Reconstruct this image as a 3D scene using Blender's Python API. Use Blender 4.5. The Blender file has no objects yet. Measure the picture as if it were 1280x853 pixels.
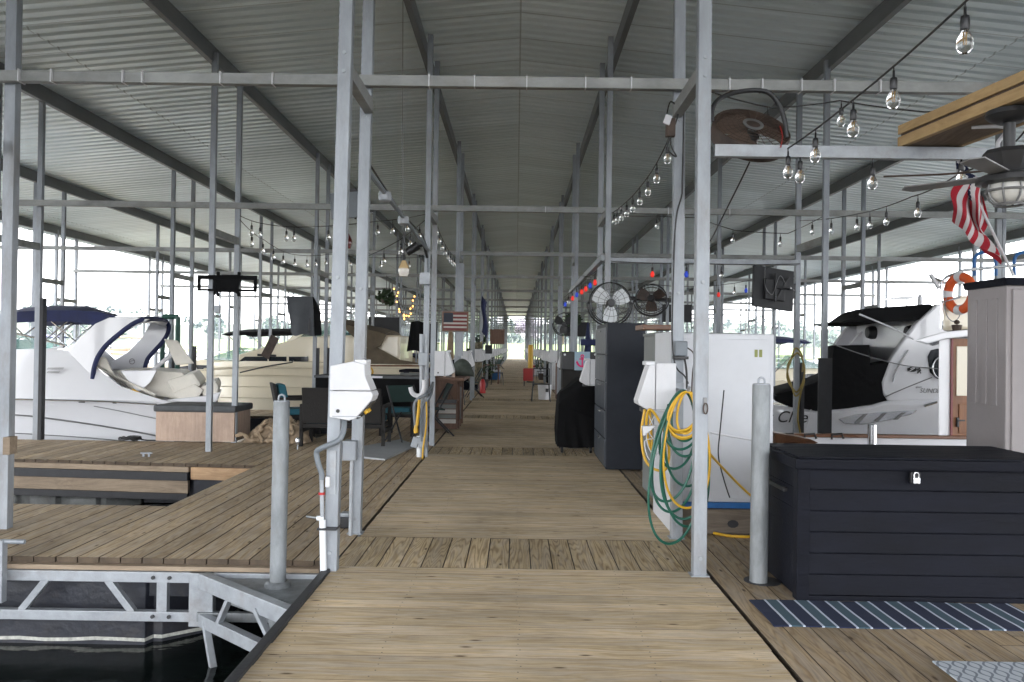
import bpy, bmesh, math, random
from mathutils import Vector, Matrix, Euler, noise as mnoise
random.seed(7)
SC = bpy.context.scene
COL = SC.collection
PI = math.pi
F = 1033.0
R = math.radians
# ---------------------------------------------------------------- camera
CAMP = Vector((0, 0, 1.46))
CR = Matrix.Rotation(R(0.29), 3, 'Z') @ Matrix.Rotation(R(90.47), 3, 'X') @ Matrix.Rotation(R(0.80), 3, 'Z')
cd = bpy.data.cameras.new('camera'); cam = bpy.data.objects.new('camera', cd); COL.objects.link(cam)
cd.sensor_width = 36; cd.lens = F / 1280 * 36; cd.clip_end = 4000; cd.clip_start = 0.05
m = CR.to_4x4(); m.translation = CAMP; cam.matrix_world = m
SC.camera = cam

def ray(px, py):
    return CR @ Vector(((px - 640) / F, (426.5 - py) / F, -1))
def at(px, py, Y):
    d = ray(px, py); return CAMP + d * (Y / d.y)
def fl(px, py, z=0.0):
    d = ray(px, py); return CAMP + d * ((z - CAMP.z) / d.z)

# ---------------------------------------------------------------- mesh builder
class MB:
    def __init__(s): s.V = []; s.F = []; s.M = []
    def add(s, vs, fs, mi=0):
        n = len(s.V); s.V += [Vector(v) for v in vs]
        s.F += [tuple(i + n for i in f) for f in fs]; s.M += [mi] * len(fs); return s
    def box(s, x0, x1, y0, y1, z0, z1, mi=0):
        vs = [(x, y, z) for z in (z0, z1) for y in (y0, y1) for x in (x0, x1)]
        return s.add(vs, [(0, 2, 3, 1), (4, 5, 7, 6), (0, 1, 5, 4), (2, 6, 7, 3), (0, 4, 6, 2), (1, 3, 7, 5)], mi)
    def cbox(s, c, sx, sy, sz, rot=None, mi=0):
        c = Vector(c); vs = []
        for z in (-.5, .5):
            for y in (-.5, .5):
                for x in (-.5, .5):
                    v = Vector((x * sx, y * sy, z * sz))
                    if rot is not None: v = rot @ v
                    vs.append(c + v)
        return s.add(vs, [(0, 2, 3, 1), (4, 5, 7, 6), (0, 1, 5, 4), (2, 6, 7, 3), (0, 4, 6, 2), (1, 3, 7, 5)], mi)
    def bar(s, p, q, w, h=None, up=(0, 0, 1), mi=0):
        h = h or w; p = Vector(p); q = Vector(q); d = (q - p).normalized(); u = Vector(up)
        if abs(d.dot(u)) > .99: u = Vector((0, 1, 0))
        a = d.cross(u).normalized(); b = a.cross(d).normalized()
        vs = [o + a * (i * w / 2) + b * (j * h / 2) for o in (p, q) for i, j in ((-1, -1), (1, -1), (1, 1), (-1, 1))]
        return s.add(vs, [(0, 1, 2, 3), (7, 6, 5, 4), (0, 4, 5, 1), (1, 5, 6, 2), (2, 6, 7, 3), (3, 7, 4, 0)], mi)
    def tube(s, pts, r, seg=8, closed=False, mi=0, radii=None):
        pts = [Vector(p) for p in pts]; n = len(pts)
        if n < 2: return s
        rings = []; t0 = (pts[1] - pts[0]).normalized()
        u = t0.orthogonal().normalized()
        for i in range(n):
            a = pts[i - 1] if (i or closed) else pts[0]; b = pts[(i + 1) % n] if (i < n - 1 or closed) else pts[-1]
            t = (b - a)
            t = t.normalized() if t.length > 1e-9 else t0
            u = (u - t * u.dot(t)); u = u.normalized() if u.length > 1e-6 else t.orthogonal().normalized()
            w = t.cross(u); rr = radii[i] if radii else r
            rings.append([pts[i] + (u * math.cos(2 * PI * k / seg) + w * math.sin(2 * PI * k / seg)) * rr for k in range(seg)])
        vs = [v for rg in rings for v in rg]; fs = []
        for i in range(n if closed else n - 1):
            j = (i + 1) % n
            for k in range(seg):
                l = (k + 1) % seg; fs.append((i * seg + k, i * seg + l, j * seg + l, j * seg + k))
        if not closed:
            fs.append(tuple(range(seg))[::-1]); fs.append(tuple((n - 1) * seg + k for k in range(seg)))
        return s.add(vs, fs, mi)
    def lathe(s, prof, c=(0, 0, 0), seg=16, mat=None, mi=0):
        c = Vector(c); vs = []; fs = []; n = len(prof)
        for r, z in prof:
            for k in range(seg):
                v = Vector((r * math.cos(2 * PI * k / seg), r * math.sin(2 * PI * k / seg), z))
                if mat is not None: v = mat @ v
                vs.append(c + v)
        for i in range(n - 1):
            for k in range(seg):
                l = (k + 1) % seg; fs.append((i * seg + k, i * seg + l, (i + 1) * seg + l, (i + 1) * seg + k))
        ring = abs(prof[0][0] - prof[-1][0]) < 1e-6 and prof[0][0] > 1e-4 and max(p[0] for p in prof) > prof[0][0] + 1e-6
        if ring: return s.add(vs, fs, mi)
        if prof[0][0] > 1e-4: fs.append(tuple(range(seg))[::-1])
        if prof[-1][0] > 1e-4: fs.append(tuple((n - 1) * seg + k for k in range(seg)))
        return s.add(vs, fs, mi)
    def ext(s, pts, vec, mi=0):
        pts = [Vector(p) for p in pts]; n = len(pts); vec = Vector(vec)
        fs = [tuple(range(n)), tuple(range(n, 2 * n))[::-1]]
        for i in range(n): j = (i + 1) % n; fs.append((i, i + n, j + n, j))
        return s.add(pts + [p + vec for p in pts], fs, mi)
    def sphere(s, c, r, sc=(1, 1, 1), seg=12, rings=8, mi=0):
        pr = [(max(1e-5, r * math.sin(PI * i / rings)), -r * math.cos(PI * i / rings)) for i in range(rings + 1)]
        return s.lathe(pr, c, seg, Matrix.Diagonal(sc), mi)
    def grid(s, fn, nu, nv, mi=0):
        vs = [fn(i / nu, j / nv) for j in range(nv + 1) for i in range(nu + 1)]; w = nu + 1
        return s.add(vs, [(j * w + i, j * w + i + 1, (j + 1) * w + i + 1, (j + 1) * w + i) for j in range(nv) for i in range(nu)], mi)
    def loft(s, secs, closed=False, cap=True, mi=0):
        n = len(secs[0]); vs = [v for q in secs for v in q]; fs = []
        for i in range(len(secs) - 1):
            for k in range(n if closed else n - 1):
                l = (k + 1) % n; fs.append((i * n + k, i * n + l, (i + 1) * n + l, (i + 1) * n + k))
        if cap:
            fs.append(tuple(range(n))[::-1]); fs.append(tuple((len(secs) - 1) * n + k for k in range(n)))
        return s.add(vs, fs, mi)
    def build(s, name, mat, parent=None, smooth=False, bevel=0.0, solid=0.0, angle=40, weld=False):
        org = Vector((0, 0, 0)); p = parent
        while p is not None: org += p.location; p = p.parent
        if parent is None and s.V:
            xs = [v.x for v in s.V]; ys = [v.y for v in s.V]; zs = [v.z for v in s.V]
            org = Vector(((min(xs) + max(xs)) / 2, (min(ys) + max(ys)) / 2, min(zs)))
        me = bpy.data.meshes.new(name); me.from_pydata([v - org for v in s.V], [], s.F)
        mats = mat if isinstance(mat, (list, tuple)) else [mat]
        for q in mats: me.materials.append(q)
        if len(mats) > 1: me.polygons.foreach_set('material_index', s.M)
        bm = bmesh.new(); bm.from_mesh(me)
        if weld: bmesh.ops.remove_doubles(bm, verts=bm.verts, dist=1e-4)
        bmesh.ops.recalc_face_normals(bm, faces=bm.faces)
        if solid:
            bmesh.ops.solidify(bm, geom=bm.faces[:], thickness=solid)
        if bevel:
            es = [e for e in bm.edges if len(e.link_faces) == 2 and e.calc_face_angle(0) > .5]
            bmesh.ops.bevel(bm, geom=es, offset=bevel, segments=2, affect='EDGES', profile=.6, clamp_overlap=True)
        bm.to_mesh(me); bm.free()
        if smooth:
            me.polygons.foreach_set('use_smooth', [True] * len(me.polygons)); me.set_sharp_from_angle(angle=R(angle))
        me.update()
        o = bpy.data.objects.new(name, me); COL.objects.link(o)
        if parent is not None: o.parent = parent
        else: o.location = org
        return o

def tag(o, label=None, cat=None, group=None, kind=None):
    if label: o['label'] = label
    if cat: o['category'] = cat
    if group: o['group'] = group
    if kind: o['kind'] = kind
    return o
def thing(name, loc, label, cat, group=None):
    o = bpy.data.objects.new(name, None); COL.objects.link(o); o.location = loc; o.empty_display_size = .1
    return tag(o, label, cat, group)
def struct(o): o['kind'] = 'structure'; return o
KIDS = {}
def dup(o, loc=None, rz=None, label=None, group=None, parent=None):
    c = o.copy(); COL.objects.link(c)
    if parent is not None: c.parent = parent
    if loc is not None: c.location = loc
    if rz is not None: c.rotation_euler = (0, 0, rz)
    if label: c['label'] = label
    if group: c['group'] = group
    for ch in list(o.children): dup(ch, parent=c)
    return c
ORD = ['first', 'second', 'third', 'fourth', 'fifth', 'sixth', 'seventh', 'eighth', 'ninth', 'tenth', 'eleventh', 'twelfth',
       'thirteenth', 'fourteenth', 'fifteenth', 'sixteenth', 'seventeenth', 'eighteenth', 'nineteenth', 'twentieth']
def text_mesh(txt, size, mat, mtx, name, parent, shear=0.0, ext=0.002):
    cu = bpy.data.curves.new('lettering', 'FONT'); cu.body = txt; cu.size = size; cu.shear = shear; cu.extrude = ext
    cu.align_x = 'CENTER'; cu.align_y = 'CENTER'
    to = bpy.data.objects.new('tmp', cu); COL.objects.link(to)
    dg = bpy.context.evaluated_depsgraph_get(); me = bpy.data.meshes.new_from_object(to.evaluated_get(dg))
    bpy.data.objects.remove(to); bpy.data.curves.remove(cu)
    org = Vector((0, 0, 0)); p = parent
    while p is not None: org += p.location; p = p.parent
    mm = Matrix.Translation(-org) @ mtx
    me.transform(mm); me.materials.clear(); me.materials.append(mat)
    o = bpy.data.objects.new(name, me); COL.objects.link(o); o.parent = parent
    return o
# facing the camera (-Y): local x -> +X, local y -> +Z
FACE = Matrix(((1, 0, 0, 0), (0, 0, -1, 0), (0, 1, 0, 0), (0, 0, 0, 1)))

# ---------------------------------------------------------------- materials
def lin(r, g, b):
    f = lambda c: ((c / 255 + .055) / 1.055) ** 2.4 if c > 10 else c / 255 / 12.92
    return (f(r), f(g), f(b))
def newmat(name):
    m = bpy.data.materials.new(name); m.use_nodes = True; nt = m.node_tree
    return m, nt, nt.nodes['Principled BSDF'], (lambda t: nt.nodes.new(t)), nt.links.new
def mul(c, k): return (min(1, c[0] * k), min(1, c[1] * k), min(1, c[2] * k), 1)
def mk(name, col, rough=.5, metal=0.0, var=.12, scale=6.0, bump=0.0, bscale=40.0, stretch=(1, 1, 1), dirt=0.0, coat=0.0, spec=.5):
    m, nt, b, N, L = newmat(name)
    tc = N('ShaderNodeTexCoord'); mp = N('ShaderNodeMapping'); mp.inputs['Scale'].default_value = stretch
    L(tc.outputs['Object'], mp.inputs[0])
    n = N('ShaderNodeTexNoise'); n.inputs['Scale'].default_value = scale; n.inputs['Detail'].default_value = 6; n.inputs['Roughness'].default_value = .65
    L(mp.outputs[0], n.inputs[0])
    cr = N('ShaderNodeValToRGB'); cr.color_ramp.elements[0].position = .3; cr.color_ramp.elements[1].position = .7
    cr.color_ramp.elements[0].color = mul(col, 1 - var); cr.color_ramp.elements[1].color = mul(col, 1 + var)
    L(n.outputs[0], cr.inputs[0]); out = cr.outputs[0]
    if dirt:
        n2 = N('ShaderNodeTexNoise'); n2.inputs['Scale'].default_value = scale * .45; n2.inputs['Detail'].default_value = 8; n2.inputs['Roughness'].default_value = .75
        L(mp.outputs[0], n2.inputs[0]); c2 = N('ShaderNodeValToRGB'); c2.color_ramp.elements[0].position = .52; c2.color_ramp.elements[1].position = .72
        L(n2.outputs[0], c2.inputs[0]); mx = N('ShaderNodeMixRGB'); mx.blend_type = 'MIX'
        mm = N('ShaderNodeMath'); mm.operation = 'MULTIPLY'; mm.inputs[1].default_value = dirt; L(c2.outputs[0], mm.inputs[0])
        L(mm.outputs[0], mx.inputs[0]); L(out, mx.inputs[1]); mx.inputs[2].default_value = (.16, .12, .08, 1); out = mx.outputs[0]
    L(out, b.inputs['Base Color'])
    mr = N('ShaderNodeMapRange'); mr.inputs[3].default_value = max(.02, rough - .08); mr.inputs[4].default_value = min(1, rough + .08)
    L(n.outputs[0], mr.inputs[0]); L(mr.outputs[0], b.inputs['Roughness'])
    b.inputs['Metallic'].default_value = metal; b.inputs['Coat Weight'].default_value = coat; b.inputs['Specular IOR Level'].default_value = spec
    if bump:
        nb = N('ShaderNodeTexNoise'); nb.inputs['Scale'].default_value = bscale; nb.inputs['Detail'].default_value = 4
        L(mp.outputs[0], nb.inputs[0]); bp = N('ShaderNodeBump'); bp.inputs['Strength'].default_value = bump; bp.inputs['Distance'].default_value = .02
        L(nb.outputs[0], bp.inputs['Height']); L(bp.outputs[0], b.inputs['Normal'])
    return m
def wood(name, c0, c1, along='X', rough=.75, knots=True, spread=.22, grain=1.0, rings=0.0, grey=0.0, kn_t=.62):
    """Planks: each board (a loose island of its mesh) gets its own tint and its own grain."""
    m, nt, b, N, L = newmat(name)
    tc = N('ShaderNodeTexCoord'); geo = N('ShaderNodeNewGeometry')
    off = N('ShaderNodeVectorMath'); off.operation = 'SCALE'; off.inputs[0].default_value = (37, 91, 53); L(geo.outputs['Random Per Island'], off.inputs['Scale'])
    add = N('ShaderNodeVectorMath'); L(tc.outputs['Object'], add.inputs[0]); L(off.outputs[0], add.inputs[1])
    sc = {'X': (1.0, 26, 26), 'Y': (26, 1.0, 26), 'Z': (26, 26, 1.0)}[along]
    kn = {'X': (2.6, 8.5, 5), 'Y': (8.5, 2.6, 5), 'Z': (8.5, 5, 2.6)}[along]
    # warp for cathedral figure
    wn = N('ShaderNodeTexNoise'); wn.inputs['Scale'].default_value = 1.0; wn.inputs['Detail'].default_value = 2
    mpw = N('ShaderNodeMapping'); mpw.inputs['Scale'].default_value = {'X': (1.2, 5, 5), 'Y': (5, 1.2, 5), 'Z': (5, 5, 1.2)}[along]
    L(add.outputs[0], mpw.inputs[0]); L(mpw.outputs[0], wn.inputs[0])
    ws = N('ShaderNodeVectorMath'); ws.operation = 'SCALE'; ws.inputs['Scale'].default_value = .22; L(wn.outputs['Color'], ws.inputs[0])
    ad2 = N('ShaderNodeVectorMath'); L(add.outputs[0], ad2.inputs[0]); L(ws.outputs[0], ad2.inputs[1])
    mp = N('ShaderNodeMapping'); mp.inputs['Scale'].default_value = sc; L(ad2.outputs[0], mp.inputs[0])
    n = N('ShaderNodeTexNoise'); n.inputs['Scale'].default_value = 1.5; n.inputs['Detail'].default_value = 5; n.inputs['Roughness'].default_value = .6; L(mp.outputs[0], n.inputs[0])
    fac = n.outputs[0]
    if rings:
        mpr = N('ShaderNodeMapping'); mpr.inputs['Scale'].default_value = {'X': (.75, 11, 11), 'Y': (11, .75, 11), 'Z': (11, 11, .75)}[along]; L(add.outputs[0], mpr.inputs[0])
        nr = N('ShaderNodeTexNoise'); nr.inputs['Scale'].default_value = .9; nr.inputs['Detail'].default_value = 1.5; L(mpr.outputs[0], nr.inputs[0])
        m1 = N('ShaderNodeMath'); m1.operation = 'MULTIPLY'; m1.inputs[1].default_value = 95; L(nr.outputs[0], m1.inputs[0])
        m2 = N('ShaderNodeMath'); m2.operation = 'SINE'; L(m1.outputs[0], m2.inputs[0])
        m3 = N('ShaderNodeMapRange'); m3.inputs[1].default_value = -1; m3.inputs[2].default_value = .2; m3.inputs[3].default_value = .2; m3.inputs[4].default_value = .72; L(m2.outputs[0], m3.inputs[0])
        mxr = N('ShaderNodeMixRGB'); mxr.inputs[0].default_value = rings; L(fac, mxr.inputs[1]); L(m3.outputs[0], mxr.inputs[2]); fac = mxr.outputs[0]
    cr = N('ShaderNodeValToRGB'); e = cr.color_ramp.elements; e[0].position = .30; e[0].color = (*c0, 1); e[1].position = .70; e[1].color = (*c1, 1)
    L(fac, cr.inputs[0]); out = cr.outputs[0]
    if grey:
        mpg = N('ShaderNodeMapping'); mpg.inputs['Scale'].default_value = {'X': (.7, 17, 17), 'Y': (17, .7, 17), 'Z': (17, 17, .7)}[along]; L(ad2.outputs[0], mpg.inputs[0])
        ng = N('ShaderNodeTexNoise'); ng.inputs['Scale'].default_value = 1.7; ng.inputs['Detail'].default_value = 4; L(mpg.outputs[0], ng.inputs[0])
        rg_ = N('ShaderNodeMapRange'); rg_.inputs[1].default_value = .42; rg_.inputs[2].default_value = .62; rg_.inputs[3].default_value = 0; rg_.inputs[4].default_value = grey; L(ng.outputs[0], rg_.inputs[0])
        mg = N('ShaderNodeMixRGB'); L(rg_.outputs[0], mg.inputs[0]); L(out, mg.inputs[1]); k_ = (c1[0] + c1[1] + c1[2]) / 3; mg.inputs[2].default_value = (k_ * 1.1, k_ * .98, k_ * .86, 1); out = mg.outputs[0]
    # per board tint
    mr = N('ShaderNodeMapRange'); mr.inputs[3].default_value = 1 - spread; mr.inputs[4].default_value = 1 + spread; L(geo.outputs['Random Per Island'], mr.inputs[0])
    vm = N('ShaderNodeVectorMath'); vm.operation = 'SCALE'; L(out, vm.inputs[0]); L(mr.outputs[0], vm.inputs['Scale']); out = vm.outputs[0]
    # weather stains over many boards
    st = N('ShaderNodeTexNoise'); st.inputs['Scale'].default_value = .9; st.inputs['Detail'].default_value = 7; st.inputs['Roughness'].default_value = .7; L(tc.outputs['Object'], st.inputs[0])
    sr = N('ShaderNodeMapRange'); sr.inputs[1].default_value = .35; sr.inputs[2].default_value = .7; sr.inputs[3].default_value = 1.14; sr.inputs[4].default_value = .70; L(st.outputs[0], sr.inputs[0])
    v2 = N('ShaderNodeVectorMath'); v2.operation = 'SCALE'; L(out, v2.inputs[0]); L(sr.outputs[0], v2.inputs['Scale']); out = v2.outputs[0]
    if knots:
        mk_ = N('ShaderNodeMapping'); mk_.inputs['Scale'].default_value = kn; L(add.outputs[0], mk_.inputs[0])
        vo = N('ShaderNodeTexVoronoi'); vo.voronoi_dimensions = '2D' if along in 'XY' else '3D'; vo.inputs['Scale'].default_value = .8; L(mk_.outputs[0], vo.inputs[0])
        kr = N('ShaderNodeValToRGB'); kr.color_ramp.elements[0].position = .025; kr.color_ramp.elements[0].color = (1, 1, 1, 1); kr.color_ramp.elements[1].position = .085; kr.color_ramp.elements[1].color = (0, 0, 0, 1)
        L(vo.outputs['Distance'], kr.inputs[0])
        kg = N('ShaderNodeMath'); kg.operation = 'MULTIPLY'; L(kr.outputs[0], kg.inputs[0])
        sp = N('ShaderNodeSeparateColor'); L(vo.outputs['Color'], sp.inputs[0]); gt = N('ShaderNodeMath'); gt.operation = 'GREATER_THAN'; gt.inputs[1].default_value = kn_t; L(sp.outputs[0], gt.inputs[0]); L(gt.outputs[0], kg.inputs[1])
        mx = N('ShaderNodeMixRGB'); L(kg.outputs[0], mx.inputs[0]); L(out, mx.inputs[1]); mx.inputs[2].default_value = (c0[0] * .3, c0[1] * .26, c0[2] * .22, 1); out = mx.outputs[0]
    L(out, b.inputs['Base Color']); b.inputs['Roughness'].default_value = rough; b.inputs['Specular IOR Level'].default_value = .35
    bp = N('ShaderNodeBump'); bp.inputs['Strength'].default_value = .25 * grain; bp.inputs['Distance'].default_value = .004; L(n.outputs[0], bp.inputs['Height']); L(bp.outputs[0], b.inputs['Normal'])
    return m
def glass(name, col=(1, 1, 1), rough=.02):
    m, nt, b, N, L = newmat(name); b.inputs['Base Color'].default_value = (*col, 1); b.inputs['Roughness'].default_value = rough
    b.inputs['Transmission Weight'].default_value = 1; b.inputs['IOR'].default_value = 1.4
    return m
def tint(name, col, alpha=.45):
    """thin tinted pane: part glossy, part see-through"""
    m, nt, b, N, L = newmat(name); b.inputs['Base Color'].default_value = (*col, 1); b.inputs['Roughness'].default_value = .04
    b.inputs['Alpha'].default_value = alpha
    return m
def emit(name, col, s):
    m, nt, b, N, L = newmat(name); b.inputs['Base Color'].default_value = (*col, 1); b.inputs['Emission Color'].default_value = (*col, 1); b.inputs['Emission Strength'].default_value = s
    return m

M = {}
M['galv'] = mk('galvanised_steel', (.29, .31, .335), .48, .3, .25, 5, .06, 60, (1, 1, .35), dirt=.5)
M['galvw'] = mk('pale_galvanised_steel', (.33, .35, .375), .45, .25, .2, 7, .05, 60, dirt=.4)
M['purlin'] = mk('purlin_steel', (.16, .165, .168), .55, .3, .18, 3, 0, 40, (1, .3, 1), dirt=.2)
M['beam'] = mk('cross_beam_steel', (.26, .265, .257), .5, .3, .3, 4, .05, 30, (.6, 1, 1), dirt=.4)
M['pipe'] = mk('weathered_pipe', (.22, .235, .245), .5, .3, .35, 9, .12, 25, (1, 1, .35), dirt=.35)
M['black'] = mk('black_rubber', (.022, .022, .025), .6, 0, .3, 9, .15, 40)
M['blackp'] = mk('black_plastic', (.012, .012, .014), .45, 0, .2, 9)
M['cableblk'] = mk('black_cable', (.02, .02, .02), .55)
M['white'] = mk('white_plastic', (.62, .62, .64), .42, 0, .05, 6, .02, 50)
M['whitep'] = mk('white_painted_metal', (.56, .57, .60), .38, 0, .05, 3, .02, 20, dirt=.12)
M['gel'] = mk('white_gelcoat', (.72, .72, .745), .16, 0, .03, 2, 0, 40, coat=.4)
M['gelcream'] = mk('cream_gelcoat', (.74, .67, .52), .2, 0, .04, 2, 0, 40, coat=.3)
M['navy'] = mk('navy_canvas', (.012, .018, .07), .8, 0, .25, 5, .3, 14)
M['blackcanvas'] = mk('black_canvas', (.006, .006, .0065), .9, 0, .3, 5, .3, 10, spec=.15)
M['chrome'] = mk('stainless', (.65, .66, .68), .22, .95, .05)
M['winblk'] = mk('dark_glass', (.012, .015, .02), .06, 0, .2)
M['greenglass'] = tint('green_tinted_glass', (.10, .30, .26), .38)
M['dkgrey'] = mk('dark_grey_resin', (.0055, .0062, .0105), .62, 0, .35, 7, .15, 60, (.3, 1, 1), spec=.12)
M['lockgrey'] = mk('grey_resin', (.27, .245, .245), .55, 0, .07, 5, .05, 50)
M['wicker'] = mk('dark_wicker', (.014, .012, .011), .8, 0, .5, 45, .6, 60, (1, 1, 3))
M['teal'] = mk('teal_cushion', (.02, .11, .15), .85, 0, .15, 12, .3, 30)
M['tan'] = mk('tan_burlap', (.30, .225, .15), .95, 0, .3, 7, .5, 18)
M['creamvinyl'] = mk('cream_vinyl', (.68, .64, .57), .5, 0, .05, 6, .05, 20)
M['yellow'] = mk('yellow_hose', (.62, .36, .02), .45, 0, .15)
M['green'] = mk('green_hose', (.008, .10, .065), .4, 0, .2)
M['red'] = mk('red_paint', (.42, .015, .015), .4, 0, .1)
M['blue'] = mk('blue_paint', (.02, .12, .34), .5, 0, .15, 12, dirt=.2)
M['orange'] = mk('orange_ring', (.65, .10, .02), .55, 0, .1)
M['gold'] = wood('fresh_timber', (.40, .26, .12), (.52, .36, .18), 'Y', .6, True, .05)
M['greyconduit'] = mk('grey_conduit', (.16, .18, .20), .5)
M['pvc'] = mk('white_pvc', (.7, .72, .74), .4, 0, .08, dirt=.15)
M['rust'] = mk('rusty_brown_metal', (.065, .044, .034), .6, .2, .5, 9, .1, 40)
M['darkmetal'] = mk('dark_metal', (.05, .05, .052), .45, .5, .2)
M['greymetal'] = mk('grey_metal', (.22, .22, .22), .5, .5, .15)
M['bulbglass'] = glass('bulb_glass')
M['filament'] = emit('filament', (.55, .36, .15), .04)
M['redbulb'] = emit('red_bulb', (.7, .03, .02), .12)
M['bluebulb'] = emit('blue_bulb', (.02, .05, .4), .12)
M['amber'] = emit('amber_glow', (1, .42, .1), .8)
M['oak'] = wood('brown_varnished_wood', (.17, .065, .025), (.27, .115, .045), 'Z', .35, False, .08, .5)
M['oakx'] = wood('brown_varnished_rail', (.13, .055, .028), (.20, .09, .045), 'X', .35, False, .08, .5)
M['barwood'] = wood('brown_bar_wood', (.12, .065, .045), (.20, .115, .08), 'Z', .6, True, .12)
M['boxwood'] = wood('pale_cedar', (.44, .32, .25), (.53, .40, .32), 'Z', .7, True, .04)
M['fascia'] = wood('new_fascia_timber', (.40, .24, .13), (.55, .37, .22), 'X', .75, True, .1)
M['fasciaold'] = wood('weathered_fascia', (.24, .18, .125), (.37, .29, .21), 'X', .8, True, .1)
M['plankx'] = wood('walkway_planks', (.38, .27, .15), (.70, .555, .36), 'X', .78, True, .13, 1.0, .25, .4, .66)
M['planky'] = wood('deck_planks', (.25, .17, .095), (.50, .385, .245), 'Y', .8, True, .2, 1.0, .3, .35, .72)
M['plankb'] = wood('joint_planks', (.24, .165, .085), (.54, .42, .255), 'Y', .8, True, .2, 1.3, .5, .3, .75)
M['plankr'] = wood('right_deck_planks', (.19, .13, .075), (.38, .285, .175), 'Y', .8, True, .18, 1.0, .35, .4, .72)
M['boardside'] = mk('weathered_gap_shade', (.085, .062, .042), .9, 0, .4, 8)  # weathered board sides, coloured darker so the gaps look shaded
M['float'] = mk('black_float', (.016, .018, .026), .5, 0, .5, 6, .35, 14, dirt=.18)
M['floatgrey'] = mk('grey_concrete_float', (.16, .165, .16), .85, 0, .4, 5, .5, 20, dirt=.3)
M['scum'] = mk('dried_waterline', (.42, .42, .38), .9, 0, .4, 20)
# ================================================================ setting
BAY = 5.8; NF = 19; YEND = 113.0; WZ = -0.63
FR = [5.38 + BAY * k for k in range(NF)]        # front post of each pair
PAIR = 1.05
XL = [1.22, 4.15, 7.1, 9.95, 12.75]
def roof_z(x): return 5.93 - .1 * abs(x)

# ---- water
def water_mat():
    m, nt, b, N, L = newmat('lake_water'); b.inputs['Base Color'].default_value = (.006, .009, .008, 1)
    b.inputs['Roughness'].default_value = .04; b.inputs['IOR'].default_value = 1.33
    tc = N('ShaderNodeTexCoord'); mp = N('ShaderNodeMapping'); mp.inputs['Scale'].default_value = (1, 1.6, 1); L(tc.outputs['Object'], mp.inputs[0])
    n = N('ShaderNodeTexNoise'); n.inputs['Scale'].default_value = 2.2; n.inputs['Detail'].default_value = 5; L(mp.outputs[0], n.inputs[0])
    bp = N('ShaderNodeBump'); bp.inputs['Strength'].default_value = .22; bp.inputs['Distance'].default_value = .05; L(n.outputs[0], bp.inputs['Height']); L(bp.outputs[0], b.inputs['Normal'])
    return m
w = MB(); w.add([(-1500, -400, WZ), (1500, -400, WZ), (1500, 1500, WZ), (-1500, 1500, WZ)], [(0, 1, 2, 3)])
struct(w.build('lake_water', water_mat()))

# ---- decks
rg = random.Random(3)
def planks(mb, x0, x1, y0, y1, along, w=.140, gap=.005, z=0.0, th=.038, jit=.0012, cut=None):
    if along == 'X':
        n = max(1, round((y1 - y0) / (w + gap))); s = (y1 - y0) / n
        for i in range(n):
            dz = rg.uniform(-jit, jit); e = rg.uniform(-.004, .004)
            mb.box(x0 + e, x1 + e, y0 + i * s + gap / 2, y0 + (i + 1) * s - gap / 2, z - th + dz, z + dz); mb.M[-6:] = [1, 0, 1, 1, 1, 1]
    else:
        n = max(1, round((x1 - x0) / (w + gap))); s = (x1 - x0) / n
        for i in range(n):
            a = y0; ends = []
            if cut:
                c = y0 + rg.uniform(.3, 1) * cut
                while c < y1 - .6: ends.append(c); c += cut
            for c in ends + [y1]:
                dz = rg.uniform(-jit, jit); e = rg.uniform(-.006, .006)
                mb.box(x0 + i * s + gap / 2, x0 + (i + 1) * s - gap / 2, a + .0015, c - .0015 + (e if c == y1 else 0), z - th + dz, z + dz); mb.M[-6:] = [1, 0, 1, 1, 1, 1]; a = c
WX0, WX1 = -1.175, 1.265
cross = MB(); joint = MB()
BANDS = [5.47 + 5.77 * k for k in range(19)]
y = -2.5
for b in BANDS:
    planks(cross, WX0, WX1, y, b, 'X', gap=.0022, jit=.0007); planks(joint, WX0 - .02, WX1 + .02, b + .004, min(b + .86, YEND), 'Y', gap=.007)
    y = b + .864
planks(cross, WX0, WX1, y, YEND, 'X')
for (xa, xb) in ((-1.08, 0), (-.62, 0), (.03, 0), (.66, 0), (1.17, 0)):
    yy_ = -1.0
    for b0, b1 in zip([-2.5] + [b + .864 for b in BANDS], BANDS[:3]):
        nb_ = max(1, round((b1 - b0) / .1422)); sp = (b1 - b0) / nb_
        for i in range(nb_):
            for o_ in (.035, .105):
                yc_ = b0 + i * sp + o_ + rg.uniform(-.006, .006)
                if yc_ > 2.5: cross.lathe([(.0045, .0009), (.0001, .0012)], (xa + rg.uniform(-.012, .012), yc_, 0), 6, mi=2)
struct(cross.build('boardwalk', [M['plankx'], M['boardside'], M['darkmetal']])); struct(joint.build('boardwalk_joint_boards', [M['plankb'], M['boardside']]))
deck = MB()
planks(deck, -3.1, WX0 - .025, 5.6, YEND, 'Y', gap=.009, cut=3.6)
struct(deck.build('side_deck', [M['planky'], M['boardside']]))
rdeck = MB()
planks(rdeck, WX1 + .025, 5.2, -2.5, 7.45, 'Y', gap=.007, cut=3.6); planks(rdeck, WX1 + .025, 3.0, 7.46, YEND, 'Y', cut=3.6)
struct(rdeck.build('side_deck', [M['plankr'], M['boardside']]))
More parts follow.
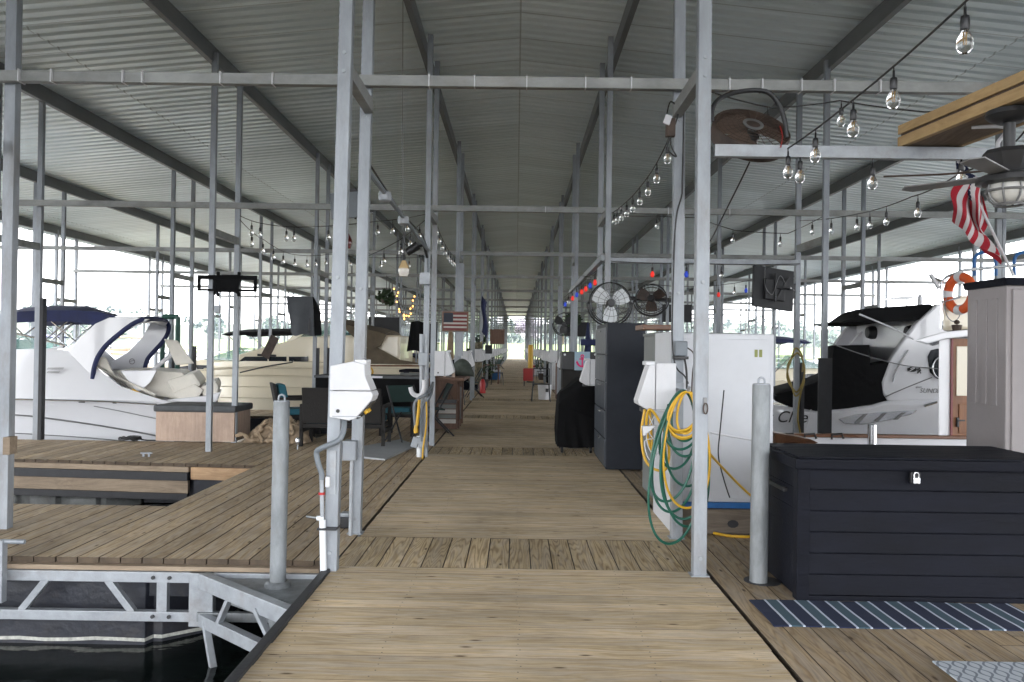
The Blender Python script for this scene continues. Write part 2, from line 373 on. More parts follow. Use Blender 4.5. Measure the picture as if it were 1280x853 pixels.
# finger piers left and right
lf = [(5.6, 7.4), (9.95, 12.25)] + [(11.0 + BAY * k, 12.6 + BAY * k) for k in range(1, 18)]
rf_ = [(11.0 + BAY * k, 12.6 + BAY * k) for k in range(0, 18)]
for i, (a, c) in enumerate(lf):
    f = MB(); planks(f, -13.2, -3.104, a, c, 'Y', gap=.009, cut=None)
    if i == 1:                                   # this finger is slightly skewed
        f.V = [Vector((v.x, v.y + (.09 * (-v.x - 3.1) if v.y < 11 else 0), v.z)) for v in f.V]
    struct(f.build('finger_pier', [M['planky'], M['boardside']]))
for a, c in rf_:
    f = MB(); planks(f, 3.004, 13.2, a, c, 'Y'); struct(f.build('finger_pier', [M['plankr'], M['boardside']]))

# floats and edges (what carries the decks)
def fascia(name, x0, x1, ya, yb, zt, zb, th, mat, label=None):
    m = MB(); m.ext([(x0, ya, zb), (x1, yb, zb), (x1, yb, zt), (x0, ya, zt)], (0, th, 0)); return m
under = MB()  # dark fill added under the decks to block bright water; also their supports
under.box(-12.9, -3.06, 10.75, 12.15, -.62, -.06); under.box(-3.9, -3.06, 10.05, 10.75, -.62, -.2)
for a, c in lf[2:]: under.box(-12.9, -3.06, a + .08, c - .08, -.35, -.06)
for a, c in rf_: under.box(3.02, 12.9, a + .08, c - .08, -.35, -.06)
under.box(-1.13, 1.2, -2.5, YEND, -.36, -.06)
under.box(-3.05, -1.14, 5.75, YEND, -.30, -.06); under.box(1.21, 2.95, -2.5, YEND, -.36, -.06); under.box(2.96, 5.1, -2.4, 7.4, -.36, -.06)
struct(under.build('dark_substructure_fill', M['float']))
def floatblock(x0, x1, y0, y1, zt, mat, rib=.9, label='', group=None, name='dock_float', scum=True):
    t = thing(name, ((x0 + x1) / 2, (y0 + y1) / 2, WZ - .2), label, 'float', group)
    m = MB(); n = max(1, round((x1 - x0) / rib)); pts = []
    prof = []
    for i in range(n):
        a = x0 + (x1 - x0) * i / n; b = x0 + (x1 - x0) * (i + 1) / n; g = .06
        prof += [(a, y0 + .07), (a + g, y0 + .07), (a + g + .03, y0), (b - g - .03, y0), (b - g, y0 + .07)]
    prof.append((x1, y0 + .07)); prof += [(x1 + .32, y0 + .35), (x1 + .32, y1), (x0, y1)]
    m.ext([(px, py, WZ - .2) for px, py in prof], (0, 0, zt - WZ + .2)); m.build('hull', mat, t, bevel=.012)
    if scum:
        s = MB(); 
        for (ax, ay), (bx, by) in zip(prof[:-2], prof[1:-1]):
            k = 6
            for q in range(k):
                pa = Vector((ax + (bx - ax) * q / k, ay + (by - ay) * q / k - .003, 0)); pb = Vector((ax + (bx - ax) * (q + 1) / k, ay + (by - ay) * (q + 1) / k - .003, 0))
                h0 = .035 + .02 * mnoise.noise(pa * 3); h1 = .035 + .02 * mnoise.noise(pb * 3)
                s.add([(pa.x, pa.y, WZ + h0 - .012), (pb.x, pb.y, WZ + h1 - .012), (pb.x, pb.y, WZ + h1 + .012), (pa.x, pa.y, WZ + h0 + .012)], [(0, 1, 2, 3)])
        s.build('waterline_crust', M['scum'], t)
    return t
floatblock(-6.1, -2.45, 5.72, 7.3, -.10, M['float'], 1.15, 'ribbed black float carrying the nearest finger pier, chalky line above the water')
floatblock(-9.2, -5.15, 10.35, 12.0, -.43, M['floatgrey'], .52, 'weathered grey float under the second finger pier at the left', scum=False)

def edge_fascia():
    t = thing('timber_edge', (-4.6, 10.0, -.4), 'weathered timber edge with two black rub strips along the second finger pier', 'dock edge')
    f = lambda x: 9.95 + .09 * (-x - 3.1)
    def strip(name, x0, x1, zb, zt, off, mat):
        m = MB(); m.ext([(x0, f(x0) + off, zb), (x1, f(x1) + off, zb), (x1, f(x1) + off, zt), (x0, f(x0) + off, zt)], (0, .06, 0)); m.build(name, mat, t, bevel=.004)
    strip('upper_board', -12.9, -3.95, -.105, -.041, -.02, M['fasciaold'])
    strip('rub_strip', -12.9, -3.95, -.205, -.107, -.055, M['black'])
    strip('lower_board', -12.9, -3.95, -.36, -.207, -.03, M['fasciaold'])
    strip('rub_strip', -12.9, -3.95, -.44, -.362, -.05, M['black'])
    strip('new_board', -3.92, -2.35, -.19, -.041, -.02, M['fascia'])
edge_fascia()
m = MB(); m.box(-2.34, -2.0, 9.9, 9.95, -.19, .02)
# rubber edge of the boardwalk
r = MB(); r.box(WX0 - .055, WX0 - .004, -2.5, 5.36, -.12, .018)
tag(r.build('rubber_edge', M['black'], bevel=.006), 'black rubber edge strip along the open left side of the boardwalk', 'dock edge')

# ---- steel truss frame on the front of the first finger
t = thing('steel_truss', (-2.6, 5.6, -.37), 'galvanised steel truss on the front of the nearest finger pier, with corner brace', 'dock frame')
yt = 5.56
def P(name, fn, mat='galvw', bev=.004):
    mm = MB(); fn(mm); return mm.build(name, M[mat], t, bevel=bev)
P('timber_ledge', lambda q: q.box(-8, -1.3, yt - .01, yt + .12, -.072, -.041), 'fasciaold')
P('top_chord', lambda q: q.box(-8, -1.24, yt - .03, yt + .03, -.145, -.075))
P('bottom_chord', lambda q: q.box(-8, -2.0, yt - .03, yt + .03, -.405, -.34))
for xa, xb in ((-3.30, -3.13), (-2.72, -2.55), (-4.6, -4.43), (-4.0, -3.83), (-5.9, -5.73), (-5.3, -5.13)):
    s = 1 if xa in (-3.30, -4.6, -5.9) else -1
    P('diagonal', lambda q: q.bar((xa if s > 0 else xb, yt, -.35), (xb if s > 0 else xa, yt, -.135), .05, .045))
P('upright', lambda q: q.box(-2.385, -2.315, yt - .025, yt + .025, -.342, -.142))
P('upright', lambda q: q.box(-2.9, -2.86, yt + .3, yt + .34, -.36, -.1), 'galv')
P('corner_plate', lambda q: q.box(-2.16, -2.0, yt - .045, yt + .02, -.43, -.075))
P('brace_chord', lambda q: q.bar((-2.06, yt - .06, -.115), (-1.22, 4.74, -.115), .07, .10))
P('brace_chord', lambda q: q.bar((-2.06, yt - .06, -.375), (-1.22, 4.74, -.375), .06, .08))
P('brace_strut', lambda q: q.bar((-1.90, yt - .22, -.36), (-1.79, yt - .31, -.14), .04, .03))
P('brace_strut', lambda q: q.bar((-1.55, 5.0, -.14), (-1.38, 4.86, -.35), .04, .03))
P('lower_strut', lambda q: q.bar((-2.03, yt - .1, -.36), (-1.88, 5.3, -.78), .045, .03))
P('guide_plate', lambda q: q.ext([(-2.0, 5.53, -.125), (-1.24, 5.53, -.125), (-1.24, 4.93, -.125)], (0, 0, .02)), 'pipe', .003)
P('guide_skirt', lambda q: q.ext([(-1.88, 5.42, -.125), (-1.26, 4.93, -.125), (-1.26, 4.93, -.24), (-1.88, 5.42, -.24)], (.015, .02, 0)), 'pipe', 0)
P('lower_rail', lambda q: q.bar((-2.1, 5.52, -.36), (-1.25, 5.52, -.36), .05, .06), 'pipe')
for bx in (-2.405, -2.295):
    for bz in (-.11, -.37):
        P('bolt', lambda q: q.lathe([(.0, -.012), (.013, -.012), (.013, 0)], (bx, yt - .03, bz), 8, Matrix.Rotation(R(90), 3, 'X') @ Matrix.Scale(-1, 3, Vector((0, 0, 1)))), 'darkmetal', 0)

# ================================================================ canopy
def roof_mat():
    m, nt, b, N, L = newmat('corrugated_steel'); tc = N('ShaderNodeTexCoord')
    mp = N('ShaderNodeMapping'); mp.inputs['Scale'].default_value = (.25, 1.2, 1); L(tc.outputs['Object'], mp.inputs[0])
    n = N('ShaderNodeTexNoise'); n.inputs['Scale'].default_value = 1.6; n.inputs['Detail'].default_value = 7; n.inputs['Roughness'].default_value = .7; L(mp.outputs[0], n.inputs[0])
    cr = N('ShaderNodeValToRGB'); e = cr.color_ramp.elements; e[0].position = .3; e[0].color = (.70, .79, .81, 1); e[1].position = .7; e[1].color = (.80, .88, .90, 1); L(n.outputs[0], cr.inputs[0])
    br = N('ShaderNodeTexBrick'); br.inputs['Scale'].default_value = 1; br.offset = 0; br.inputs['Mortar Size'].default_value = .012; br.inputs['Brick Width'].default_value = 6.1; br.inputs['Row Height'].default_value = .914
    br.inputs['Color1'].default_value = (1, 1, 1, 1); br.inputs['Color2'].default_value = (.86, .87, .86, 1); br.inputs['Mortar'].default_value = (.62, .62, .6, 1); L(tc.outputs['Object'], br.inputs[0])
    n3 = N('ShaderNodeTexNoise'); n3.inputs['Scale'].default_value = 9; n3.inputs['Detail'].default_value = 8; n3.inputs['Roughness'].default_value = .8; L(tc.outputs['Object'], n3.inputs[0])
    c3 = N('ShaderNodeValToRGB'); c3.color_ramp.elements[0].position = .26; c3.color_ramp.elements[0].color = (.55, .5, .44, 1); c3.color_ramp.elements[1].position = .38; c3.color_ramp.elements[1].color = (1, 1, 1, 1); L(n3.outputs[0], c3.inputs[0])
    m1 = N('ShaderNodeMixRGB'); m1.blend_type = 'MULTIPLY'; m1.inputs[0].default_value = 1; L(cr.outputs[0], m1.inputs[1]); L(br.outputs[0], m1.inputs[2])
    m2 = N('ShaderNodeMixRGB'); m2.blend_type = 'MULTIPLY'; m2.inputs[0].default_value = .8; L(m1.outputs[0], m2.inputs[1]); L(c3.outputs[0], m2.inputs[2])
    # seams of the sheets (each about 1 m wide) and small stains
    L(m2.outputs[0], b.inputs['Base Color']); b.inputs['Metallic'].default_value = .3; b.inputs['Roughness'].default_value = .4
    return m
MR = roof_mat()
can = thing('dock_canopy', (0, 0, 0), 'long galvanised steel canopy roof on paired posts covering the whole dock', 'canopy')
rf = MB(); Y0 = -6.0; PITCH = .2286  # roof start, unseen behind the camera, set back to shade the foreground
prof = []
yy = Y0
while yy < YEND + 1:
    prof += [(yy, 0), (yy + .075, 0), (yy + .105, .026), (yy + .16, .026), (yy + .19, 0)]; yy += PITCH
xs = [0, 1.5, 4.2, 7.1, 10, 13.7]
for sgn in (-1, 1):
    vs = []; fs = []; n = len(prof)
    for x in xs:
        for (py, pz) in prof: vs.append((sgn * x, py, roof_z(x) + pz))
    for i in range(len(xs) - 1):
        for k in range(n - 1): fs.append((i * n + k, i * n + k + 1, (i + 1) * n + k + 1, (i + 1) * n + k))
    rf.add(vs, fs)
rf.build('roof_sheet', MR, can, weld=True)
for sgn in (-1, 1):
    for i, x in enumerate(XL):
        px = sgn * [1.36, 4.2, 7.05, 9.9, 12.75][i]; zt = roof_z(px) - .003
        q = MB(); h = .22; w_ = .075
        # C section, open to the outside
        q.ext([(px - w_ / 2 * sgn, Y0, zt - .0), (px + w_ / 2 * sgn, Y0, zt), (px + w_ / 2 * sgn, Y0, zt - .02), (px - w_ / 2 * sgn + .012 * sgn, Y0, zt - .02),
               (px - w_ / 2 * sgn + .012 * sgn, Y0, zt - h + .012), (px + w_ / 2 * sgn, Y0, zt - h + .012), (px + w_ / 2 * sgn, Y0, zt - h), (px - w_ / 2 * sgn, Y0, zt - h)], (0, YEND - Y0 + .5, 0))
        q.build('purlin', M['purlin'], can)
BZ = 3.50
for k, y in enumerate(FR):
    q = MB(); q.box(-12.8, 12.8, y + PAIR - .11, y + PAIR - .05, BZ - .043, BZ + .043)
    q.box(-12.8, 12.8, y + PAIR - .13, y + PAIR - .112, BZ - .047, BZ - .038)
    q.build('cross_beam', M['beam'], can, bevel=.004)
def post_mb(x, y, zt, zb=-.02):
    w_ = .043 if y < 8 else .037; q = MB(); q.box(x - w_, x + w_, y - w_ + .002, y + w_ - .002, zb, zt); return q
far = MB(); nb = 0
NEAR = {(-1, 0): (-1.187, -1.135), (-1, 1): (-1.228, -1.19), (1, 0): (1.205, 1.197), (1, 1): (1.262, 1.24)}
for k, y in enumerate(FR):
    for i, x in enumerate(XL):
        for s in (-1, 1):
            px = s * x; zt = roof_z([1.36, 4.2, 7.05, 9.9, 12.75][i]) - .1
            for j in (0, 1):
                if k == 0 and i == 0:
                    xb, xt_ = NEAR[(s, j)]; mbp = post_mb(xb, y + j * PAIR, zt, -.35 if s < 0 and j == 0 else -.04)
                    for v in mbp.V: v.x += (xt_ - xb) * max(0, v.z) / 3.8
                    mbp.build('post', M['galv'], can, bevel=.006)
                elif (k, i, s, j) == (0, 1, -1, 1):
                    post_mb(-3.965, 6.43, zt).build('post', M['galv'], can, bevel=.006)
                elif k < 5:
                    o = post_mb(px + rg.uniform(-.012, .012), y + j * PAIR, zt, -.35 if i == 0 and k == 0 and j == 0 and s < 0 else -.04).build('post', M['galv'], can, bevel=.006)
                    # posts on the walkway lean a little
                else:
                    far.box(px - .035, px + .035, y + j * PAIR - .034, y + j * PAIR + .034, -.04, zt)
            br = MB(); bz = 3.31 if i == 0 else 3.1 - .12 * i
            bo = .055 if (k == 0 and i == 0 and s < 0) else 0; br.box(px - .035 + bo, px + .035 + bo, y + .042, y + PAIR - .042, bz - .05, bz + .05)
            if k < 5: br.build('brace', M['beam'], can, bevel=.004)
            else: far.V += [] ; far.box(px - .035, px + .035, y + .042, y + PAIR - .042, bz - .05, bz + .05)
tag(far.build('far_post', M['galv'], can), kind='stuff')
# lower rails beside the walkway (right: two bays; long rail)
for k in (0, 1):
    q = MB(); q.box(1.27, 4.1, FR[k] + (-.03 if k == 0 else .9), FR[k] + (.03 if k == 0 else .96), 2.72, 2.80); q.build('lower_rail', M['galvw'], can, bevel=.004)
q = MB(); q.box(1.13, 1.19, FR[1] + .04, FR[2] + 1, 2.66, 2.74); q.build('lower_rail', M['galvw'], can, bevel=.004)
# black rub sleeves on the slip-side posts
for (x, k, j, h) in ((-4.15, 1, 1, 1.4), (4.15, 1, 0, 1.38), (4.15, 1, 1, 1.3), (-4.15, 2, 0, 1.4), (-4.15, 2, 1, 1.4), (-7.1, 1, 1, 1.5), (4.15, 2, 0, 1.4), (4.15, 2, 1, 1.4), (7.1, 2, 0, 1.4), (7.1, 1, 0, 1.4),
                     (-7.1, 2, 0, 1.4), (-7.1, 2, 1, 1.4), (-4.15, 3, 0, 1.4), (-4.15, 3, 1, 1.4), (4.15, 3, 0, 1.4), (-9.95, 2, 0, 1.4), (-9.95, 2, 1, 1.4)):
    q = MB(); y = FR[k] + j * PAIR
    if (x, k, j) == (-4.15, 1, 1): continue
    if x == 4.15 and k == 1 and j == 0: q.box(x - .09, x + .09, y - .09, y - .045, .0, h); q.box(x - .14, x + .14, y - .12, y - .02, -.0, .02)
    elif x == -7.1 and k == 1: q.box(x + .046, x + .10, y - .05, y + .05, 0, 2.1)
    else: q.box(x + .046, x + .10, y - .05, y + .05, 0, h)
    q.build('rub_sleeve', M['black'], can, bevel=.005)
q = MB()
for px, y in ((-1.185, FR[0]),): q.box(px - .005, px + .035, y - .052, y - .043, .50, .78)
q.build('splice_plate', M['galvw'], can)

rt = random.Random(21)
beam0 = [o for o in can.children if o.name.startswith('cross_beam')]
for k in (0, 1):
    yb = FR[k] + PAIR - .13
    for x in ([-3.85, -3.6, -3.05, -2.9, -2.3, -1.9, -.7, -.35, .05, .5, .85, 1.6, 1.85, 2.15, 2.4, 2.75] if k == 0 else [-2.5, -1.7, .4, 1.5, 2.2, 3.1]):
        q = MB(); q.box(x, x + .008, yb - .006, yb + .09, BZ - .05, BZ + .047); q.build('cable_tie', M['white'], beam0[k])
def bolt(p, par):
    q = MB(); q.lathe([(0, -.010), (.013, -.010), (.013, 0), (0, 0)], p, 6, Matrix.Rotation(R(-90), 3, 'X')); q.build('bolt', M['galvw'], par)
posts = [o for o in can.children if o.name.startswith('post')]
for s in (-1, 1):
    for j, y in ((0, FR[0]), (1, FR[0] + PAIR)):
        po = min(posts, key=lambda o: (sum(v.co.x for v in o.data.vertices) / len(o.data.vertices) - s * 1.22) ** 2 + (sum(v.co.y for v in o.data.vertices) / len(o.data.vertices) - y) ** 2)
        for z in (3.36, 3.24, 1.9, .12): bolt((NEAR[(s, j)][0] + (NEAR[(s, j)][1] - NEAR[(s, j)][0]) * z / 3.8, y - .04, z), po)
        if not (s < 0 and j == 0):
            q = MB(); q.box(NEAR[(s, j)][0] - .06, NEAR[(s, j)][0] + .06, y - .055, y + .055, .003, .010); q.build('foot_plate', M['galvw'], po, bevel=.002)
# ================================================================ sky, sun, far shore
W = bpy.data.worlds.new('World'); SC.world = W; W.use_nodes = True; nt = W.node_tree
bg = nt.nodes['Background']; sky = nt.nodes.new('ShaderNodeTexSky'); sky.sky_type = 'NISHITA'; sky.sun_disc = False
SUN_EL, SUN_AZ = 52.0, 35.0            # azimuth measured from +Y towards -X (ahead, to the left)
sky.sun_elevation = R(SUN_EL); sky.sun_rotation = R(-SUN_AZ); sky.air_density = 1.0; sky.dust_density = 3.5; sky.ozone_density = 1.0
# thin high overcast: the blue is mixed with cloud white of about the same luminance
tc = nt.nodes.new('ShaderNodeTexCoord'); ns = nt.nodes.new('ShaderNodeTexNoise'); ns.inputs['Scale'].default_value = 2.2; ns.inputs['Detail'].default_value = 7
mp = nt.nodes.new('ShaderNodeMapping'); mp.inputs['Scale'].default_value = (1, 1, 2.6); nt.links.new(tc.outputs['Generated'], mp.inputs[0]); nt.links.new(mp.outputs[0], ns.inputs[0])
mr = nt.nodes.new('ShaderNodeMapRange'); mr.inputs[1].default_value = .3; mr.inputs[2].default_value = .7; mr.inputs[3].default_value = .68; mr.inputs[4].default_value = .95; nt.links.new(ns.outputs[0], mr.inputs[0])
mx = nt.nodes.new('ShaderNodeMixRGB'); nt.links.new(mr.outputs[0], mx.inputs[0]); nt.links.new(sky.outputs[0], mx.inputs[1]); mx.inputs[2].default_value = (8.4, 8.5, 8.7, 1)
nt.links.new(mx.outputs[0], bg.inputs['Color']); bg.inputs['Strength'].default_value = .14
sl = bpy.data.lights.new('sun', 'SUN'); sl.energy = 2.0; sl.angle = R(8); sl.color = (1, .96, .9)
so = bpy.data.objects.new('sun', sl); COL.objects.link(so)
d = Vector((-math.sin(R(SUN_AZ)) * math.cos(R(SUN_EL)), math.cos(R(SUN_AZ)) * math.cos(R(SUN_EL)), math.sin(R(SUN_EL))))
so.rotation_euler = d.to_track_quat('Z', 'Y').to_euler()
SC.view_settings.view_transform = 'Standard'; SC.view_settings.look = 'None'; SC.view_settings.exposure = 2.75; SC.view_settings.gamma = 1
SC.cycles.use_denoising = True
SC.cycles.max_bounces = 9; SC.cycles.diffuse_bounces = 5; SC.cycles.glossy_bounces = 4; SC.cycles.transparent_max_bounces = 12; SC.cycles.transmission_bounces = 6
SC.cycles.caustics_reflective = True; SC.cycles.caustics_refractive = False; SC.cycles.sample_clamp_indirect = 6; SC.cycles.blur_glossy = 1.0

def hill(name, pts, depth, seed, mat):
    """pts: list of (x, y, height) along a shore; the land rises behind it"""
    mb = MB(); n = len(pts)
    def fn(u, v):
        i = u * (n - 1); a = min(int(i), n - 2); f = i - a
        p = Vector(pts[a]).lerp(Vector(pts[a + 1]), f); dirn = Vector((p.x, p.y, 0)).normalized()
        q = p + dirn * depth * v; h = p.z * (math.sin(min(1, v * 1.3) * PI / 2)) * (.8 + .5 * mnoise.noise(Vector((q.x * .006, q.y * .006, seed))))
        return Vector((q.x, q.y, WZ - .3 + (h + .5) * (1 if v > 0 else 0)))
    mb.grid(fn, 60, 10); o = struct(mb.build(name, mat, smooth=True)); return fn
M['grass'] = mk('grass', (.09, .13, .03), .9, 0, .35, .2, 0)
M['earth'] = mk('hill_earth', (.045, .06, .03), .95, 0, .3, .05, 0)
M['leafA'] = mk('leaf_green', (.045, .075, .025), .75, 0, .45, .4, 0); M['leafB'] = mk('leaf_dark', (.03, .055, .022), .75, 0, .4, .4, 0)
M['pale'] = mk('pale_blossom', (.55, .5, .58), .8, 0, .2, .4, 0)
M['bark'] = mk('bark', (.10, .075, .05), .9, 0, .3, 4, .3)
far_l = hill('far_hill', [(-700, 60, 16), (-560, 240, 22), (-430, 380, 26), (-300, 470, 24), (-150, 540, 22), (-40, 560, 30), (60, 560, 32), (200, 540, 26), (360, 470, 22), (520, 380, 22), (650, 240, 20), (800, 60, 18)], 260, 3.1, M['earth'])
# a wood on the hills reads as one mass
def leafball(mb, c, r, n, rr, size):
    for _ in range(n):
        while True:
            v = Vector((rr.uniform(-1, 1), rr.uniform(-1, 1), rr.uniform(-1, 1)))
            if .25 < v.length < 1: break
        p = c + Vector((v.x * r, v.y * r, v.z * r * .8)); a = Vector((rr.gauss(0, 1), rr.gauss(0, 1), rr.gauss(0, 1))).normalized() * size * rr.uniform(.6, 1.4)
        b = a.orthogonal().normalized() * size * rr.uniform(.4, .9)
        mb.add([p - a, p + b, p + a, p - b], [(0, 1, 2, 3)])
rr = random.Random(11); wd = MB()
for i in range(330):
    u = rr.random(); v = rr.uniform(0.02, .55); q = far_l(u, v); h = rr.uniform(7, 13)
    for j in range(3): leafball(wd, q + Vector((rr.uniform(-4, 4), rr.uniform(-4, 4), h * (.35 + .25 * j))), h * .38, 16, rr, 1.7)
tag(wd.build('hillside_wood', M['leafB']), kind='stuff')
# land at the end of the dock
land = MB()
def lf_(u, v):
    x = -60 + 120 * u; yv = 122 + 75 * v
    return Vector((x, yv, -.7 + 3.0 * min(1, v * 1.8) + .3 * mnoise.noise(Vector((x * .08, yv * .08, 2)))))
land.grid(lf_, 24, 16); struct(land.build('lawn', M['grass'], smooth=True))
ramp = MB(); ramp.ext([(-1.0, YEND, -.04), (1.1, YEND, -.04), (1.1, 140, 1.0), (-1.0, 140, 1.0)], (0, 0, -.12))
M['conc'] = mk('pale_concrete', (.16, .15, .14), .85, 0, .12, 2, 0); struct(ramp.build('ramp', M['conc']))
def tree(x, y, z, h, r, label, seed, group=None):
    rr = random.Random(seed); t = thing('tree', (x, y, z), label, 'tree', group)
    tr = MB(); tr.tube([(x, y, z - .3), (x + .1, y, z + h * .3), (x - .1, y, z + h * .6), (x, y, z + h * .85)], .2, 8, radii=[.3, .22, .15, .05])
    for k in range(6):
        a = rr.uniform(0, 6.28); z0 = z + h * rr.uniform(.3, .6)
        tr.tube([(x, y, z0), (x + math.cos(a) * r * .4, y + math.sin(a) * r * .4, z0 + h * .12), (x + math.cos(a) * r * .8, y + math.sin(a) * r * .8, z0 + h * .2)], .07, 6, radii=[.1, .06, .03])
    tr.build('trunk', M['bark'], t, smooth=True)
    cr = MB()
    for k in range(14):
        a = rr.uniform(0, 6.28); q = rr.random() ** .5 * r * .75
        leafball(cr, Vector((x + math.cos(a) * q, y + math.sin(a) * q, z + h * rr.uniform(.38, .92))), r * rr.uniform(.3, .45), 110, rr, .22)
    cr.build('crown', M['pale'] if 'pale' in label else M['leafA'] if seed % 2 else M['leafB'], t)
for i, (x, y, h, r, lab) in enumerate([(-9, 172, 7, 4, 'round green tree on the lawn beyond the end of the dock, left of the opening'), (2.2, 172, 5.2, 3.2, 'pale blossoming tree on the lawn seen through the middle of the dock opening'),
                                 (10, 178, 7, 3.6, 'round green tree on the lawn right of the dock opening'), (-19, 180, 9, 4.5, 'leafy green tree farthest left on the lawn at the dock end'), (20, 182, 10, 4.5, 'leafy green tree farthest right on the lawn at the dock end')]):
    tree(x, y, 2.2, h, r, lab, 20 + i)
# haze: one even volume round everything but the sky
hz = MB(); hz.box(-1100, 1100, -60, 1000, WZ - 8, 75)
mh = bpy.data.materials.new('haze'); mh.use_nodes = True; hn = mh.node_tree; hn.nodes.remove(hn.nodes['Principled BSDF'])
pv = hn.nodes.new('ShaderNodeVolumePrincipled'); pv.inputs['Color'].default_value = (.72, .84, 1, 1); pv.inputs['Density'].default_value = .00018
hn.links.new(pv.outputs[0], hn.nodes['Material Output'].inputs['Volume'])
HAZE = True
if HAZE: tag(hz.build('haze', mh), kind='stuff')
# ================================================================ near things on the decks
def eye(mb, c, r, th):
    mb.tube([Vector(c) + Vector((-r, 0, 0)), Vector(c) + Vector((-r, 0, r))] + [Vector(c) + Vector((-r * math.cos(a), 0, r + r * math.sin(a))) for a in (R(30), R(60), R(90), R(120), R(150))] + [Vector(c) + Vector((r, 0, r)), Vector(c) + Vector((r, 0, 0))], th, 6)
def pile(x, y, z0, z1, r, label, flange=None, lean=(0, 0)):
    t = thing('mooring_pile', (x, y, max(z0, 0) if z0 > 0 else z0), label, 'mooring pile')
    mt = lambda z: Vector((x + lean[0] * (z - z0), y, z))
    q = MB(); q.tube([mt(z0), mt(z0 + .02), mt((z0 + z1) / 2), mt(z1)], r, 20); q.build('pipe', M['pipe'], t, smooth=True)
    q = MB(); q.lathe([(r - .004, 0), (r - .004, .006), (0, .006)], mt(z1), 20); q.build('cap', M['galv'], t)
    q = MB(); eye(q, mt(z1 + .004), .02, .007); q.build('lifting_eye', M['galv'], t, smooth=True)
    if flange is not None:
        q = MB(); q.lathe([(r + .002, 0), (r + .03, 0), (r + .03, .02), (r + .012, .035), (r + .002, .035)], mt(flange), 20); q.build('collar', M['pipe'], t, smooth=True)
    return t
pl = fl(346, 733, -.105)
pile(pl.x, pl.y, -1.0, at(352, 502, pl.y).z, .052, 'thick grey pipe pile rising through the steel corner brace at the left', flange=-.105, lean=(.006, 0))
pr = fl(948, 728, 0)
pile(pr.x, pr.y, -.03, at(953, 481, pr.y).z, .056, 'thick grey pipe pile with a lifting eye beside the dark deck box', lean=(.004, 0))
q = MB(); q.lathe([(.0, 0), (.115, 0), (.115, .004), (0, .004)], (pr.x + .03, pr.y + .02, .0015), 20); tag(q.build('pile_hole', M['black']), 'dark round hole in the deck boards around the right pipe pile', 'deck hole')

# ---- deck box
bx0, bx1, by0, by1, bh = 1.665, 3.215, 4.87, 5.60, .845
t = thing('deck_box', ((bx0 + bx1) / 2, (by0 + by1) / 2, 0), 'big dark grey resin deck box with lapped boards and a padlocked lid', 'deck box')
q = MB(); q.box(bx0 + .03, bx1 - .03, by0 + .03, by1 - .03, .0, bh - .08); q.build('body', M['dkgrey'], t)
nb = 6; hb = (bh - .10) / nb
for i in range(nb):
    z0 = .03 + i * hb
    q = MB(); q.ext([(bx0 + .075, by0 + .032, z0), (bx0 + .075, by0 + .004, z0 + .004), (bx0 + .075, by0 + .018, z0 + hb - .004), (bx0 + .075, by0 + .032, z0 + hb - .004)], (bx1 - bx0 - .15, 0, 0)); q.build('front_board', M['dkgrey'], t, bevel=.003)
    q = MB(); q.ext([(bx0 + .032, by0 + .075, z0), (bx0 + .004, by0 + .075, z0 + .004), (bx0 + .018, by0 + .075, z0 + hb - .004), (bx0 + .032, by0 + .075, z0 + hb - .004)], (0, by1 - by0 - .15, 0)); q.build('side_board', M['dkgrey'], t, bevel=.003)
for (x, y) in ((bx0, by0), (bx1 - .075, by0), (bx0, by1 - .075), (bx1 - .075, by1 - .075)):
    q = MB(); q.box(x, x + .075, y, y + .075, 0, bh - .07); q.build('corner_post', M['dkgrey'], t, bevel=.006)
q = MB(); q.box(bx0 + .07, bx1 - .07, by0 + .002, by0 + .03, 0, .03); q.build('plinth', M['dkgrey'], t, bevel=.003)
q = MB(); q.box(bx0 - .018, bx1 + .018, by0 - .02, by1 + .01, bh - .075, bh - .012); q.build('lid', M['dkgrey'], t, bevel=.010)
for i in range(8):
    q = MB(); a = by0 + .01 + i * (by1 - by0 - .02) / 8; q.box(bx0 + .01, bx1 - .01, a + .006, a + (by1 - by0 - .02) / 8 - .004, bh - .013, bh - .002); q.build('lid_slat', M['dkgrey'], t, bevel=.003)
q = MB(); q.box(bx0 - .012, bx0 + .02, by0 + .22, by1 - .2, .60, .625); q.build('handle', M['blackp'], t, bevel=.005)
lc = at(1144, 597, by0 - .03)
q = MB(); q.box(lc.x - .028, lc.x + .028, by0 - .035, by0 - .012, lc.z - .035, lc.z + .03); q.build('hasp', M['blackp'], t, bevel=.004)
pk = MB(); pk.box(lc.x - .02, lc.x + .02, by0 - .052, by0 - .036, lc.z - .035, lc.z + .0); po = pk.build('padlock', M['chrome'], t, bevel=.004)
pk = MB(); pk.tube([(lc.x - .013, by0 - .044, lc.z), (lc.x - .013, by0 - .044, lc.z + .02), (lc.x - .008, by0 - .044, lc.z + .03), (lc.x + .008, by0 - .044, lc.z + .03), (lc.x + .013, by0 - .044, lc.z + .02), (lc.x + .013, by0 - .044, lc.z)], .004, 8); pk.build('shackle', M['chrome'], po, smooth=True)

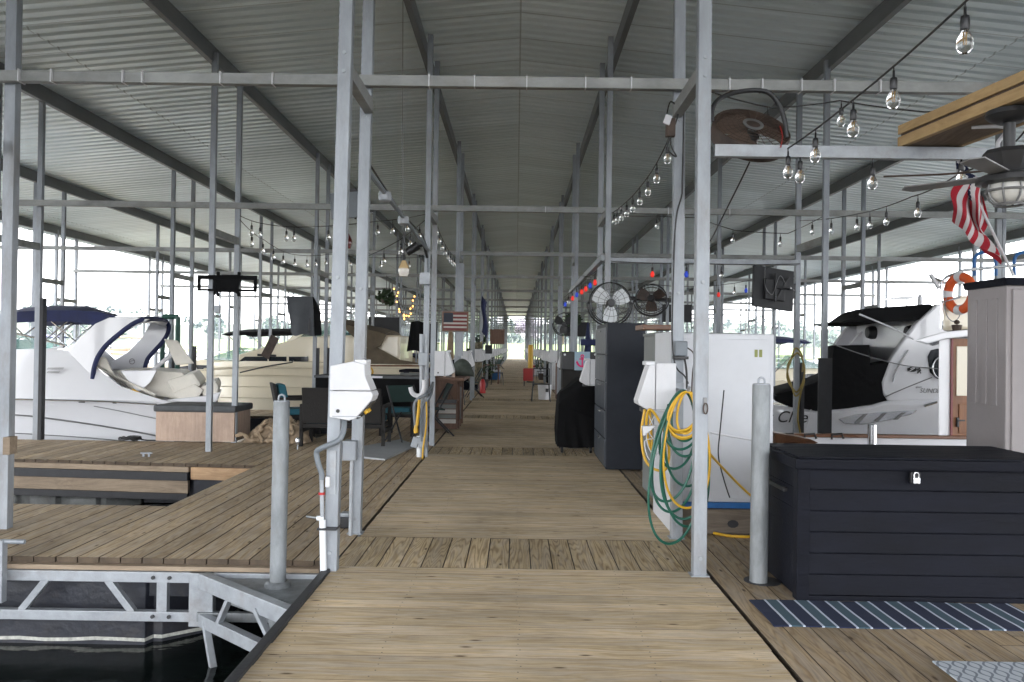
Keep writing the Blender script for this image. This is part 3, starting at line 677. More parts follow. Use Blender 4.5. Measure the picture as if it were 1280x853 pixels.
# ---- striped rug and patterned mat
def rug_mat():
    m, nt, b, N, L = newmat('striped_rug'); tc = N('ShaderNodeTexCoord'); sp = N('ShaderNodeSeparateXYZ'); L(tc.outputs['Object'], sp.inputs[0])
    md = N('ShaderNodeMath'); md.operation = 'MODULO'; a = N('ShaderNodeMath'); a.inputs[1].default_value = 10 + .09; L(sp.outputs[0], a.inputs[0]); L(a.outputs[0], md.inputs[0]); md.inputs[1].default_value = .176
    cr = N('ShaderNodeValToRGB'); cr.color_ramp.interpolation = 'CONSTANT'; e = cr.color_ramp.elements
    dv = N('ShaderNodeMath'); dv.operation = 'DIVIDE'; dv.inputs[1].default_value = .176; L(md.outputs[0], dv.inputs[0]); L(dv.outputs[0], cr.inputs[0])
    nv = (.007, .014, .045, 1); wh = (.48, .52, .62, 1); gr = (.045, .085, .115, 1)
    e[0].position = 0; e[0].color = nv; e[1].position = .50; e[1].color = wh
    for p, c in ((.575, gr), (.925, wh)): k = e.new(p); k.color = c
    n = N('ShaderNodeTexNoise'); n.inputs['Scale'].default_value = 220; L(tc.outputs['Object'], n.inputs[0]); mr = N('ShaderNodeMapRange'); mr.inputs[3].default_value = .75; mr.inputs[4].default_value = 1.2; L(n.outputs[0], mr.inputs[0])
    v = N('ShaderNodeVectorMath'); v.operation = 'SCALE'; L(cr.outputs[0], v.inputs[0]); L(mr.outputs[0], v.inputs['Scale']); L(v.outputs[0], b.inputs['Base Color']); b.inputs['Roughness'].default_value = .95
    bp = N('ShaderNodeBump'); bp.inputs['Strength'].default_value = .4; bp.inputs['Distance'].default_value = .003; L(n.outputs[0], bp.inputs['Height']); L(bp.outputs[0], b.inputs['Normal']); return m
c0 = fl(937, 751); c1 = fl(965, 784); c2 = fl(1245, 750)
q = MB(); rx0, rx1, ry0, ry1 = c0.x, c2.x + .02, c1.y, c0.y
q.grid(lambda u, v: Vector((rx0 + (rx1 - rx0) * u + .003 * math.sin(v * 5 + u * 9), ry0 + (ry1 - ry0) * v + .006 * math.sin(u * 13), .006 + .004 * max(0, mnoise.noise(Vector((u * 7, v * 3, 0)))))), 30, 8)
tag(q.build('striped_rug', rug_mat(), solid=.006), 'navy rug with pale blue stripes lying in front of the dark deck box', 'rug')
def mat_mat():
    m, nt, b, N, L = newmat('patterned_mat'); tc = N('ShaderNodeTexCoord'); sp = N('ShaderNodeSeparateXYZ'); L(tc.outputs['Object'], sp.inputs[0])
    # wavy trellis
    def M2(op, a, bb):
        k = N('ShaderNodeMath'); k.operation = op
        for i, z in enumerate((a, bb)):
            if isinstance(z, (int, float)): k.inputs[i].default_value = z
            elif z is not None: L(z, k.inputs[i])
        return k.outputs[0]
    sx = M2('SINE', M2('MULTIPLY', sp.outputs[1], 34), None)
    ph = M2('ADD', M2('MULTIPLY', sp.outputs[0], 44), M2('MULTIPLY', sx, 1.1)); pm = M2('SUBTRACT', M2('MULTIPLY', sp.outputs[0], 44), M2('MULTIPLY', sx, 1.1))
    a = M2('ABSOLUTE', M2('SINE', ph, None), None); c = M2('ABSOLUTE', M2('SINE', pm, None), None)
    mn = M2('MINIMUM', a, c); cr = N('ShaderNodeValToRGB'); e = cr.color_ramp.elements; e[0].position = .22; e[0].color = (.15, .17, .20, 1); e[1].position = .32; e[1].color = (.40, .43, .47, 1); L(mn, cr.inputs[0])
    L(cr.outputs[0], b.inputs['Base Color']); b.inputs['Roughness'].default_value = .9; return m
c0 = fl(1165, 829)
q = MB(); q.box(c0.x, c0.x + 1.2, c0.y - .75, c0.y, .003, .012); tag(q.build('patterned_mat', mat_mat(), bevel=.003), 'pale grey mat with a wavy trellis pattern on the deck boards nearest the viewer', 'mat')

# ---- grey locker
lx, ly = at(1257, 500, 5.76).x, 5.76
t = thing('storage_locker', (lx + .5, ly + .25, 0), 'tall grey resin storage locker behind the dark deck box', 'locker')
lh = at(1257, 347, ly).z
q = MB(); q.box(lx, lx + 1.05, ly, ly + .50, .0, lh - .05); q.build('body', M['lockgrey'], t, bevel=.012)
for k in range(3):
    q = MB(); a = ly + .10 + k * .13; q.box(lx - .008, lx + .002, a, a + .07, lh * .55, lh - .14); q.build('side_rib', M['lockgrey'], t, bevel=.004)
q = MB(); q.box(lx + .035, lx + .52, ly - .018, ly + .002, .06, lh - .08); q.build('door', M['lockgrey'], t, bevel=.008)
q = MB(); q.box(lx + .53, lx + 1.02, ly - .018, ly + .002, .06, lh - .08); q.build('door', M['lockgrey'], t, bevel=.008)
q = MB(); q.ext([(lx - .02, ly - .04, lh - .055), (lx + 1.07, ly - .04, lh - .055), (lx + 1.07, ly - .01, lh), (lx - .02, ly - .01, lh)], (0, .55, 0)); q.build('lid', M['dkgrey'], t, bevel=.006)

# ---- white cabinet beside the post
wx0, wx1, wy0, wy1 = 1.275, at(967, 500, 6.62).x, 6.62, 7.42; wh = at(900, 417, 6.62).z
t = thing('white_cabinet', ((wx0 + wx1) / 2, (wy0 + wy1) / 2, 0), 'big white cabinet with a blue bottom strip standing behind the green hose', 'cabinet')
q = MB(); q.box(wx0, wx1, wy0, wy1, .25, wh); q.build('body', M['whitep'], t, bevel=.012)
q = MB(); q.box(wx0 + .035, wx1 - .035, wy0 - .014, wy0 + .002, .28, wh - .045); q.build('door', M['whitep'], t, bevel=.006)
q = MB(); q.box(wx0 - .004, wx1 + .004, wy0 - .02, wy0 + .1, .205, .25); q.build('blue_strip', M['blue'], t, bevel=.003)
q = MB(); q.box(wx0 - .02, wx0 - .004, wy0 - .12, wy1 + .05, 0.002, at(823, 417, 7.42).z); q.build('side_panel', M['whitep'], t, bevel=.003)
M['oldwood'] = wood('dirty_plinth_wood', (.14, .11, .085), (.24, .20, .16), 'X', .85, True, .1)
q = MB(); q.box(wx0 + .02, wx1 + .01, wy0 - .03, wy1, 0.002, .20); q.build('plinth', M['oldwood'], t, bevel=.008)
hc = fl(916, 655, .0); hp = at(916, 655, wy0 - .03)
q = MB(); q.lathe([(0, 0), (.045, 0), (.045, .004), (0, .004)], (hp.x, wy0 - .0345, hp.z), 10, Matrix.Rotation(R(90), 3, 'X') @ Matrix.Diagonal((1, .7, 1))); q.build('rot_hole', M['black'], t)
st = at(948, 442, wy0 - .016); q = MB()
for dx in (-.018, .018): q.box(st.x + dx - .012, st.x + dx + .012, wy0 - .018, wy0 - .013, st.z - .03, st.z + .03)
M['sticker'] = mk('sticker', (.22, .24, .06), .5); q.build('sticker', M['sticker'], t)
q = MB(); a = at(888, 541, wy0 - .02); b_ = at(944, 551, wy0 - .02); q.tube([a, b_], .008, 8); q.build('hand_rail', M['white'], t, smooth=True)

q = MB(); gy = 7.8
t = thing('grey_cabinet', (1.6, 8.4, 0), 'dull grey green cabinet half hidden between the white and the black cabinets', 'cabinet')
M['ggrey'] = mk('grey_green_paint', (.16, .17, .165), .6, 0, .15, 3)
gz = at(812, 419, gy).z; q.box(1.36, 2.1, gy, 8.8, .0, gz); q.build('body', M['ggrey'], t, bevel=.01)
q = MB(); q.box(1.35, 2.12, gy - .02, 8.82, gz, gz + .03); q.build('top', M['ggrey'], t, bevel=.005)
q = MB(); z_ = gz + .03; q.box(at(803, 450, gy).x, at(845, 450, gy).x, gy + .0, gy + .5, z_ + .02, z_ + .07); tag(q.build('brown_board', M['oakx'], bevel=.006), 'brown varnished board lying on top of the grey green cabinet', 'board')

# ---- tall dark cabinet along the walkway
dx0, dx1, dy0, dy1 = fl(757, 589).x, fl(803, 588).x, fl(757, 589).y, 11.2; dh = at(780, 404, dy0).z
t = thing('tall_dark_cabinet', ((dx0 + dx1) / 2, (dy0 + dy1) / 2, 0), 'tall charcoal cabinet with drawer fronts facing the boardwalk', 'cabinet')
M['char'] = mk('charcoal_paint', (.017, .02, .027), .5, 0, .2, 4, .03, 40, spec=.2)
M['char2'] = mk('charcoal_front', (.045, .052, .063), .4, 0, .1, 4)
q = MB(); q.box(dx0, dx1, dy0, dy1, .02, dh); q.build('body', M['char'], t, bevel=.008)
for k in range(5):
    q = MB(); z0 = .06 + k * (dh - .1) / 5; q.box(dx0 - .02, dx0 + .002, dy0 + .02, dy1 - .02, z0, z0 + (dh - .1) / 5 - .014); o = q.build('drawer_front', M['char2'], t, bevel=.004)
    q = MB(); z1 = z0 + (dh - .1) / 5 - .06; q.box(dx0 - .035, dx0 - .021, (dy0 + dy1) / 2 - .1, (dy0 + dy1) / 2 + .1, z1, z1 + .015); q.build('handle', M['greymetal'], o)

# ---- covered grill
gx, gy2 = .86, 11.85
t = thing('covered_grill', (gx, gy2, 0), 'barbecue grill under a black fabric cover on the edge of the boardwalk', 'grill')
prof_ = [(-.27, .10), (-.275, .3), (-.265, .55), (-.255, .78), (-.22, .85), (-.10, .93), (.04, 1.04), (.18, 1.09), (.27, 1.06), (.29, .9), (.285, .5), (.29, .10), (.1, .08), (-.1, .08)]
secs = []
for k in range(15):
    v = k / 14; e = min(1, .86 + .35 * math.sin(v * PI)); y_ = gy2 - .36 + .72 * v
    secs.append([Vector((gx + px_ * (.97 + .03 * e) + .022 * mnoise.noise(Vector((v * 6, i_ * .9, 2))), y_ + .03 * mnoise.noise(Vector((i_ * .8, v * 2, 7))) + (.02 * math.sin(i_ * 1.7) if k in (0, 14) else 0), .08 + (pz_ - .08) * e)) for i_, (px_, pz_) in enumerate(prof_)])
q = MB(); q.loft(secs, closed=True); q.build('cover', M['blackcanvas'], t, smooth=True, angle=50)
q = MB(); q.grid(lambda u, v: Vector((gx - .2 + .38 * u + .05 * v, gy2 - .375 - .02 * math.sin(u * 14 + v * 5) * (1 - v), .1 + v * .55 * (1 - .3 * u))), 16, 10); q.build('cover_fold', M['blackcanvas'], t, smooth=True, solid=.006)
for sx in (-.2, .2):
    for sy in (-.28, .28):
        q = MB(); q.lathe([(0, -.015), (.055, -.015), (.055, .015), (0, .015)], (gx + sx, gy2 + sy, .056), 14, Matrix.Rotation(R(90), 3, 'Y')); q.build('wheel', M['blackp'], t, smooth=True)
        q = MB(); q.box(gx + sx - .02, gx + sx + .02, gy2 + sy - .02, gy2 + sy + .02, .07, .2); q.build('caster_leg', M['darkmetal'], t)

# ---- power pedestals
def pedestal(label, x, y, z, s, form=0, group='power pedestals on the walkway posts'):
    """s = +1 nose to +X, -1 nose to -X; x is the face fixed to the post"""
    t = thing('power_pedestal', (x, y, z), label, 'power pedestal', group)
    cut = -.185
    if form == 0:
        up = [(0, -.03), (.145, 0), (.218, -.018), (.222, -.09), (.262, cut + .0), (0, cut)]
        lo = [(0, cut - .004), (.263, cut - .004), (.275, -.215), (.266, -.245), (.165, -.362), (.125, -.375), (0, -.355)]
    else:
        up = [(0, 0), (.15, 0), (.15, -.362), (0, -.362)]
        lo = [(.155, -.012), (.20, -.02), (.215, -.06), (.285, -.285), (.282, -.312), (.21, -.352), (.155, -.362)]
    for nm, pts in (('upper_housing' if form == 0 else 'housing', up), ('lower_housing' if form == 0 else 'hood', lo)):
        q = MB(); q.ext([(x + s * a, y - .11, z + b) for a, b in pts], (0, .22, 0)); q.build(nm, M['white'], t, bevel=.007)
    q = MB(); q.box(x + s * .15, x + s * .225, y - .085, y + .085, z - .02, z + .012) if s > 0 else q.box(x - .225, x - .15, y - .085, y + .085, z - .02, z + .012); q.build('lamp_cap', M['white'], t, bevel=.008)
    if form == 0: q = MB(); q.ext([(x + s * a, y - .08, z + b) for a, b in ((.262, -.262), (.172, -.368), (.155, -.352), (.245, -.247))], (0, .16, 0)); q.build('socket_panel', M['blackp'], t)
    else: q = MB(); q.box(min(x + s * .165, x + s * .245), max(x + s * .165, x + s * .245), y - .08, y + .08, z - .372, z - .345); q.build('socket_panel', M['blackp'], t)
    q = MB(); q.lathe([(0, 0), (.012, 0), (.012, .006), (0, .006)], (x + s * .055, y - .1105, z - .315), 10, Matrix.Rotation(R(90), 3, 'X')); q.build('lock', M['blackp'], t)
    q = MB(); q.box(min(x + s * .02, x + s * .2), max(x + s * .02, x + s * .2), y - .113, y - .109, z - .352, z - .346); q.build('drip_edge', M['galvw'], t)
    for k in (-.05, .045):
        q = MB(); q.lathe([(0, 0), (.017, 0), (.015, .025), (0, .025)], (x + s * .213, y + k, z - .312), 10, Matrix.Rotation(R(-42 * s + 180), 3, 'Y')); q.build('plug', M['yellow'], t, smooth=True)
    return t
p0 = at(419.5, 451, 5.38)
ped = pedestal('white power pedestal on the nearest left post, closest of the left row', p0.x, 5.33, p0.z, 1)
p1 = at(842, 454, 6.30)
pedr = pedestal('white power pedestal on the nearest right post beside the hoses, closest of the right row', p1.x, 6.30, p1.z, -1, 1)
pedl2 = pedestal('white power pedestal on the left post row, second from the camera end', -1.22 + .045, FR[1] + PAIR - .2, 1.40, 1, 1)
for k in range(1, 16):
    zj = random.uniform(-.03, .03)
    nm = ORD[k]
    if k > 1: dup(pedl2, (-1.22 + .045, FR[k] + PAIR - .2, 1.40 + zj), label=f'white power pedestal on the left post row, {nm} from the camera end')
    dup(pedr, (1.22 - .045, (FR[k] + PAIR - .2) if k != 1 else 11.47, (1.40 + zj) if k != 1 else 1.315), label=f'white power pedestal on the right post row, {nm} from the camera end')

# conduits at the left front posts
def Q(px, py, Y): return at(px, py, Y)
def spline(pts, n=8):
    """Catmull-Rom through the points"""
    pts = [Vector(p) for p in pts]; o = []
    for i in range(len(pts) - 1):
        a = pts[max(0, i - 1)]; b = pts[i]; c = pts[i + 1]; d = pts[min(len(pts) - 1, i + 2)]
        for k in range(n):
            u = k / n; o.append(.5 * ((2 * b) + (c - a) * u + (2 * a - 5 * b + 4 * c - d) * u * u + (3 * b - a - 3 * c + d) * u ** 3))
    o.append(pts[-1]); return o
def cable(name, pts, r, mat, label, cat, group=None, seg=8, n=8, parent=None):
    q = MB(); q.tube(spline(pts, n), r, seg); o = q.build(name, M[mat], parent, smooth=True)
    if parent is None: tag(o, label, cat, group)
    return o
t = thing('wiring_conduit', tuple(Q(404, 725, 5.31)), 'grey conduit looping from the nearest left pedestal down into a white pipe', 'conduit')
Yc = 5.31
cable('flexible_hose', [Q(430, 519, 5.36), Q(430, 535, Yc), Q(424, 550, Yc - .03), Q(405, 559, Yc - .03), Q(396, 565, Yc), Q(398, 580, Yc), Q(402, 592, Yc), Q(402, 600, Yc)], .018, 'greyconduit', '', '', parent=t, seg=12)
q = MB(); q.tube([Q(402, 596, Yc), Q(403, 655, Yc)], .014, 12); q.build('steel_conduit', M['galvw'], t, smooth=True)
q = MB(); q.tube([Q(403, 650, Yc), Q(404.5, 728, Yc)], .021, 12); q.tube([Q(396, 648, Yc), Q(405, 648, Yc)], .016, 10); q.build('pipe', M['pvc'], t, smooth=True)
q = MB(); q.tube([Q(383, 646, Yc), Q(397, 648, Yc)], .009, 8); q.build('valve', M['chrome'], t, smooth=True)
q = MB(); a = Q(402, 617, Yc); q.lathe([(.018, -.008), (.022, -.008), (.022, .008), (.018, .008)], a, 10); q.build('clamp', M['red'], t)
q = MB(); a = Q(409, 661, Yc); q.box(a.x - .06, a.x + .065, 5.28, 5.425, a.z - .006, a.z + .006); q.build('cable_tie', M['blackp'], t)
q = MB(); a = Q(410.5, 601, 5.33); q.box(a.x - .015, a.x + .015, 5.30, 5.335, a.z - .04, a.z + .03); q.build('fitting', M['white'], t, bevel=.008)
t = thing('junction_box', tuple(Q(434, 563, 6.3)), 'grey electrical box with a white cover on the second left post', 'electrical box')
a = Q(438, 563, 6.35); b_ = Q(429.5, 562, 6.3)
q = MB(); q.box(a.x - .05, a.x + .05, 6.30, 6.43, a.z - .075, a.z + .075); q.build('box', M['galv'], t, bevel=.006)
q = MB(); q.box(a.x - .11, a.x - .052, 6.29, 6.40, a.z - .08, a.z + .07); q.build('cover', M['pvc'], t, bevel=.012)
q = MB(); q.tube([(a.x + .01, 6.36, a.z - .075), (a.x + .008, 6.36, .0)], .015, 10); q.build('conduit', M['galvw'], t, smooth=True)
a = fl(431, 659); t = thing('small_pump', (a.x, a.y, 0), 'small black pump with a grey lid at the foot of the second left post', 'pump')
q = MB(); q.box(a.x - .055, a.x + .05, a.y - .06, a.y + .06, 0, .085); q.build('case', M['blackp'], t, bevel=.01)
q = MB(); q.box(a.x - .03, a.x + .04, a.y - .05, a.y + .05, .086, .12); q.build('lid', M['galv'], t, bevel=.01)

# ---- hoses at the right post
hk = at(858, 492, 5.95)
t = thing('hose_hanger', tuple(hk), 'steel hose hook between the two nearest right posts', 'hose hook')
q = MB(); q.tube([(hk.x, 6.40, hk.z + .01), (hk.x, 5.9, hk.z + .01), (hk.x, 5.86, hk.z + .05)], .012, 8); q.build('hook', M['galvw'], t, smooth=True)
q = MB(); q.box(hk.x - .02, hk.x + .06, 6.34, 6.40, hk.z - .05, hk.z + .06); q.build('bracket', M['galv'], t)
def loop(cx, ytop, ztop, w, l, ph, sk):
    pts = []
    for k in range(24):
        a = 2 * PI * k / 24; s = math.sin(a); c = math.cos(a)
        x = cx + sk * (1 - c) / 2 + w / 2 * s * (1 - .35 * (1 + c) / 2)
        pts.append(Vector((x, ytop + .025 * math.sin(a + ph), ztop - l * (1 - c) / 2)))
    return pts
def coil(name, mat, r, loops, label, extra=None):
    pts = []
    for (w, l, y, sk) in loops: pts += loop(hk.x - .005, y, hk.z + .015, w, l, y * 40, sk)
    if extra: pts += extra
    q = MB(); q.tube(spline(pts, 3), r, 8); return tag(q.build(name, M[mat], smooth=True), label, 'hose')
coil('green_hose', 'green', .0095, [(.30, .42, 5.99, -.03), (.38, .88, 6.03, -.09), (.34, .70, 6.06, .04), (.46, 1.10, 5.97, -.10), (.30, .58, 6.08, -.05), (.42, .92, 5.95, .0), (.26, .48, 6.05, .02), (.36, .80, 6.01, -.13), (.22, .36, 6.0, 0), (.40, 1.0, 6.07, .05)],
     'dark green garden hose hung in long loose loops on the right post')
coil('yellow_hose', 'yellow', .009, [(.25, .30, 5.93, -.03), (.27, .33, 5.91, -.02), (.23, .28, 5.90, -.05), (.26, .34, 5.92, -.02), (.40, .84, 5.94, .02), (.14, .30, 5.9, -.01)],
     'yellow hose coiled in small loops in front of the green hose')
cable('shore_power_cord', [Q(806, 512, 6.2), Q(802, 540, 6.2), Q(805, 570, 6.18), Q(815, 585, 6.15), Q(832, 587, 6.12), Q(836, 560, 6.1), Q(826, 530, 6.12), Q(812, 512, 6.15), Q(808, 535, 6.2), Q(815, 565, 6.2), Q(812, 513, 6.2)], .010, 'yellow', 'yellow shore power cord looped under the nearest right pedestal', 'cord')
cable('white_wire', [Q(809, 515, 6.2), Q(820, 545, 6.15), Q(806, 552, 6.15), Q(812, 575, 6.1), Q(824, 560, 6.1), Q(811, 540, 6.12), Q(822, 533, 6.12), Q(826, 556, 6.1), Q(815, 566, 6.1), Q(808, 545, 6.1), Q(818, 520, 6.2)], .0035, 'white', 'thin white wire tangled below the nearest right pedestal', 'wire')
a = Q(811, 537, 6.05); q = MB(); q.ext([(a.x - .05, 6.02, a.z + .025), (a.x + .05, 6.02, a.z + .03), (a.x - .04, 6.02, a.z - .05)], (0, .06, 0)); tag(q.build('white_bracket', M['white'], bevel=.006), 'small white plastic bracket among the cords under the right pedestal', 'bracket')
cable('yellow_rope', [Q(886, 566, 6.0), Q(893, 574, 6.1), Q(910, 592, 6.3), Q(930, 612, 6.4), Q(947, 627, 6.45)], .009, 'yellow', 'taut yellow rope slanting across the white cabinet door', 'rope')
cable('extension_cord', [fl(868, 655, .01), fl(885, 664, .01), fl(905, 669, .01), fl(925, 671, .01), fl(945, 671, .01)], .011, 'yellow', 'yellow cord lying on the deck at the foot of the white cabinet', 'cord')
a = Q(851, 437, 6.3); t = thing('timer_box', tuple(a), 'dark grey timer box with cables on the nearest right rear post', 'electrical box')
q = MB(); q.box(a.x - .045, a.x + .05, 6.28, 6.385, a.z - .05, a.z + .065); q.build('case', M['greyconduit'], t, bevel=.012)
q = MB(); q.box(a.x - .05, a.x + .055, 6.27, 6.385, a.z - .075, a.z - .052); q.build('base', M['blackp'], t, bevel=.004)
cable('lead', [(a.x - .05, 6.33, a.z + .9), (a.x - .06, 6.32, a.z + .5), (a.x - .065, 6.31, a.z + .1), (a.x - .04, 6.3, a.z - .12), (a.x + .03, 6.3, a.z - .2), (a.x + .06, 6.3, a.z - .26)], .006, 'cableblk', '', '', parent=t)
cable('lead', [(a.x + .03, 6.33, a.z - .05), (a.x + .045, 6.3, a.z - .16), (a.x + .05, 6.3, a.z - .3)], .008, 'cableblk', '', '', parent=t)
cable('lead', [(a.x + .045, 6.33, a.z + .02), (a.x + .10, 6.3, a.z - .04), (a.x + .09, 6.3, a.z - .2), (a.x + .085, 6.3, a.z - .42)], .005, 'rust', '', '', parent=t)
cable('hanging_cable', [Q(905, 488, 6.2), Q(900, 540, 6.3), Q(898, 570, 6.35), Q(905, 600, 6.4), Q(912, 622, 6.5)], .005, 'cableblk', 'thin black cable drooping behind the nearest right post', 'cable')
# wide handle plate on the front right post
a = Q(882, 507, 5.32); t = thing('rope_cleat', tuple(a), 'rusty ring plate bolted to the face of the nearest right post', 'cleat')
q = MB(); q.box(a.x - .011, a.x + .011, 5.325, 5.337, a.z - .055, a.z + .05); q.build('plate', M['greymetal'], t, bevel=.003)
q = MB(); q.tube([(a.x + .014 * math.cos(k * PI / 6), 5.318, a.z - .02 + .035 * math.sin(k * PI / 6)) for k in range(12)], .004, 6, closed=True); q.build('ring', M['rust'], t, smooth=True)

# ---- cleat, rope, bracket at the left
a = fl(183, 571, 0); t = thing('dock_cleat', (a.x, a.y, 0), 'small grey steel cleat on the edge of the second finger pier', 'cleat')
q = MB(); q.box(a.x - .075, a.x + .075, a.y - .012, a.y + .012, .035, .055); q.build('horn', M['galv'], t, bevel=.006)
for s in (-.035, .035): q = MB(); q.box(a.x + s - .012, a.x + s + .012, a.y - .012, a.y + .012, 0, .036); q.build('leg', M['galv'], t)
a = fl(163, 552, 0); q = MB(); rr = random.Random(5); pts = []
for k in range(60): r_ = .12 + .05 * rr.random(); an = k * .75; pts.append(Vector((a.x + r_ * math.cos(an), a.y + .6 * r_ * math.sin(an), .02 + .05 * rr.random())))
pts += [Vector((a.x + .25, a.y, .02)), Vector((a.x + .55, a.y + .08, .02)), Vector((a.x + .75, a.y + .1, .02))]
q.tube(spline(pts, 4), .011, 6); tag(q.build('rope_coil', M['cableblk'], smooth=True), 'tangled black rope coil on the finger pier beside the white cruiser', 'rope')
a = Q(8, 555, 6.45); t = thing('post_bracket', tuple(a), 'steel bracket with a wood block on the post at the far left edge', 'bracket')
q = MB(); q.box(a.x - .05, a.x + .04, 6.36, 6.385, a.z - .07, a.z + .06); q.build('plate', M['galvw'], t, bevel=.003)
q = MB(); q.box(a.x + .045, a.x + .1, 6.33, 6.43, a.z - .07, a.z + .065); q.build('wood_block', M['fasciaold'], t, bevel=.004)
a = Q(2, 715, 5.45); t = thing('edge_stanchion', tuple(a), 'short steel stanchion with a side pipe at the lower left corner', 'stanchion')
q = MB(); q.box(a.x - .06, a.x + .02, 5.42, 5.48, a.z - .20, a.z + .21); q.build('post', M['galvw'], t, bevel=.005)
q = MB(); q.tube([(a.x, 5.45, a.z + .2), (a.x + .15, 5.45, a.z + .2)], .016, 10); q.build('side_pipe', M['galv'], t, smooth=True)
# ================================================================ boats
def hull_sec(x, b, zs, yc, keel=-.95, flare=.88, rnd=.0):
    """one closed section, from near sheer round the keel to far sheer"""
    o = [(-b, zs), (-b * .985, zs - .12), (-b * .95, zs - (zs - WZ) * .55), (-b * flare, WZ + .05), (-b * flare * .55, (WZ + keel) / 2 - .1), (0, keel)]
    o = o + [(-y, z) for y, z in reversed(o[:-1])]
    return [Vector((x, yc + y, z)) for y, z in o]
def hull(mb, xs, dirn, L, yc, B, z_st, z_bow, keel=-.95, n=16, full=.5, power=2.3):
    secs = []
    for i in range(n + 1):
        u = i / n; b = B / 2 * (1 - max(0, (u - full) / (1 - full)) ** power); b = max(b, .02)
        zs = z_st + (z_bow - z_st) * u ** 1.3
        s = hull_sec(xs + dirn * L * u, b, zs, yc, keel + (0 if u < .75 else (u - .75) * 2.2), .9 - .35 * max(0, u - .4))
        # raked stem: upper points run further forward
        k = max(0, (u - .7) / .3) ** 2 * .10 * L
        s = [Vector((p.x + dirn * k * (p.z - WZ) / max(.1, zs - WZ), p.y, p.z)) for p in s]
        secs.append(s)
    mb.loft(secs, closed=True)
def pxpoly(pts, Y): return [at(x, y, Y) for x, y in pts]
def stripline(t, name, pts, Y, r, mat):
    q = MB(); q.tube(spline(pxpoly(pts, Y), 4), r, 6); return q.build(name, M[mat], t, smooth=True)

SH = .33
def atf(px, py, Y): return at(px, py, Y) + Vector((SH * (Y - Y1), 0, 0))
# ---------- white express cruiser at the left (bow to the left)
Y1, B1 = 12.98, 3.0; YC1 = Y1 + B1 / 2
bx = lambda px: at(px, 450, Y1).x
xs1 = bx(218)
t = thing('white_cruiser', (xs1 - 3, YC1, WZ), 'white express cruiser with a navy bimini and swept radar arch behind the second finger pier', 'boat')
q = MB()
top1 = [(218, 507), (195, 500), (150, 484), (120, 462), (95, 440), (60, 436), (10, 437), (-60, 440), (-180, 446), (-330, 455), (-470, 468)]
secs = []
for i, (px, py) in enumerate(top1):
    x = bx(px); u = max(0, (i - 6) / 4); b = B1 / 2 * (1 - u ** 2.2); b = max(b, .03); zs = at(px, py, Y1).z
    zr = at(px, 500 - .02 * (195 - px), Y1).z - .02; zr = min(zr, zs - .02)
    dk = b * (.90 if 2 <= i <= 7 else .97)
    zf = zs - (.55 if i <= 3 else .25 if i == 4 else 0.0); o = [(-dk + .16, zf), (-dk + .15, zs), (-dk, zs), (-b * .985, zr + .05), (-b, zr), (-b * .97, zr - .05), (-b * .94, zr - .35), (-b * .86, WZ + .05), (-b * .5, WZ - .25), (0, WZ - .45 + .3 * u)]
    if dk < .4: o[0] = (-dk * .5, zf); o[1] = (-dk * .6, zs)
    o = o + [(-y_, z_) for y_, z_ in reversed(o[:-1])]
    secs.append([Vector((x - (u ** 2) * .8 * (z_ - WZ) / 1.5, YC1 + y_, z_)) for y_, z_ in o])
q.loft(secs, closed=True); q.build('hull', M['gel'], t, smooth=True, angle=35)
# the cockpit: a well behind the arch with cream seats
q = MB(); q.ext(pxpoly([(112, 452), (200, 497), (200, 492), (150, 470), (138, 447), (112, 447)], Y1 + .25), (0, .06, 0)); q.build('coaming', M['creamvinyl'], t, bevel=.01)
stripline(t, 'rub_rail', [(-150, 498), (0, 499), (60, 500), (130, 502), (196, 506)], Y1 - .012, .014, 'chrome')
stripline(t, 'hull_stripe', [(-200, 511), (0, 518), (60, 523), (130, 533), (197, 545)], Y1 + .065, .014, 'greymetal')
stripline(t, 'hull_stripe', [(-200, 534), (0, 541), (60, 544), (130, 549), (197, 556)], Y1 + .11, .008, 'greymetal')
stripline(t, 'hull_crease', [(118, 508), (150, 514), (197, 524)], Y1 + .03, .006, 'greymetal')
for px, py in ((102, 503), (143, 504)):
    a = at(px, py, Y1 - .01); q = MB(); q.cbox(a, .10 if px < 120 else .06, .02, .015); q.build('hull_vent', M['darkmetal'], t)
# arch: two swept sides joined by a top bar
arch_front = [(84, 436), (104, 428), (132, 400), (152, 388), (176, 391), (171, 398), (150, 412), (134, 430), (124, 446), (122, 475), (106, 455), (92, 441)]
outer = [(88, 440), (100, 425), (122, 405), (140, 397), (158, 397), (178, 399), (190, 399), (180, 404), (162, 413), (140, 428), (124, 446), (119, 473), (100, 452)]
q = MB(); q.ext(pxpoly(outer, Y1 + .12), (0, .14, 0)); q.build('radar_arch', M['gel'], t, bevel=.012)
YF = Y1 + 2.6
near_top = pxpoly([(148, 396), (176, 397), (186, 400), (182, 405), (160, 404)], Y1 + .2); far_top = [atf(x, y, YF) for x, y in [(178, 397), (200, 398), (211, 403), (207, 409), (190, 405)]]
q = MB(); q.loft([near_top, [p.lerp(f, .5) + Vector((0, 0, .06)) for p, f in zip(near_top, far_top)], far_top], closed=True); q.build('arch_top', M['gel'], t, smooth=True, angle=40)
q = MB(); q.tube(spline(pxpoly([(119, 474), (121, 460), (126, 446), (136, 432), (152, 418), (168, 406), (181, 400)], Y1 + .13), 3) + spline([atf(186, 399, Y1 + .5), atf(197, 399, Y1 + 1.6), atf(208, 402, YF - .05)], 3) + spline([atf(x, y, YF - .05) for x, y in [(211, 407), (210, 416), (203, 428), (192, 440), (184, 450), (181, 462)]], 3), .042, 8); q.build('canvas_piping', M['navy'], t, smooth=True)
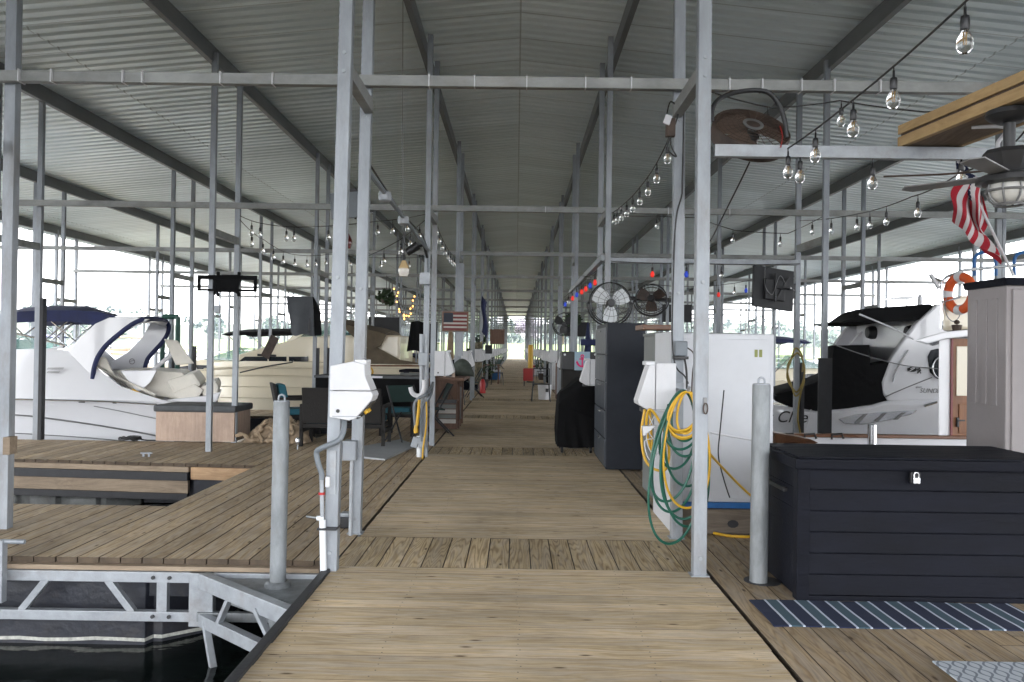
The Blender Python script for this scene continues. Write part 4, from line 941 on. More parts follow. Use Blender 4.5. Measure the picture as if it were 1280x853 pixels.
rear = [(212, 404), (211, 414), (203, 427), (192, 440), (184, 451), (181, 463), (164, 464), (140, 462), (132, 462), (140, 452), (160, 440), (176, 424), (187, 406), (184, 401), (196, 400)]
q = MB(); q.ext([atf(x, y, YF) for x, y in rear], (0, .12, 0)); q.build('arch_leg', M['gel'], t, bevel=.012)
a = atf(165, 452, YF - .01); q = MB(); q.tube([a + Vector((.05 * math.cos(k * PI / 6), 0, .05 * math.sin(k * PI / 6))) for k in range(12)], .006, 6, closed=True); q.tube([a + Vector((-.04, 0, 0)), a + Vector((.04, 0, .02))], .005, 6); q.build('round_emblem', M['greymetal'], t)
# bimini
bim = [(15, 392), (22, 390), (60, 388), (100, 388), (128, 390), (152, 396), (146, 402), (132, 411), (118, 406), (95, 402), (60, 402), (22, 404), (16, 402)]
q = MB(); n = 9; secs = []
for k in range(n):
    v = k / (n - 1); off = Y1 + .25 + 2.4 * v; crown = .12 * math.sin(v * PI)
    secs.append([Vector((p.x, off, p.z + crown * (1 if px_ < 110 else .3) + .012 * mnoise.noise(Vector((p.x * 4, off * 3, 0))))) for p, (px_, _) in zip(pxpoly(bim, Y1 + .25), bim)])
q.loft(secs, closed=True); q.build('bimini_top', M['navy'], t, smooth=True, angle=50)
for yo in (.3, 2.6):
    q = MB()
    for a, b_ in (((20, 403), (72, 452)), ((62, 402), (14, 436)), ((92, 402), (38, 447)), ((72, 402), (108, 432)), ((98, 404), (74, 424))):
        pa = at(*a, Y1 + .3); pb = at(*b_, Y1 + .3); q.tube([pa + Vector((0, yo - .3, 0)), pb + Vector((0, yo - .3, 0))], .014, 6)
    q.build('bimini_frame', M['chrome'], t, smooth=True)
ws = [(8, 437), (8, 412), (34, 425), (58, 437)]
ws = [(-90, 438), (-52, 428), (10, 430), (45, 432), (68, 438), (92, 436), (82, 430), (60, 424), (20, 416), (-20, 414), (-60, 424)]
q = MB(); q.ext(pxpoly([(-110, 440), (-50, 414), (15, 416), (55, 424), (84, 431), (62, 437), (10, 438)], Y1 + .22), (0, .02, 0)); q.build('windshield', M['greenglass'], t)
q = MB(); q.ext(pxpoly([(-110, 440), (-50, 414), (15, 416), (10, 438)], Y1 + 2.6), (0, .02, 0)); q.build('windshield', M['greenglass'], t)
stripline(t, 'windshield_frame', [(-110, 440), (-50, 414), (15, 416), (55, 424), (86, 432)], Y1 + .215, .018, 'chrome')
stripline(t, 'windshield_frame', [(-110, 441), (10, 438.5), (60, 438), (84, 433)], Y1 + .215, .02, 'gel')
# helm dash and seats inside
q = MB(); a = at(30, 440, Y1 + .6); q.box(a.x - 1.2, a.x + .1, Y1 + .6, Y1 + 1.5, a.z - .1, a.z + .22); q.build('dash', M['gel'], t, bevel=.08)
# tilted cushion panel, sunpad and seats at the stern
q = MB(); q.ext(pxpoly([(158, 464), (203, 463), (240, 466), (252, 478), (240, 500), (178, 492)], Y1 + .5), (0, 1.6, 0)); q.build('engine_hatch', M['creamvinyl'], t, bevel=.03)
q = MB(); q.ext(pxpoly([(158, 464), (204, 463), (196, 478), (180, 492)], Y1 + .3), (0, .08, 0)); q.build('hatch_side', M['gel'], t, bevel=.01)
q = MB(); q.ext(pxpoly([(222, 424), (239, 426), (260, 455), (237, 457)], Y1 + .7), (0, .07, 0)); o = q.build('raised_table', M['creamvinyl'], t, bevel=.02)
q = MB(); q.tube(pxpoly([(203, 469), (234, 444)], Y1 + .8), .035, 10); q.build('table_leg', M['white'], t, smooth=True)
q = MB(); q.ext(pxpoly([(216, 476), (249, 466), (260, 482), (226, 494)], Y1 + .3), (0, 1.9, 0)); q.build('seat_back', M['creamvinyl'], t, bevel=.05)
q = MB(); q.ext(pxpoly([(222, 492), (250, 480), (262, 488), (252, 500), (234, 505)], Y1 + .26), (0, 1.9, 0)); q.build('seat_cushion', M['creamvinyl'], t, bevel=.04)
q = MB(); q.ext(pxpoly([(258, 484), (277, 477), (281, 484), (279, 494), (262, 500)], Y1 + .3), (0, 1.8, 0)); q.build('stern_cushion', M['creamvinyl'], t, bevel=.04)
q = MB(); q.ext(pxpoly([(214, 500), (262, 495), (282, 490), (278, 500), (268, 512), (214, 525)], Y1 + .22), (0, .9, 0)); q.build('swim_platform', M['gel'], t, bevel=.03)
for dz in (0, .055):
    for k in range(9 if dz else 12):
        a = at(61 + k * 1.7, 462, Y1 + .065); q = MB() if k == 0 else q; q.bar((a.x, a.y - .03, a.z - dz), (a.x + .03, a.y - .03, a.z - dz + .03), .012, .006)
    q.build('model_lettering', M['greymetal'], t)
stripline(t, 'bow_line', [(168, 487), (178, 492), (186, 500)], Y1 + .1, .012, 'yellow')

# the boat lies at a slight angle in its slip
q = MB(); q.ext([atf(125, 463, YF - .1), atf(158, 463, YF - .1), atf(205, 486, YF - .1), atf(205, 500, YF - .1), atf(125, 500, YF - .1)], (0, .08, 0)); q.build('cockpit_bolster', M['creamvinyl'], t, bevel=.03)
for ch_ in t.children:
    for v in ch_.data.vertices: v.co.x -= SH * (v.co.y + t.location.y - Y1)
# ---------- cream cruiser further along the left row
Y2 = 18.9; B2 = 3.3; YC2 = Y2 + B2 / 2
t = thing('cream_cruiser', (-4.8, YC2, WZ), 'cream motor cruiser with a green windshield and brown stern canvas in the third left slip', 'boat')
c2 = lambda px: at(px, 450, Y2).x
q = MB(); top2 = [(534, 456), (500, 456), (450, 455), (420, 454), (390, 453), (350, 452), (310, 452), (280, 453), (262, 455), (252, 458)]
secs = []
for i, (px, py) in enumerate(top2):
    x = c2(px); u = max(0, (i - 3) / 6); b = max(.03, B2 / 2 * (1 - u ** 2.2)); zs = at(px, py, Y2).z
    o = [(-b, zs), (-b, zs - .10), (-b * .97, zs - .32), (-b * .95, zs - .34), (-b * .93, zs - .7), (-b * .9, WZ + .05), (-b * .5, WZ - .2), (0, WZ - .35)]
    o = o + [(-y_, z_) for y_, z_ in reversed(o[:-1])]
    secs.append([Vector((x - .5 * u * u * (z_ - WZ) / 1.7, YC2 + y_, z_)) for y_, z_ in o])
q.loft(secs, closed=True); q.build('hull', M['gelcream'], t, smooth=True, angle=25)
stripline(t, 'rub_rail', [(255, 462), (300, 460), (400, 459), (460, 459), (534, 460)], Y2 - .02, .03, 'gelcream')
stripline(t, 'trim_line', [(440, 457), (480, 457.5), (532, 457.5)], Y2 - .03, .022, 'oakx')
for py in (470, 483, 497):
    stripline(t, 'hull_strake', [(270, py), (350, py + 1), (440, py + 1)], Y2 + (.05 if py < 480 else .1), .012, 'gelcream')
cab = [(288, 453), (296, 444), (330, 434), (366, 425), (374, 421), (440, 419), (500, 419), (500, 456), (440, 455), (385, 453)]
q = MB(); q.ext(pxpoly(cab, Y2 + .45), (0, B2 - .9, 0)); q.build('cabin', M['gelcream'], t, bevel=.05)
for px0, px1 in ((298, 334), (336, 358), (361, 385)):
    q = MB(); q.ext(pxpoly([(px0 + (8 if px0 == 298 else 0), 446), (px1, 446), (px1, 452), (px0, 452)], Y2 + .43), (0, .03, 0)); q.build('cabin_window', M['winblk'], t, bevel=.006)
q = MB(); q.ext(pxpoly([(372, 423), (396, 402), (428, 404), (440, 420)], Y2 + .55), (0, .03, 0)); q.ext(pxpoly([(372, 423), (396, 402), (398, 404), (375, 424)], Y2 + .58), (0, 2.1, 0)); q.build('windshield', M['greenglass'], t)
q = MB(); 
for a, b_ in (((372, 423), (396, 402)), ((396, 402), (432, 404)), ((408, 403), (405, 422)), ((432, 404), (444, 420))): q.tube(pxpoly([a, b_], Y2 + .54), .02, 6)
q.build('windshield_frame', M['gelcream'], t, smooth=True)
M['browncanvas'] = mk('brown_canvas', (.11, .085, .055), .85, 0, .2, 6, .4, 12)
q = MB(); secs = []
for k in range(7):
    v = k / 6; secs.append([Vector((p.x, Y2 + .2 + v * 2.8, p.z + .1 * math.sin(v * PI))) for p in pxpoly([(424, 403), (448, 410), (468, 414), (482, 418), (474, 434), (462, 438), (456, 432), (440, 420)], Y2 + .2)])
q.loft(secs, closed=True); q.build('stern_canvas', M['browncanvas'], t, smooth=True, angle=40)
q = MB(); q.ext(pxpoly([(450, 436), (470, 434), (500, 450), (532, 455), (500, 456), (450, 456)], Y2 + .25), (0, .05, 0)); q.build('side_curtain', M['browncanvas'], t)
a = at(508, 465, Y2 + .02); q = MB(); q.cbox(a, .12, .05, .06); q.build('scupper', M['darkmetal'], t)
stripline(t, 'dock_line', [(462, 458), (466, 464), (464, 470), (456, 472)], Y2 - .06, .02, 'yellow')
stripline(t, 'dock_line', [(300, 466), (330, 459), (366, 453)], Y2 - .05, .016, 'darkmetal')

# ---------- white cruiser with black canvas at the right (bow to the right)
Y3 = 13.3; B3 = 3.0; YC3 = Y3 + B3 / 2
t = thing('white_sport_cruiser', (6.5, YC3, WZ), 'white sport cruiser with black cockpit canvas and black bimini in the right slip', 'boat')
c3 = lambda px: at(px, 450, Y3).x
q = MB(); top3 = [(968, 506), (985, 509), (1010, 512), (1040, 512), (1090, 507), (1105, 502), (1180, 500), (1260, 494), (1340, 490), (1440, 490), (1540, 496)]
secs = []
for i, (px, py) in enumerate(top3):
    x = c3(px); u = max(0, (i - 6) / 4); b = max(.03, B3 / 2 * (1 - u ** 2.1)); b *= (.93 if i == 0 else 1); zs = at(px, py, Y3).z
    o = [(-b * .98, zs), (-b, zs - .06), (-b * .985, zs - .2), (-b * .96, zs - .5), (-b * .88, WZ + .05), (-b * .5, WZ - .25), (0, WZ - .4)]
    o = o + [(-y_, z_) for y_, z_ in reversed(o[:-1])]
    secs.append([Vector((x + .7 * u * u * (z_ - WZ), YC3 + y_, z_)) for y_, z_ in o])
q.loft(secs, closed=True); q.build('hull', M['gel'], t, smooth=True, angle=35)
def drape(name, poly, y0, y1, mat, crown=.1, n=7, keep=0.0):
    q = MB(); secs = []
    base = pxpoly(poly, y0)
    for k in range(n):
        v = k / (n - 1); secs.append([Vector((p.x * (1 + keep * ((y0 + (y1 - y0) * v) / y0 - 1)), y0 + (y1 - y0) * v, p.z + crown * math.sin(v * PI) + .015 * mnoise.noise(Vector((p.x * 5, v * 6, p.z * 4))))) for p in base])
    q.loft(secs, closed=True); return q.build(name, M[mat], t, smooth=True, angle=45)
drape('cockpit_cover', [(969, 494), (990, 488), (1020, 478), (1036, 470), (1040, 450), (1043, 432), (1087, 431), (1088, 458), (1112, 452), (1108, 462), (1102, 478), (1104, 494), (1109, 501), (1092, 505), (1060, 511), (1020, 514), (985, 507), (969, 502)], Y3 - .02, Y3 + 2.7, 'blackcanvas', .0, keep=.85)
side = [(1109, 502), (1102, 488), (1103, 475), (1110, 455), (1128, 428), (1146, 404), (1166, 386), (1172, 380), (1185, 380), (1200, 386), (1230, 405), (1250, 460), (1255, 500)]
for yo in (0, B3 - .22):
    q = MB(); q.ext([p + Vector((0, yo, 0)) for p in pxpoly(side, Y3 + .04)], (0, .14, 0)); q.build('cabin_side', M['gel'], t, bevel=.03)
q = MB(); q.ext(pxpoly([(1150, 398), (1166, 386), (1180, 383), (1260, 405), (1330, 470), (1330, 494), (1200, 496), (1150, 470)], Y3 + .2), (0, B3 - .44, 0)); q.build('cabin', M['gel'], t, bevel=.06)
drape('bimini_top', [(1050, 403), (1066, 398), (1082, 386), (1110, 384), (1140, 382), (1162, 380), (1172, 386), (1162, 397), (1140, 401), (1110, 402), (1084, 403), (1066, 402)], Y3 + .1, Y3 + 2.8, 'blackcanvas', .03, keep=.55)
q = MB(); q.ext(pxpoly([(1062, 431), (1074, 418), (1084, 410), (1100, 404), (1112, 404), (1100, 416), (1088, 424), (1086, 431)], Y3 + 2.4), (0, .12, 0)); q.build('far_arch', M['gel'], t, bevel=.02)
for px, yo in ((1094, 1.9), (1144, .4)):
    a = at(px, 416, Y3 + yo); q = MB(); q.lathe([(0, -.16), (.10, -.15), (.125, -.08), (.11, .1), (.06, .17), (0, .18)], a, 14, Matrix.Rotation(R(90), 3, 'Y')); o = q.build('tower_speaker', M['blackp'], t, smooth=True)
q = MB(); q.ext(pxpoly([(1160, 446), (1164, 438), (1172, 436), (1190, 436), (1190, 476), (1172, 474), (1163, 466)], Y3 + .02), (0, .03, 0)); o = q.build('portlight', M['winblk'], t, bevel=.01)
q = MB(); a = at(1176, 460, Y3 + .0); q.tube([a + Vector((.13 * math.cos(k * PI / 8), 0, .17 * math.sin(k * PI / 8))) for k in range(16)], .015, 8, closed=True); q.build('ring_frame', M['chrome'], o, smooth=True)
q = MB(); q.ext(pxpoly([(1048, 524), (1070, 518), (1110, 515), (1147, 513), (1140, 518), (1110, 526), (1078, 531), (1056, 530)], Y3 - .0), (0, .03, 0)); q.build('hull_vent', M['chrome'], t, bevel=.008)
for k in range(3):
    px = 1068 + k * 24; q = MB(); q.ext(pxpoly([(px, 529 - k * 2), (px + 12, 518 - k), (px + 17, 517 - k), (px + 6, 529 - k * 2)], Y3 - .012), (0, .012, 0)); q.build('vent_louvre', M['greymetal'], t)
stripline(t, 'crease', [(1105, 497), (1130, 486), (1165, 472)], Y3 + .035, .008, 'greymetal')
stripline(t, 'grab_rail', [(1116, 478), (1120, 464), (1130, 446), (1135, 438)], Y3 + .02, .012, 'chrome')
stripline(t, 'rail', [(1155, 508), (1171, 503)], Y3 - .04, .02, 'chrome')
q = MB(); a = at(1140, 462, Y3 + .03); q.lathe([(0, 0), (.075, 0), (.075, .012), (0, .012)], a, 20, Matrix.Rotation(R(90), 3, 'X') @ Matrix.Diagonal((1, .55, 1))); q.build('oval_emblem', M['blackp'], t)
q = MB(); 
for a, b_ in (((1137, 464), (1144, 460)), ((1138, 461), (1144, 459))): q.bar(at(*a, Y3 + .012), at(*b_, Y3 + .012), .008, .01)
q.build('emblem_mark', M['gel'], t)
q = MB()
for a, b_ in (((1149, 459), (1149, 462)), ((1147, 463), (1149, 460)), ((1149, 460), (1151, 464)), ((1147, 467), (1149, 463)), ((1149, 463), (1151, 467))): q.bar(at(*a, Y3 + .02), at(*b_, Y3 + .02), .014, .012)
q.build('figure_emblem', M['blackp'], t)
def face_text(txt, px, py, Y, size, mat, name, shear=0):
    a = at(px, py, Y); return text_mesh(txt, size, M[mat], Matrix.Translation(a) @ FACE, name, t, shear)
face_text('SUNDA', 1163, 489, Y3 + .03, .105, 'greymetal', 'model_lettering', .3)
face_text('sport', 1148, 484, Y3 + .03, .045, 'greymetal', 'small_lettering', .3)
face_text('y Clue', 982, 522, Y3 - .0, .26, 'blackp', 'name_lettering', .35)
q = MB(); q.tube(pxpoly([(1008, 535), (1014, 512)], Y3 - .05), .01, 6); q.build('fender_line', M['white'], t)
stripline(t, 'stay', [(1032, 427), (1080, 444), (1130, 457), (1172, 461)], Y3 - .1, .008, 'greymetal')
stripline(t, 'strap', [(1074, 393), (1110, 408), (1142, 424)], Y3 - .02, .014, 'white')
a = at(1150, 378, Y3 + 1.4); q = MB(); q.lathe([(0, -.12), (.045, -.12), (.045, .06), (.03, .12), (0, .14)], a, 12); q.build('dome_aerial', M['gel'], t, smooth=True)
q = MB(); q.ext(pxpoly([(1110, 373), (1132, 370), (1145, 372), (1134, 375)], Y3 + 1.5), (0, .3, 0)); q.tube(pxpoly([(1133, 374), (1133, 386)], Y3 + 1.6), .012, 6); q.build('radar_wing', M['gel'], t)

# ---------- trawler with a wooden door behind the locker
YT = 8.6
t = thing('trawler_yacht', (6, YT + 1.2, WZ), 'cream trawler yacht with a varnished wooden door and brown cap rail behind the grey locker', 'boat')
tx = lambda px: at(px, 500, YT).x
zr = at(1100, 545, YT).z
q = MB(); secs = []
for i, u in enumerate([0, .03, .15, .4, .7, .85, 1]):
    x = 2.78 + 8.6 * u; b = 1.15 * (1 - max(0, (u - .6) / .4) ** 2.2); b = max(b, .03); zs = zr - .02 + .5 * max(0, u - .5)
    o = [(-b + .07, .16), (-b + .07, zs), (-b, zs), (-b * .98, zs - .3), (-b * .92, WZ), (-b * .5, WZ - .3), (0, WZ - .4)]; o = o + [(-a, z) for a, z in reversed(o[4:-1])] + [(b, .16)]
    secs.append([Vector((x, YT + 1.15 + a, z)) for a, z in o])
q.loft(secs, closed=True); q.build('hull', M['gel'], t, smooth=True, angle=35)
q = MB(); q.box(2.82, 4.9, YT - .05, YT + .05, zr - .02, zr + .015); q.build('cap_rail', M['oakx'], t, bevel=.008)
q = MB(); q.ext([at(968, 541, YT), at(1013, 549, YT - .5), at(1024, 554, YT - .55), at(990, 562, YT - .2), at(970, 556, YT)], (0, .35, 0)); q.build('transom_board', M['oakx'], t, bevel=.01)
q = MB(); q.box(tx(1068), tx(1125), YT - .09, YT - .02, zr - .13, zr - .09); q.build('step_board', M['oakx'], t, bevel=.006)
for px in (1012, 985, 1046):
    a = at(px, 546, YT - .06); q = MB(); q.tube([a + Vector((-.05, 0, -.03)), a + Vector((-.05, 0, .02)), a + Vector((.05, 0, .03)), a + Vector((.07, 0, -.02))], .012, 6); q.build('deck_cleat', M['darkmetal'], t, smooth=True)
cx0 = tx(1174); zc = zr + .0; zt = at(1190, 422, YT).z
q = MB(); q.ext([(cx0, YT + .02, .1), (cx0 + 4.6, YT + .02, .1), (cx0 + 4.6, YT + 2.1, .1), (cx0 + 1.25, YT + 2.1, .1)], (0, 0, zt - .1)); q.build('cabin', M['gel'], t, bevel=.02)
dx0_, dx1_ = tx(1191), tx(1232)
q = MB(); q.box(dx0_, dx1_, YT - .0, YT + .018, zr - .02, zt - .01); o = q.build('wooden_door', M['oak'], t, bevel=.004)
q = MB(); q.box(dx0_ + .03, dx1_ - .05, YT - .012, YT + .0, at(1200, 495, YT).z, at(1200, 433, YT).z); q.build('door_pane', M['gelcream'], o, bevel=.006)
q = MB(); q.box(dx0_ + .06, dx1_ - .06, YT - .012, YT + .0, zr + .04, at(1200, 505, YT).z); q.build('door_panel', M['oak'], o, bevel=.008)
a = at(1197, 528, YT - .02); q = MB(); q.cbox(a, .02, .03, .1); q.cbox(a + Vector((.03, -.02, .02)), .07, .015, .015); q.build('handle', M['darkmetal'], o, bevel=.003)
q = MB(); q.box(dx0_ - .02, dx0_ - .002, YT - .006, YT + .02, zr - .02, zt); M['redwood'] = mk('red_trim', (.2, .03, .03), .4); q.build('door_trim', M['redwood'], t)
q = MB(); q.ext(pxpoly([(1143, 426), (1158, 421), (1180, 415), (1210, 412), (1330, 408), (1330, 418), (1210, 421), (1182, 424), (1160, 430)], YT - .12), (1.25, 2.4, 0)); q.build('roof_overhang', M['gel'], t, bevel=.012)
q = MB(); q.ext(pxpoly([(1178, 414), (1178, 379), (1186, 373), (1200, 370), (1330, 366), (1330, 411), (1210, 412)], YT + .05), (1.2, 2.0, 0)); q.build('flybridge', M['gelcream'], t, bevel=.03)
q = MB(); q.tube(pxpoly([(1177, 412), (1177, 352), (1184, 346), (1205, 338), (1290, 330)], YT + .0), .016, 8); q.tube(pxpoly([(1177, 352), (1163, 346)], YT), .016, 8); q.tube(pxpoly([(1177, 378), (1200, 372)], YT - .02), .01, 6); q.build('rail', M['chrome'], t, smooth=True)
q = MB(); q.bar(at(1163, 343, YT), at(1174, 361, YT), .04, .03); q.build('rod_holder', M['white'], t, bevel=.005)
q = MB(); a = at(1196, 410, YT - .05); q.lathe([(0, -.07), (.03, -.06), (.045, .0), (.05, .03), (0, .035)], a, 12); q.lathe([(0, .035), (.022, .04), (.03, .06), (.015, .08), (0, .08)], a, 10); q.build('bell_light', M['rust'], t, smooth=True)
stripline(t, 'wire', [(1183, 372), (1181, 385), (1185, 397), (1192, 402), (1199, 396), (1200, 385)], YT + .0, .005, 'greymetal')
for px in (1218, 1268):
    q = MB(); q.tube(spline(pxpoly([(px, 345), (px, 325), (px + 6, 317), (px + 18, 316), (px + 26, 322), (px + 27, 345)], YT + .3), 4), .018, 8); q.build('hoop_rail', M['blue'], t, smooth=True)
# ring buoy hung on the flybridge rail
a = at(1200, 367, YT - .12); t2 = thing('life_ring', tuple(a), 'orange life ring with white bands hanging on the trawler flybridge', 'life ring')
rotm = Matrix.Rotation(R(-77), 3, 'Z'); RR, rr_ = .17, .046
def ringseg(a0, a1, rad, mat, name):
    q = MB(); q.tube([a + rotm @ Vector((RR * math.cos(k), 0, RR * math.sin(k))) for k in [a0 + (a1 - a0) * i / 10 for i in range(11)]], rad, 12); q.build(name, M[mat], t2, smooth=True)
for k in range(4):
    a0 = PI / 4 + k * PI / 2 - PI / 4
    ringseg(a0 + .22, a0 + PI / 2 - .22, rr_, 'orange', 'ring_section'); ringseg(a0 - .22, a0 + .22, rr_ + .004, 'white', 'band')
q = MB(); a_ = at(1093, 540, 8.3); q.tube([(a_.x, 8.35, -.3), (a_.x, 8.35, at(1093, 531, 8.35).z)], .045, 14); tag(q.build('steel_post', M['chrome'], smooth=True), 'short polished steel post in front of the trawler cap rail', 'post')

# ---------- generic cruisers in the farther slips
def cruiser(label, xs, dirn, yc, L=8.5, B=2.9, canvas='navy', hullmat='gel', arch=True, group=None):
    t = thing('moored_boat', (xs + dirn * L / 2, yc, WZ), label, 'boat', group)
    q = MB(); hull(q, xs, dirn, L, yc, B, .45, .85); q.build('hull', M[hullmat], t, smooth=True, angle=35)
    X = lambda u: xs + dirn * L * u
    q = MB(); q.ext([(X(.32), yc - B * .36, .45), (X(.40), yc - B * .36, .95), (X(.58), yc - B * .36, .98), (X(.86), yc - B * .36, .7), (X(.88), yc - B * .36, .5)], (0, B * .72, 0)); q.build('cabin', M[hullmat], t, bevel=.08)
    q = MB(); q.ext([(X(.47), yc - B * .362, .78), (X(.62), yc - B * .362, .80), (X(.70), yc - B * .362, .68), (X(.47), yc - B * .362, .66)], (0, B * .724, 0)); q.build('cabin_window', M['winblk'], t)
    q = MB(); q.ext([(X(.40), yc - B * .38, .94), (X(.44), yc - B * .36, 1.35), (X(.46), yc - B * .36, 1.36), (X(.58), yc - B * .38, .96)], (0, .03, 0)); q.ext([(X(.40), yc + B * .36, .94), (X(.44), yc + B * .36, 1.35), (X(.46), yc + B * .36, 1.36), (X(.58), yc + B * .36, .96)], (0, .03, 0))
    q.ext([(X(.455), yc - B * .36, 1.35), (X(.58), yc - B * .36, .96), (X(.585), yc - B * .36, .97), (X(.46), yc - B * .36, 1.36)], (0, B * .72, 0)); q.build('windshield', M['greenglass'], t)
    if arch:
        for sy in (-1, 1):
            q = MB(); y = yc + sy * B * .44 - .05; q.ext([(X(.40), y, .6), (X(.28), y, 1.75), (X(.22), y, 1.78), (X(.16), y, 1.74), (X(.25), y, 1.5), (X(.30), y, .6)], (0, .1, 0)); q.build('radar_arch', M[hullmat], t, bevel=.015)
        q = MB(); q.box(min(X(.28), X(.17)), max(X(.28), X(.17)), yc - B * .44, yc + B * .44, 1.72, 1.80); q.build('arch_top', M[hullmat], t, bevel=.02)
    q = MB(); secs = []
    for k in range(7):
        v = k / 6; cz = .12 * math.sin(v * PI); y = yc - B * .42 + B * .84 * v
        secs.append([Vector((X(a), y, z + cz)) for a, z in ((.20, 1.82), (.32, 1.86), (.46, 1.82), (.52, 1.74), (.50, 1.70), (.32, 1.78), (.20, 1.74))])
    q.loft(secs, closed=True); q.build('bimini_top', M[canvas], t, smooth=True)
    q = MB(); q.ext([(X(.0), yc - B * .44, .46), (X(.0), yc - B * .44, .75), (X(.08), yc - B * .44, .95), (X(.3), yc - B * .44, 1.05), (X(.36), yc - B * .44, .46)], (0, B * .88, 0)); q.build('cockpit_cover', M[canvas], t, bevel=.06)
    q = MB()
    for sy in (-1, 1): q.tube([(X(.5), yc + sy * B * .4, 1.72), (X(.38), yc + sy * B * .44, .7)], .015, 6)
    for sy in (-1, 1): q.tube([(X(.6), yc + sy * B * .38, .6), (X(.62), yc + sy * B * .38, 1.0), (X(.9), yc + sy * B * .2, 1.15), (X(1.03), yc, 1.2)], .014, 6)
    q.build('rail', M['chrome'], t, smooth=True)
    return t
cols = [('navy', 'gel', 'navy'), ('blackcanvas', 'gel', 'black'), ('tan', 'gelcream', 'tan'), ('teal', 'gel', 'teal'), ('blackcanvas', 'gelcream', 'black'), ('navy', 'gelcream', 'navy')]
i = 0
for k in range(2, 9):
    for side in (-1, 1):
        if side < 0 and k == 2: 
            pass
        yc = 12.6 + BAY * k + 2.1
        cv, hm, nm = cols[(k * 2 + (side > 0)) % 6]
        sd = 'left' if side < 0 else 'right'
        word = 'white' if hm == 'gel' else 'cream'
        if k in (2,) and side < 0: yc = 12.6 + BAY * 2 + 2.1
        cruiser(f'{word} cabin cruiser under {nm} canvas moored in the {ORD[k + 1 if side < 0 else k]} slip of the {sd} row', side * 4.2, side, yc, 8 + (k % 3) * .6, 2.8, cv, hm, arch=(k % 3 != 1))
# ================================================================ hanging things
def sag(pts, n, k=.0):
    """points along a polyline of 3-D points with a little sag in each span"""
    o = []
    for a, b in zip(pts[:-1], pts[1:]):
        for i in range(n):
            u = i / n; p = a.lerp(b, u); p.z -= k * 4 * u * (1 - u); o.append(p)
    o.append(pts[-1]); return o
BULB = {}
def bulb_meshes(seg):
    if seg in BULB: return BULB[seg]
    a = MB(); a.lathe([(0, 0), (.005, 0), (.006, -.03), (.015, -.035), (.017, -.05), (.017, -.085), (.014, -.09), (0, -.09)], (0, 0, 0), seg)
    b = MB(); b.lathe([(.012, -.088), (.018, -.1), (.029, -.122), (.0315, -.14), (.028, -.160), (.018, -.176), (.0, -.181)], (0, 0, 0), seg)
    f = MB(); f.tube([(-.004, 0, -.1), (-.003, 0, -.145), (.003, 0, -.145), (.004, 0, -.1)], .0022, 5)
    BULB[seg] = (a, b, f); return BULB[seg]
def string_lights(label, pts, bulbs, k=.03, cols=None, drop=.0, group=None, r=.0055, size=1.0):
    """pts: cable points in space; bulbs: fractions along it"""
    base = pts[0]; t = thing('string_light', tuple(base), label, 'string lights', group)
    path = sag(pts, 10, k); q = MB(); q.tube(path, r, 6); q.build('cable', M['cableblk'], t, smooth=True)
    acc = [0]
    for a, b in zip(path[:-1], path[1:]): acc.append(acc[-1] + (b - a).length)
    for i, u in enumerate(bulbs):
        d = u * acc[-1]; j = min(len(path) - 2, max(x for x in range(len(acc)) if acc[x] <= d + 1e-9)); v = (d - acc[j]) / max(1e-6, acc[j + 1] - acc[j]); p = path[j].lerp(path[j + 1], v)
        c = cols[i % len(cols)] if cols else 'clear'
        s, g, f = bulb_meshes(12 if p.y < 8 else 8)
        tr = lambda mb, name, mat, par: tf(mb, p - Vector((0, 0, drop)), size).build(name, M[mat], par, smooth=True, angle=60)
        def tf(mb, o, sz):
            x = MB(); x.V = [o + Vector(w) * sz for w in mb.V]; x.F = mb.F; x.M = mb.M; return x
        so_ = tr(s, 'socket', 'blackp', t)
        if drop: qq = MB(); qq.tube([p, p - Vector((0, 0, drop))], .003, 5); qq.build('drop_wire', M['cableblk'], t)
        tr(g, 'bulb', {'clear': 'bulbglass', 'red': 'redbulb', 'blue': 'bluebulb'}[c], so_)
        if c == 'clear' and p.y < 8: tr(f, 'filament', 'filament', so_)
    return t
def fr(pts, p):     # fractions of bulbs from image x along a straight cable
    return p
# big string from the upper right to the lower rail
A = [at(1222, -12, 3.05), at(1075, 118, 4.25), at(983, 187, 5.38)]
string_lights('string of clear bulbs running from the top right corner down to the brown fan', A, [.04, .33, .55, .78, .985], .01, drop=.02)
Bc = [at(983, 187, 5.36), at(1090, 197, 5.36), at(1195, 190, 5.36), at(1275, 196, 5.36)]
string_lights('string of clear bulbs sagging just below the rail between brown fan and timber beam', Bc, [.06, .37, .75], .008, drop=.03)
Cc = [at(888, 115, 6.2), at(965, 135, 6.3), at(1050, 126, 6.3), at(1155, 140, 6.3), at(1212, 135, 6.3)]
string_lights('string of clear bulbs slung along the nearest cross beam above the brown fan', Cc, [.235, .515], .008, drop=.02)
Dc = [at(1290, 150, 4.6), at(1262, 182, 5.0), at(1198, 218, 5.8), at(1140, 246, 8.0), at(1070, 268, 10.4), at(1000, 276, 11.9)]
string_lights('string of clear bulbs curving down under the fan towards the second right post pair', Dc, [.42, .60, .70, .79, .88, .95], .02, drop=.03)
Ec = [at(846, 140, 6.35), at(834, 178, 7.0), at(815, 214, 8.0), at(790, 246, 9.6), at(766, 266, 12.0)]
string_lights('string of clear bulbs running along the right side of the boardwalk towards a cable knot', Ec, [.11, .23, .34, .45, .56, .67, .78, .88, .96], .01, drop=.015)
Fc = [at(768, 269, 12.15), at(822, 270, 12.2), at(872, 272, 12.2), at(918, 288, 12.2), at(985, 292, 12.2), at(1030, 270, 12.2)]
string_lights('string of clear bulbs hanging below the second cross beam right of the boardwalk', Fc, [.2, .38, .56, .78], .01, drop=.02)
